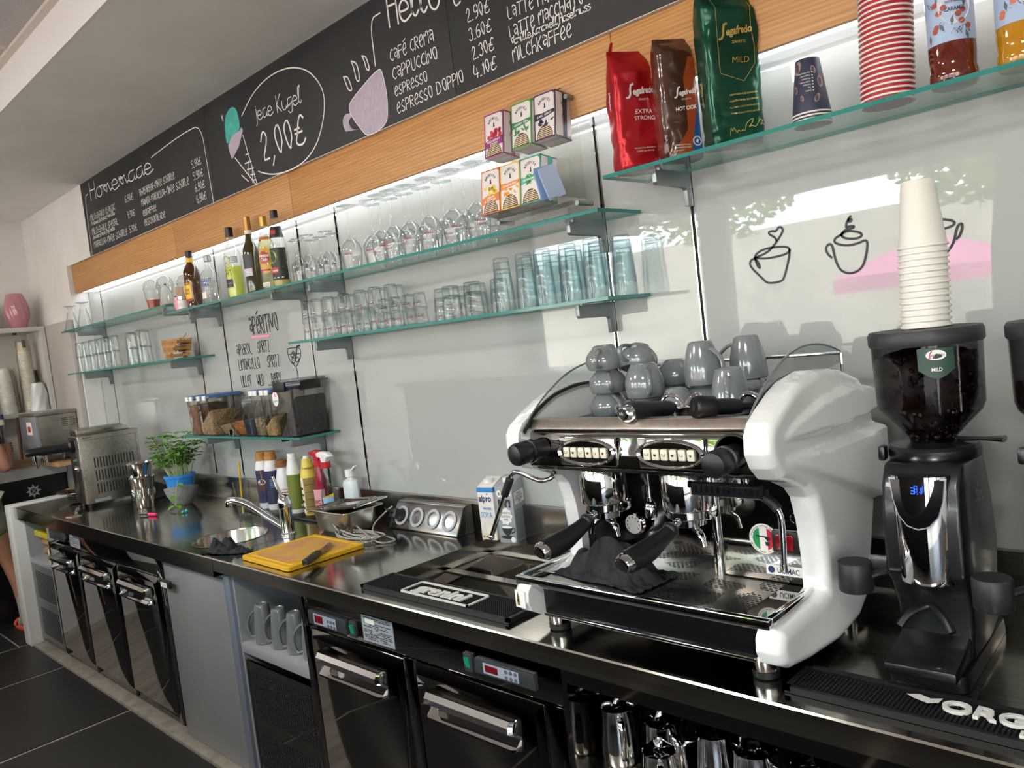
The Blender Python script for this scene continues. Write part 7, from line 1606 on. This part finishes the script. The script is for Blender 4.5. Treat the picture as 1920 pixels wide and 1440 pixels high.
# ---------------------------------------------------------------- grinders
blk = mat('satin_black', '#0d0e10', .33, coat=.2); bean_m = mottled('roasted_beans', '#1d100b', '#38221a', 60, .32)
blue_led = mat('blue_digits', '#1a3cff', .4, emit=6.0); display_m = mat('black_display', '#08090c', .08)
def grinder(cx, cyv, label, full, lit=True):
    t = thing('coffee_grinder', label, 'coffee grinder', (cx, cyv, hz), math.radians(2))
    # foot, column, head
    MB().rings([rrect(.135*k, .34*q, z, .02) for k, q, z in ((1, 1, 0), (1, 1, .012), (.97, .985, .030))]).build('foot', blk, t)
    MB().add([], []).rings([[(-.062, -.205, .03), (.060, -.205, .03), (.060, .03, .03), (-.062, .03, .03)], [(-.062, -.205, .052), (.060, -.205, .052), (.060, .03, .095), (-.062, .03, .095)]]).build('grounds_tray', blk, t, bev=.005)
    pr = lambda w, d0, d1, z: [(-w, d0, z), (w, d0, z), (w*1.04, (d0+d1)*.5, z), (w*.9, d1, z), (-w*.9, d1, z), (-w*1.04, (d0+d1)*.5, z)]
    MB().rings([pr(.064, -.09, .16, .03), pr(.066, -.08, .16, .12), pr(.068, -.10, .165, .17), pr(.070, -.125, .165, .20), pr(.068, -.125, .15, .30), pr(.068, -.115, .12, .37), pr(.070, -.085, .09, .405)]).build('body', blk, t, bev=.008, seg=3)
    # chrome nose and display
    nz_ = [(.048, -.128, .182), (.050, -.132, .20), (.052, -.133, .30), (.054, -.128, .388)]
    rr_ = []
    for w, y, z in nz_: rr_.append([(w*math.sin(a), y+.026-.034*math.cos(a), z) for a in [(-1.35+2.7*i/14) for i in range(15)]]+[(w*.8, -.09, z), (-w*.8, -.09, z)])
    MB().rings(rr_).build('nose', chrome, t)
    def U(u, v, d): # point on the display plane
        y = -.128-.040*math.cos(min(1.3, abs(u)/.054))+.030-d; return (u, y, v)
    sh = [(-.050, .386), (.050, .386), (.045, .345), (.036, .315), (.02, .296), (0, .290), (-.02, .296), (-.036, .315), (-.045, .345)]
    sc = lambda k: [U(u*k, .338+(v-.338)*k, .004 if k > .95 else .0065) for u, v in sh]
    MB().poly(sc(1.0)).build('display_frame', satin, t, recalc=False); MB().poly(sc(.93)).build('display', display_m, t, recalc=False)
    if lit:
        mb = MB(); mb.line([(-.006, .371), (.0, .371), (.0, .3655), (-.005, .3655)], .0016, lambda u, v: U(u, v, .008)); mb.line([(.0, .3655), (-.0005, .360), (-.0065, .360)], .0016, lambda u, v: U(u, v, .008)); mb.line([(.0115, .371), (.011, .360)], .0016, lambda u, v: U(u, v, .008)); mb.poly([U(.004, .359, .008), U(.0055, .359, .008), U(.0055, .3605, .008), U(.004, .3605, .008)])
        mb.build('digits', blue_led, t, recalc=False)
    # fork
    MB().tube(curve3([(-.045, -.150, .105), (-.030, -.135, .125), (0, -.110, .135), (.030, -.135, .125), (.045, -.150, .105)], 5), .008, 10).build('fork', blk, t)
    # tamper on its arm
    ta = MB().lathe([(.031, 0), (.033, .003), (.033, .055), (.031, .058)], (-.128, -.125, .155), 32).build('tamper', mat('matt_black', '#16181a', .5), t); MB().tube(curve3([(-.10, -.12, .185), (-.075, -.10, .19), (-.055, -.07, .175)], 5), .010, 10, flat=.7).build('arm', blk, ta)
    # grind collar, hopper with beans, lid
    MB().lathe([(.062, .398), (.080, .404), (.083, .41), (.083, .424), (.078, .43), (.045, .434)], n=48).build('grind_collar', blk, t); MB().box(-.088, -.074, -.06, -.035, .402, .432).build('stop_pin', blk, t, bev=.005)
    MB().tube([(.045, .0, .438), (.09, -.01, .440), (.125, -.015, .440)], [.010, .007, .013], 10, flat=.5).build('shutter', blk, t)
    out = [(.040, .432), (.043, .445), (.090, .495), (.0955, .51), (.0985, .63)]
    MB().lathe(out, n=48, cap=False).lathe([(r-.0025, z) for r, z in out], n=48, cap=False).build('hopper', SMOKE, t, recalc=False)
    for a in (-1.15, -.75): MB().tube([(.0965*math.cos(a), .0965*math.sin(a), .625), (.0935*math.cos(a), .0935*math.sin(a), .50)], .0035, 8).build('hopper_rib', CLEARP, t)
    ztop = .435+(.625-.435)*full
    prof = [(r-.008, z) for r, z in out if z < ztop]; rt = prof[-1][0]; prof += [(rt, ztop-.01), (rt*.75, ztop+.006), (rt*.35, ztop+.014), (.001, ztop+.016)]
    mb = MB().lathe(prof, n=40); rnd = random.Random(int(-cx*100)); 
    for k in range(620):
        if k < 430:
            z = rnd.uniform(.44, ztop-.004); r = .033+(.080-.033)*min(1, (z-.437)/.06) if z < .497 else .0875; a = rnd.uniform(-PI, PI)
        else:
            z = 0; r = rt*math.sqrt(rnd.random())*.97; a = rnd.uniform(-PI, PI); z = ztop+.013*(1-r/rt)-.004
        mm = Matrix.Translation((r*math.cos(a), r*math.sin(a), z)) @ Euler((rnd.uniform(0, 6), rnd.uniform(0, 6), rnd.uniform(0, 6))).to_matrix().to_4x4()
        mb.T = mm; mb.ball((0, 0, 0), .0052, 6, 4, (1.25, .9, .7))
    mb.T = None
    o = mb.build('beans', bean_m, t, recalc=False, sharp=180); o['kind'] = 'stuff'
    MB().lathe([(.100, .626), (.1025, .630), (.1025, .648), (.099, .655), (.03, .657)], n=48).build('lid', mat('lid_charcoal', '#26282a', .5), t)
    # badge on the hopper and maker's mark on the flank
    A = math.radians(-66); cv = lambda u, v, d: ((.0992+d)*math.cos(A+u/.099), (.0992+d)*math.sin(A+u/.099), v)
    if lit:
        mb = MB(); mb.use(0); patch(mb, lambda u, v: cv(u, v, .0004), -.031, .031, .582, .622, 8); mb.add([cv(-.031, .582, .0004), cv(-.015, .582, .0004), cv(0, .582, .0004), cv(.015, .582, .0004), cv(.031, .582, .0004), cv(.015, .570, .0004), cv(0, .564, .0004), cv(-.015, .570, .0004)], [(0, 1, 7), (1, 2, 6, 7), (2, 3, 5, 6), (3, 4, 5)])
        mb.use(1).poly([cv(.017*math.cos(i*PI/12), .609+.0095*math.sin(i*PI/12), .001) for i in range(24)]); mb.text('MILD', .007, lambda u, v: cv(u, .579+v, .001), w=.018, just='c', bold=.01)
        mb.use(2).text('egafredo', .0055, lambda u, v: cv(u-.008, .607+v, .0016), w=.022); mb.use(3).line([(-.007, .616), (-.010, .612), (-.0105, .604), (-.014, .603)], .0022, lambda u, v: cv(u, v, .0016))
        mb.build('badge', [col('badge_green', '#14382b'), paper_w, ink, logo_r], t, recalc=False)
    mb = MB(); mb.write('sin', .05, .035, lambda u, v: (.0735, -.03+u, .325+v-.25*u), lw=.003, kind='script'); mb.build('maker_mark', satin, t, recalc=False)
    return t
G1 = grinder(-.510, -.345, 'black coffee grinder with a full bean hopper and blue digits, beside the espresso machine', .90)
G2 = grinder(-.270, -.345, 'black coffee grinder at the right edge of the picture, hopper half full', .58, False)
# white paper cups on the first grinder
w0_ = paper_cup('paper_cup', .0425, .0295, .128, cream_cup, rim_w, .0030)
for k in range(14):
    o = w0_ if k == 0 else clone(w0_, (0, 0, 0))
    o.location = (-.506+.0004*k, -.345, hz+.6575+.0118*k); o.rotation_euler = (0, 0, .4*k)
    tag(o, 'plain white paper cup in the stack on the grinder lid', 'paper cup', 'white paper cups on the grinder')
t = thing('steel_hose', 'braided steel hose lying behind the espresso machine', 'hose', (-.62, -.12, hz)); MB().tube(curve3([(-.06, .03, .02), (0, -.02, .015), (.05, -.045, .012), (.09, -.03, .03)], 6), .009, 10).build('hose', satin, t)
# ---------------------------------------------------------------- left end: wall shelf, cups, oven, bar, person
def L8(t):
    mb = MB(); mb.T = Matrix.Translation(-Vector(t.location)); return mb
off_w = mottled('cupboard_white', '#cdc9c2', '#c4c0b8', 2, .5)
t = thing('wall_shelf_unit', 'white open shelf unit on the left wall with vase and cup sleeves', 'shelf', (-6.80, -.9, 1.46))
L8(t).box(-6.995, -6.62, -1.9, -.155, 2.072, 2.104).build('top_board', off_w, t, bev=.001)
L8(t).box(-6.995, -6.62, -.185, -.155, 1.46, 2.072).build('side_board', off_w, t); L8(t).box(-6.995, -6.62, -1.9, -1.87, 1.46, 2.072).build('side_board', off_w, t)
L8(t).box(-6.995, -6.62, -1.87, -.185, 1.455, 1.485).build('shelf_board', off_w, t, bev=.001); L8(t).box(-6.998, -6.985, -1.87, -.185, 1.485, 2.072).build('back_board', off_w, t)
L8(t).lathe([(.012, 0), (.016, .012)], (-6.68, -.34, 2.058), 16).build('magnet', black, t)
t = thing('filler_panel', 'tall pale panel between the left shelf unit and the glass wall', 'panel', (-6.4, -.125, 0)); L8(t).box(-6.70, -6.095, -.15, -.102, .0, 2.10).build('panel', mottled('greige_panel', '#b3aaa4', '#aba29c', 2, .6), t, bev=.002)
# pink vase with swirling flutes
t = thing('vase', 'pink fluted vase on top of the white shelf unit', 'vase', (-6.79, -.275, 2.1045))
def vf(u, v):
    z = .262*v; r = .042+.040*math.sin(PI*min(1, v*.86+.06))**1.0; a = 2*PI*u
    r *= 1+.035*math.sin(12*a+9*v)*math.sin(PI*min(1, max(0, v*1.05)))
    return (r*math.cos(a), r*math.sin(a), z)
MB().grid(vf, 96, 30, True).add([vf(i/96, 0) for i in range(96)], [tuple(range(95, -1, -1))]).build('body', mat('dusty_pink_glaze', '#b77c85', .15, coat=.5), t, recalc=False, sharp=80)
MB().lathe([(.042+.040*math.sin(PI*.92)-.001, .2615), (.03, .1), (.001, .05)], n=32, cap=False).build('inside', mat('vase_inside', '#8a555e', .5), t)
t = thing('picture_frame', 'dark wooden frame standing at the left edge on the shelf unit', 'picture frame', (-6.86, -.50, 2.1045)); MB().box(-.012, .012, -.1, .1, 0, .2).build('frame', mat('dark_wood', '#3b2a1c', .5), t); MB().box(.012, .014, -.08, .08, .02, .18).build('picture', mat('dark_picture', '#54483c', .5), t)
# sleeves of cups in plastic
film = clear('wrap_film', (.95, .94, .92), (.75, .74, .72), 1.4, .05)
def sleeve(x, y, label, r, n, pitch, m, tilt=0.0):
    t = thing('cup_sleeve', label, 'cup sleeve', (x, y, 1.4855), rot=(tilt, tilt*.5, 0))
    mb = MB().use(0)
    for k in range(n): q = 1-.18*k/n; mb.use(1).lathe([(r*q, k*pitch), (r*q*1.04, k*pitch+pitch*.25), (r*q, k*pitch+pitch*.5)], n=22, cap=False); mb.use(0).lathe([(r*q, k*pitch+pitch*.5), (r*q*.98, (k+1)*pitch)], n=22, cap=False)
    q = .82; mb.use(0).lathe([(r*q, n*pitch), (r*q*.80, n*pitch+.07), (r*.3, n*pitch+.071), (.001, n*pitch+.071)], n=22, cap=False)
    o = mb.build('cups', [m, rim_w], t, recalc=False); o['kind'] = 'stuff'
    h = n*pitch+.085
    MB().grid(lambda u, v: ((r*1.10*(1-.2*v)+.004*math.sin(7*2*PI*u+20*v))*math.cos(2*PI*u), (r*1.10*(1-.2*v)+.004*math.sin(7*2*PI*u+20*v))*math.sin(2*PI*u), h*v), 36, 16, True).build('wrapper', film, t, recalc=False, sharp=180)
    return t
ivory = mat('ivory_card', '#c9bba3', .6)
s1 = sleeve(-6.74, -.285, 'tallest wrapped sleeve of cream paper cups on the shelf, dark sticker at its tip', .050, 40, .0112, ivory)
MB().poly([(.041, -.012, .475), (.041, .012, .475), (.034, .012, .535), (.034, -.012, .535)]).build('sticker', mat('dark_sticker', '#474b4d', .5), s1, recalc=False)
sleeve(-6.80, -.385, 'short wrapped sleeve of cups behind the tallest, to its left', .045, 22, .0115, cream_cup); sleeve(-6.72, -.44, 'wide wrapped sleeve of cups left of the tallest one', .055, 22, .012, cream_cup)
sleeve(-6.72, -.565, 'wrapped sleeve of cups at the left edge of the picture', .052, 20, .012, ivory); sleeve(-6.88, -.215, 'wrapped sleeve of grey lids right of the tallest sleeve', .045, 18, .013, mat('grey_lids', '#9a9ca0', .5))
t = thing('brown_box', 'narrow brown box at the right end of the shelf behind the milky bag', 'box', (-6.80, -.218, 1.4855)); L8(t).box(-6.84, -6.76, -.247, -.190, 1.4855, 1.70).build('box', mat('brown_card', '#8a7560', .6), t, bev=.002)
t = thing('plastic_bag', 'milky plastic bag of cups at the right end of the shelf', 'bag', (-6.672, -.245, 1.4855))
def pb(u, v):
    a = 2*PI*u; r = (.047-.018*max(0, v-.55)**1.0*2.2)*(1+.05*math.sin(3*a+6*v)+.04*math.sin(7*a-9*v)); return (r*math.cos(a), 1.25*r*math.sin(a), .205*v)
MB().grid(pb, 40, 18, True).add([pb(i/40, 1) for i in range(40)], [tuple(range(40))]).build('bag', mat('milky_film', '#d3d3d0', .25), t, recalc=False, sharp=180)
# toaster oven on the back bar
ovs = mottled('oven_steel', '#a9a59c', '#98948b', 3, .32, 1.0, (18, 1, 18))
t = thing('toaster_oven', 'steel toaster oven with vent slits behind the cream machine', 'oven', (-6.35, -.26, 1.124))
L8(t).box(-6.56, -6.20, -.405, -.156, 1.20, 1.455).build('cabinet', ovs, t, bev=.002)
L8(t).box(-6.58, -6.185, -.420, -.154, 1.455, 1.478).build('hood', ovs, t, bev=.003)
L8(t).box(-6.57, -6.19, -.425, -.405, 1.17, 1.455).build('front_panel', mat('oven_front', '#8f9094', .35, .4), t, bev=.002)
mb = L8(t).use(0).box(-6.40, -6.28, -.4262, -.425, 1.33, 1.42).use(1).box(-6.37, -6.31, -.427, -.426, 1.35, 1.39)
mb.build('label', [paper_w, logo_r], t)
mb = L8(t)
for y in (-.235, -.185):
    for k in range(5): mb.box(-6.2012, -6.199, y-.022, y+.018, 1.385+.0135*k-.02, 1.389+.0135*k-.02)
mb.build('vent_slits', [gap], t)
L8(t).box(-6.54, -6.22, -.40, -.16, 1.18, 1.20).build('tray', dkp, t)
for x, y in ((-6.52, -.38), (-6.24, -.38), (-6.52, -.18), (-6.24, -.18)): L8(t).cyl((x, y, 1.124), .014, .06, 14).build('foot', chrome, t)
L8(t).tube([(-6.20, -.40, 1.235), (-6.20, -.47, 1.225)], .016, 12).build('handle', black, t)
# back bar: wooden top, pale fascia, black lower panel with the sun badge
t = thing('back_bar', 'bar counter along the left wall with wooden top and black front', 'counter', (-6.75, -1.1, 0))
L8(t).box(-6.995, -6.10, -.345, -.155, 1.095, 1.122).box(-6.995, -6.58, -2.2, -.345, 1.095, 1.122).build('top', beech, t, bev=.002)
L8(t).box(-6.62, -6.605, -2.2, -.155, 1.005, 1.094).build('fascia', off_w, t, bev=.001)
L8(t).box(-6.99, -6.64, -2.2, -.155, .0, 1.09).build('front', mat('black_lacquer', '#131416', .3), t)
mb = L8(t); f = lambda u, v, d=0.0: (-6.6385+d, -.385+u, .905+v)
pts_ = []
for i in range(16): r = .052 if i % 2 == 0 else .029; a = PI/2+i*PI/8; pts_.append((r*math.cos(a), r*math.sin(a)))
mb.use(0)
for i in range(16): mb.poly([f(0, 0), f(*pts_[i]), f(*pts_[(i+1) % 16])])
mb.use(1).poly([f(.021*math.cos(i*PI/12), .021*math.sin(i*PI/12), .001) for i in range(24)]); mb.use(0)
for q in ([(-.012, -.010), (-.004, .0), (-.010, .008), (-.002, .014), (.004, .010)], [(-.004, .0), (.006, -.002), (.012, -.012)], [(.004, .010), (.012, .012), (.008, .004), (.006, -.002)], [(0, .0), (-.002, -.012), (-.010, -.014)]): mb.line(q, .0042, lambda u, v: f(u, v, .002))
mb.build('sun_badge', [mat('badge_grey', '#b9b2aa', .5), MATS['black_lacquer']], t, recalc=False)
t = thing('broom_handle', 'brown wooden handle leaning at the wall behind the oven', 'handle', (-6.93, -.36, 1.1225)); MB().tube([(0, 0, .005), (.02, .015, .33)], .013, 10).build('shaft', mat('brown_handle', '#7a5a42', .5), t)
t = thing('dark_plank', 'dark upright plank behind the bar, left of the wooden handle', 'plank', (-6.965, -.47, 1.1225)); MB().box(-.012, .012, -.022, .022, 0, .325).build('plank', mat('dark_plank', '#3a342f', .6), t)

# ---------------------------------------------------------------- person at the left edge, seen only in part
def skin(name, V, E_, m, parent=None, lv=1):
    me = bpy.data.meshes.new(name); me.from_pydata([v[:3] for v in V], E_, []); o = bpy.data.objects.new(name, me); COL.objects.link(o)
    me.materials.append(m); md = o.modifiers.new('skin', 'SKIN'); md.use_smooth_shade = True; md.branch_smoothing = .3
    for i, v in enumerate(V):
        r = v[3] if isinstance(v[3], tuple) else (v[3], v[3]); me.skin_vertices[0].data[i].radius = r; me.skin_vertices[0].data[i].use_root = (i == 0)
    sb = o.modifiers.new('soft', 'SUBSURF'); sb.levels = lv; sb.render_levels = lv+1
    if parent is not None: o.parent = parent
    return o
skin_m = mat('skin', '#a8785f', .5, sub=.0); navy_c = mottled('navy_cotton', '#232a44', '#2c3452', 40, .9); olive = mottled('olive_cotton', '#84876f', '#75795f', 50, .9, bump=.1); sock_m = mottled('grey_sock', '#a39d98', '#8f8a86', 90, .95, bump=.2); org_s = mat('orange_slipper', '#d2553a', .5); hair_m = mottled('brown_hair', '#35261b', '#4a3628', 60, .7)
PB = (-6.36, -.86, 0)
p = thing('person', 'person in navy shirt, olive shorts and orange slippers, holding a bottle', 'person', PB)
ys = .235
V = [(0, 0, .95, (.15, .11)), (0, 0, 1.10, (.14, .10)), (-.01, 0, 1.27, (.155, .105)), (-.01, 0, 1.40, (.14, .09)), (-.02, 0, 1.47, .055), (-.04, 0, 1.54, .055), (-.06, 0, 1.62, (.078, .092)), (-.055, 0, 1.70, (.075, .088)), (-.045, 0, 1.76, .05),
     (0, .10, .90, .092), (-.01, .16, .70, .078), (-.02, .20, .48, .057), (0, ys, .33, .056), (.03, .238, .12, .038), (.035, .238, .055, .036), (-.06, .238, .032, .036), (-.13, .238, .028, .030),
     (0, -.10, .90, .092), (-.01, -.12, .70, .078), (-.02, -.13, .48, .057), (0, -.13, .33, .056), (.03, -.13, .12, .038), (.035, -.13, .055, .036), (-.06, -.13, .032, .036), (-.13, -.13, .028, .030),
     (-.01, .175, 1.40, .058), (.03, .225, 1.24, .047), (.04, .25, 1.12, .043), (-.04, .285, 1.19, .040), (-.09, .305, 1.24, .030), (-.115, .315, 1.262, (.036, .024)),
     (-.01, -.175, 1.40, .058), (.02, -.22, 1.24, .047), (.02, -.23, 1.12, .043), (-.10, -.19, 1.13, .036), (-.19, -.16, 1.16, .029), (-.23, -.15, 1.165, (.036, .022))]
E_ = [(0, 1), (1, 2), (2, 3), (3, 4), (4, 5), (5, 6), (6, 7), (7, 8), (0, 9), (9, 10), (10, 11), (11, 12), (12, 13), (13, 14), (14, 15), (15, 16), (0, 17), (17, 18), (18, 19), (19, 20), (20, 21), (21, 22), (22, 23), (23, 24),
      (3, 25), (25, 26), (26, 27), (27, 28), (28, 29), (29, 30), (3, 31), (31, 32), (32, 33), (33, 34), (34, 35), (35, 36)]
BC = Vector((-.165, .315))            # bottle axis, in the person's frame
def finger(root, z, r, a0, a1, rad, n=4):
    """curls round the bottle axis at height z from angle a0 to a1"""
    prev = root
    for i in range(n):
        a = a0+(a1-a0)*i/(n-1); V.append((BC.x+rad*math.cos(a), BC.y+rad*math.sin(a), z-.004*i, r*(1-.1*i))); E_.append((prev, len(V)-1)); prev = len(V)-1
for k, (dz, r) in enumerate(((.028, .0088), (.009, .0092), (-.010, .009), (-.028, .0078))): finger(30, 1.262+dz, r, .55, 3.2-.15*k, .041)
finger(30, 1.285, .0098, -.5, -2.2, .041, 3)
for k, (dy, r) in enumerate(((-.024, .009), (-.008, .0092), (.008, .009), (.022, .008))):
    a = len(V); V += [(-.275, -.15+dy, 1.16, r), (-.305, -.15+dy, 1.155, r*.95), (-.325, -.15+dy, 1.142, r*.85)]; E_ += [(36, a), (a, a+1), (a+1, a+2)]
a = len(V); V += [(-.245, -.112, 1.16, .010), (-.275, -.098, 1.15, .009)]; E_ += [(36, a), (a, a+1)]
skin('body', V, E_, skin_m, p)
skin('shirt', [(0, 0, .97, (.165, .125)), (0, 0, 1.10, (.16, .118)), (-.01, 0, 1.27, (.172, .122)), (-.01, 0, 1.41, (.155, .105)), (-.015, 0, 1.455, .068), (-.01, .175, 1.405, .072), (.025, .215, 1.27, .066), (-.01, -.175, 1.405, .072), (.02, -.21, 1.27, .066)], [(0, 1), (1, 2), (2, 3), (3, 4), (3, 5), (5, 6), (3, 7), (7, 8)], navy_c, p)
skin('shorts', [(0, 0, .97, (.168, .128)), (0, .10, .90, .112), (-.01, .155, .66, .104), (0, -.10, .90, .112), (-.01, -.12, .66, .104)], [(0, 1), (1, 2), (0, 3), (3, 4)], olive, p)
for y_ in (.238, -.13):
    skin('sock', [(.02, y_, .27, .050), (.028, y_, .15, .045), (.034, y_, .06, .043), (-.06, y_, .038, .041), (-.12, y_, .033, .036)], [(0, 1), (1, 2), (2, 3), (3, 4)], sock_m, p)
    sl = MB().rings([[(x*1.0, y_+w*s, z) for x, s in ((.075, -.5), (.085, 0), (.075, .5), (0, .9), (-.09, 1), (-.155, .7), (-.175, 0), (-.155, -.7), (-.09, -1), (0, -.9))] for z, w in ((0, .046), (.012, .05), (.026, .048))]).build('slipper', org_s, p, bev=.004)
    MB().grid(lambda u, v: (-.06-.07*v, y_+.050*math.cos(PI*u), .02+.058*math.sin(PI*u)*(1-.25*v)), 14, 4).build('strap', org_s, sl, recalc=False, sharp=180)
MB().grid(lambda u, v: (-.045+.10*math.sin(PI*v*.62)*math.cos(2*PI*u)+.012, .088*math.sin(PI*v*.62)*math.sin(2*PI*u), 1.685+.125*math.cos(PI*v*.62)), 24, 10, True).build('hair', hair_m, p, recalc=False, sharp=180)
for s in (-1, 1):
    MB().ball((-.132, .032*s, 1.655), .011, 10, 8, (.6, 1, .8)).build('eye', mat('eye_dark', '#2a2220', .2), p); MB().ball((-.05, .086*s, 1.645), .022, 10, 8, (.6, .3, 1)).build('ear', skin_m, p)
MB().tube([(-.135, 0, 1.66), (-.155, 0, 1.625), (-.135, 0, 1.615)], [.008, .013, .009], 8).build('nose', skin_m, p); MB().ball((-.132, 0, 1.585), .02, 10, 6, (.35, 1, .3)).build('mouth', mat('lips', '#8a5148', .5), p)
t = thing('held_bottle', 'small clear bottle with a blue cap held by the person at the left edge', 'bottle', (-6.36-.165, -.86+.315, 1.175))
MB().lathe([(.028, 0), (.030, .004), (.030, .12), (.026, .15), (.016, .20), (.015, .29)], n=24).build('glass_body', GLASS, t); MB().lathe([(.026, .004), (.028, .05), (.001, .05)], n=20).build('liquid', mat('amber_liquid', '#b8863a', .2), t)
MB().cyl((0, 0, .285), .018, .035, 18).build('cap', mat('blue_cap', '#27305f', .4), t); MB().lathe([(.0155, .245), (.0165, .246), (.0165, .285), (.0155, .286)], n=18).build('neck_label', cream, t)
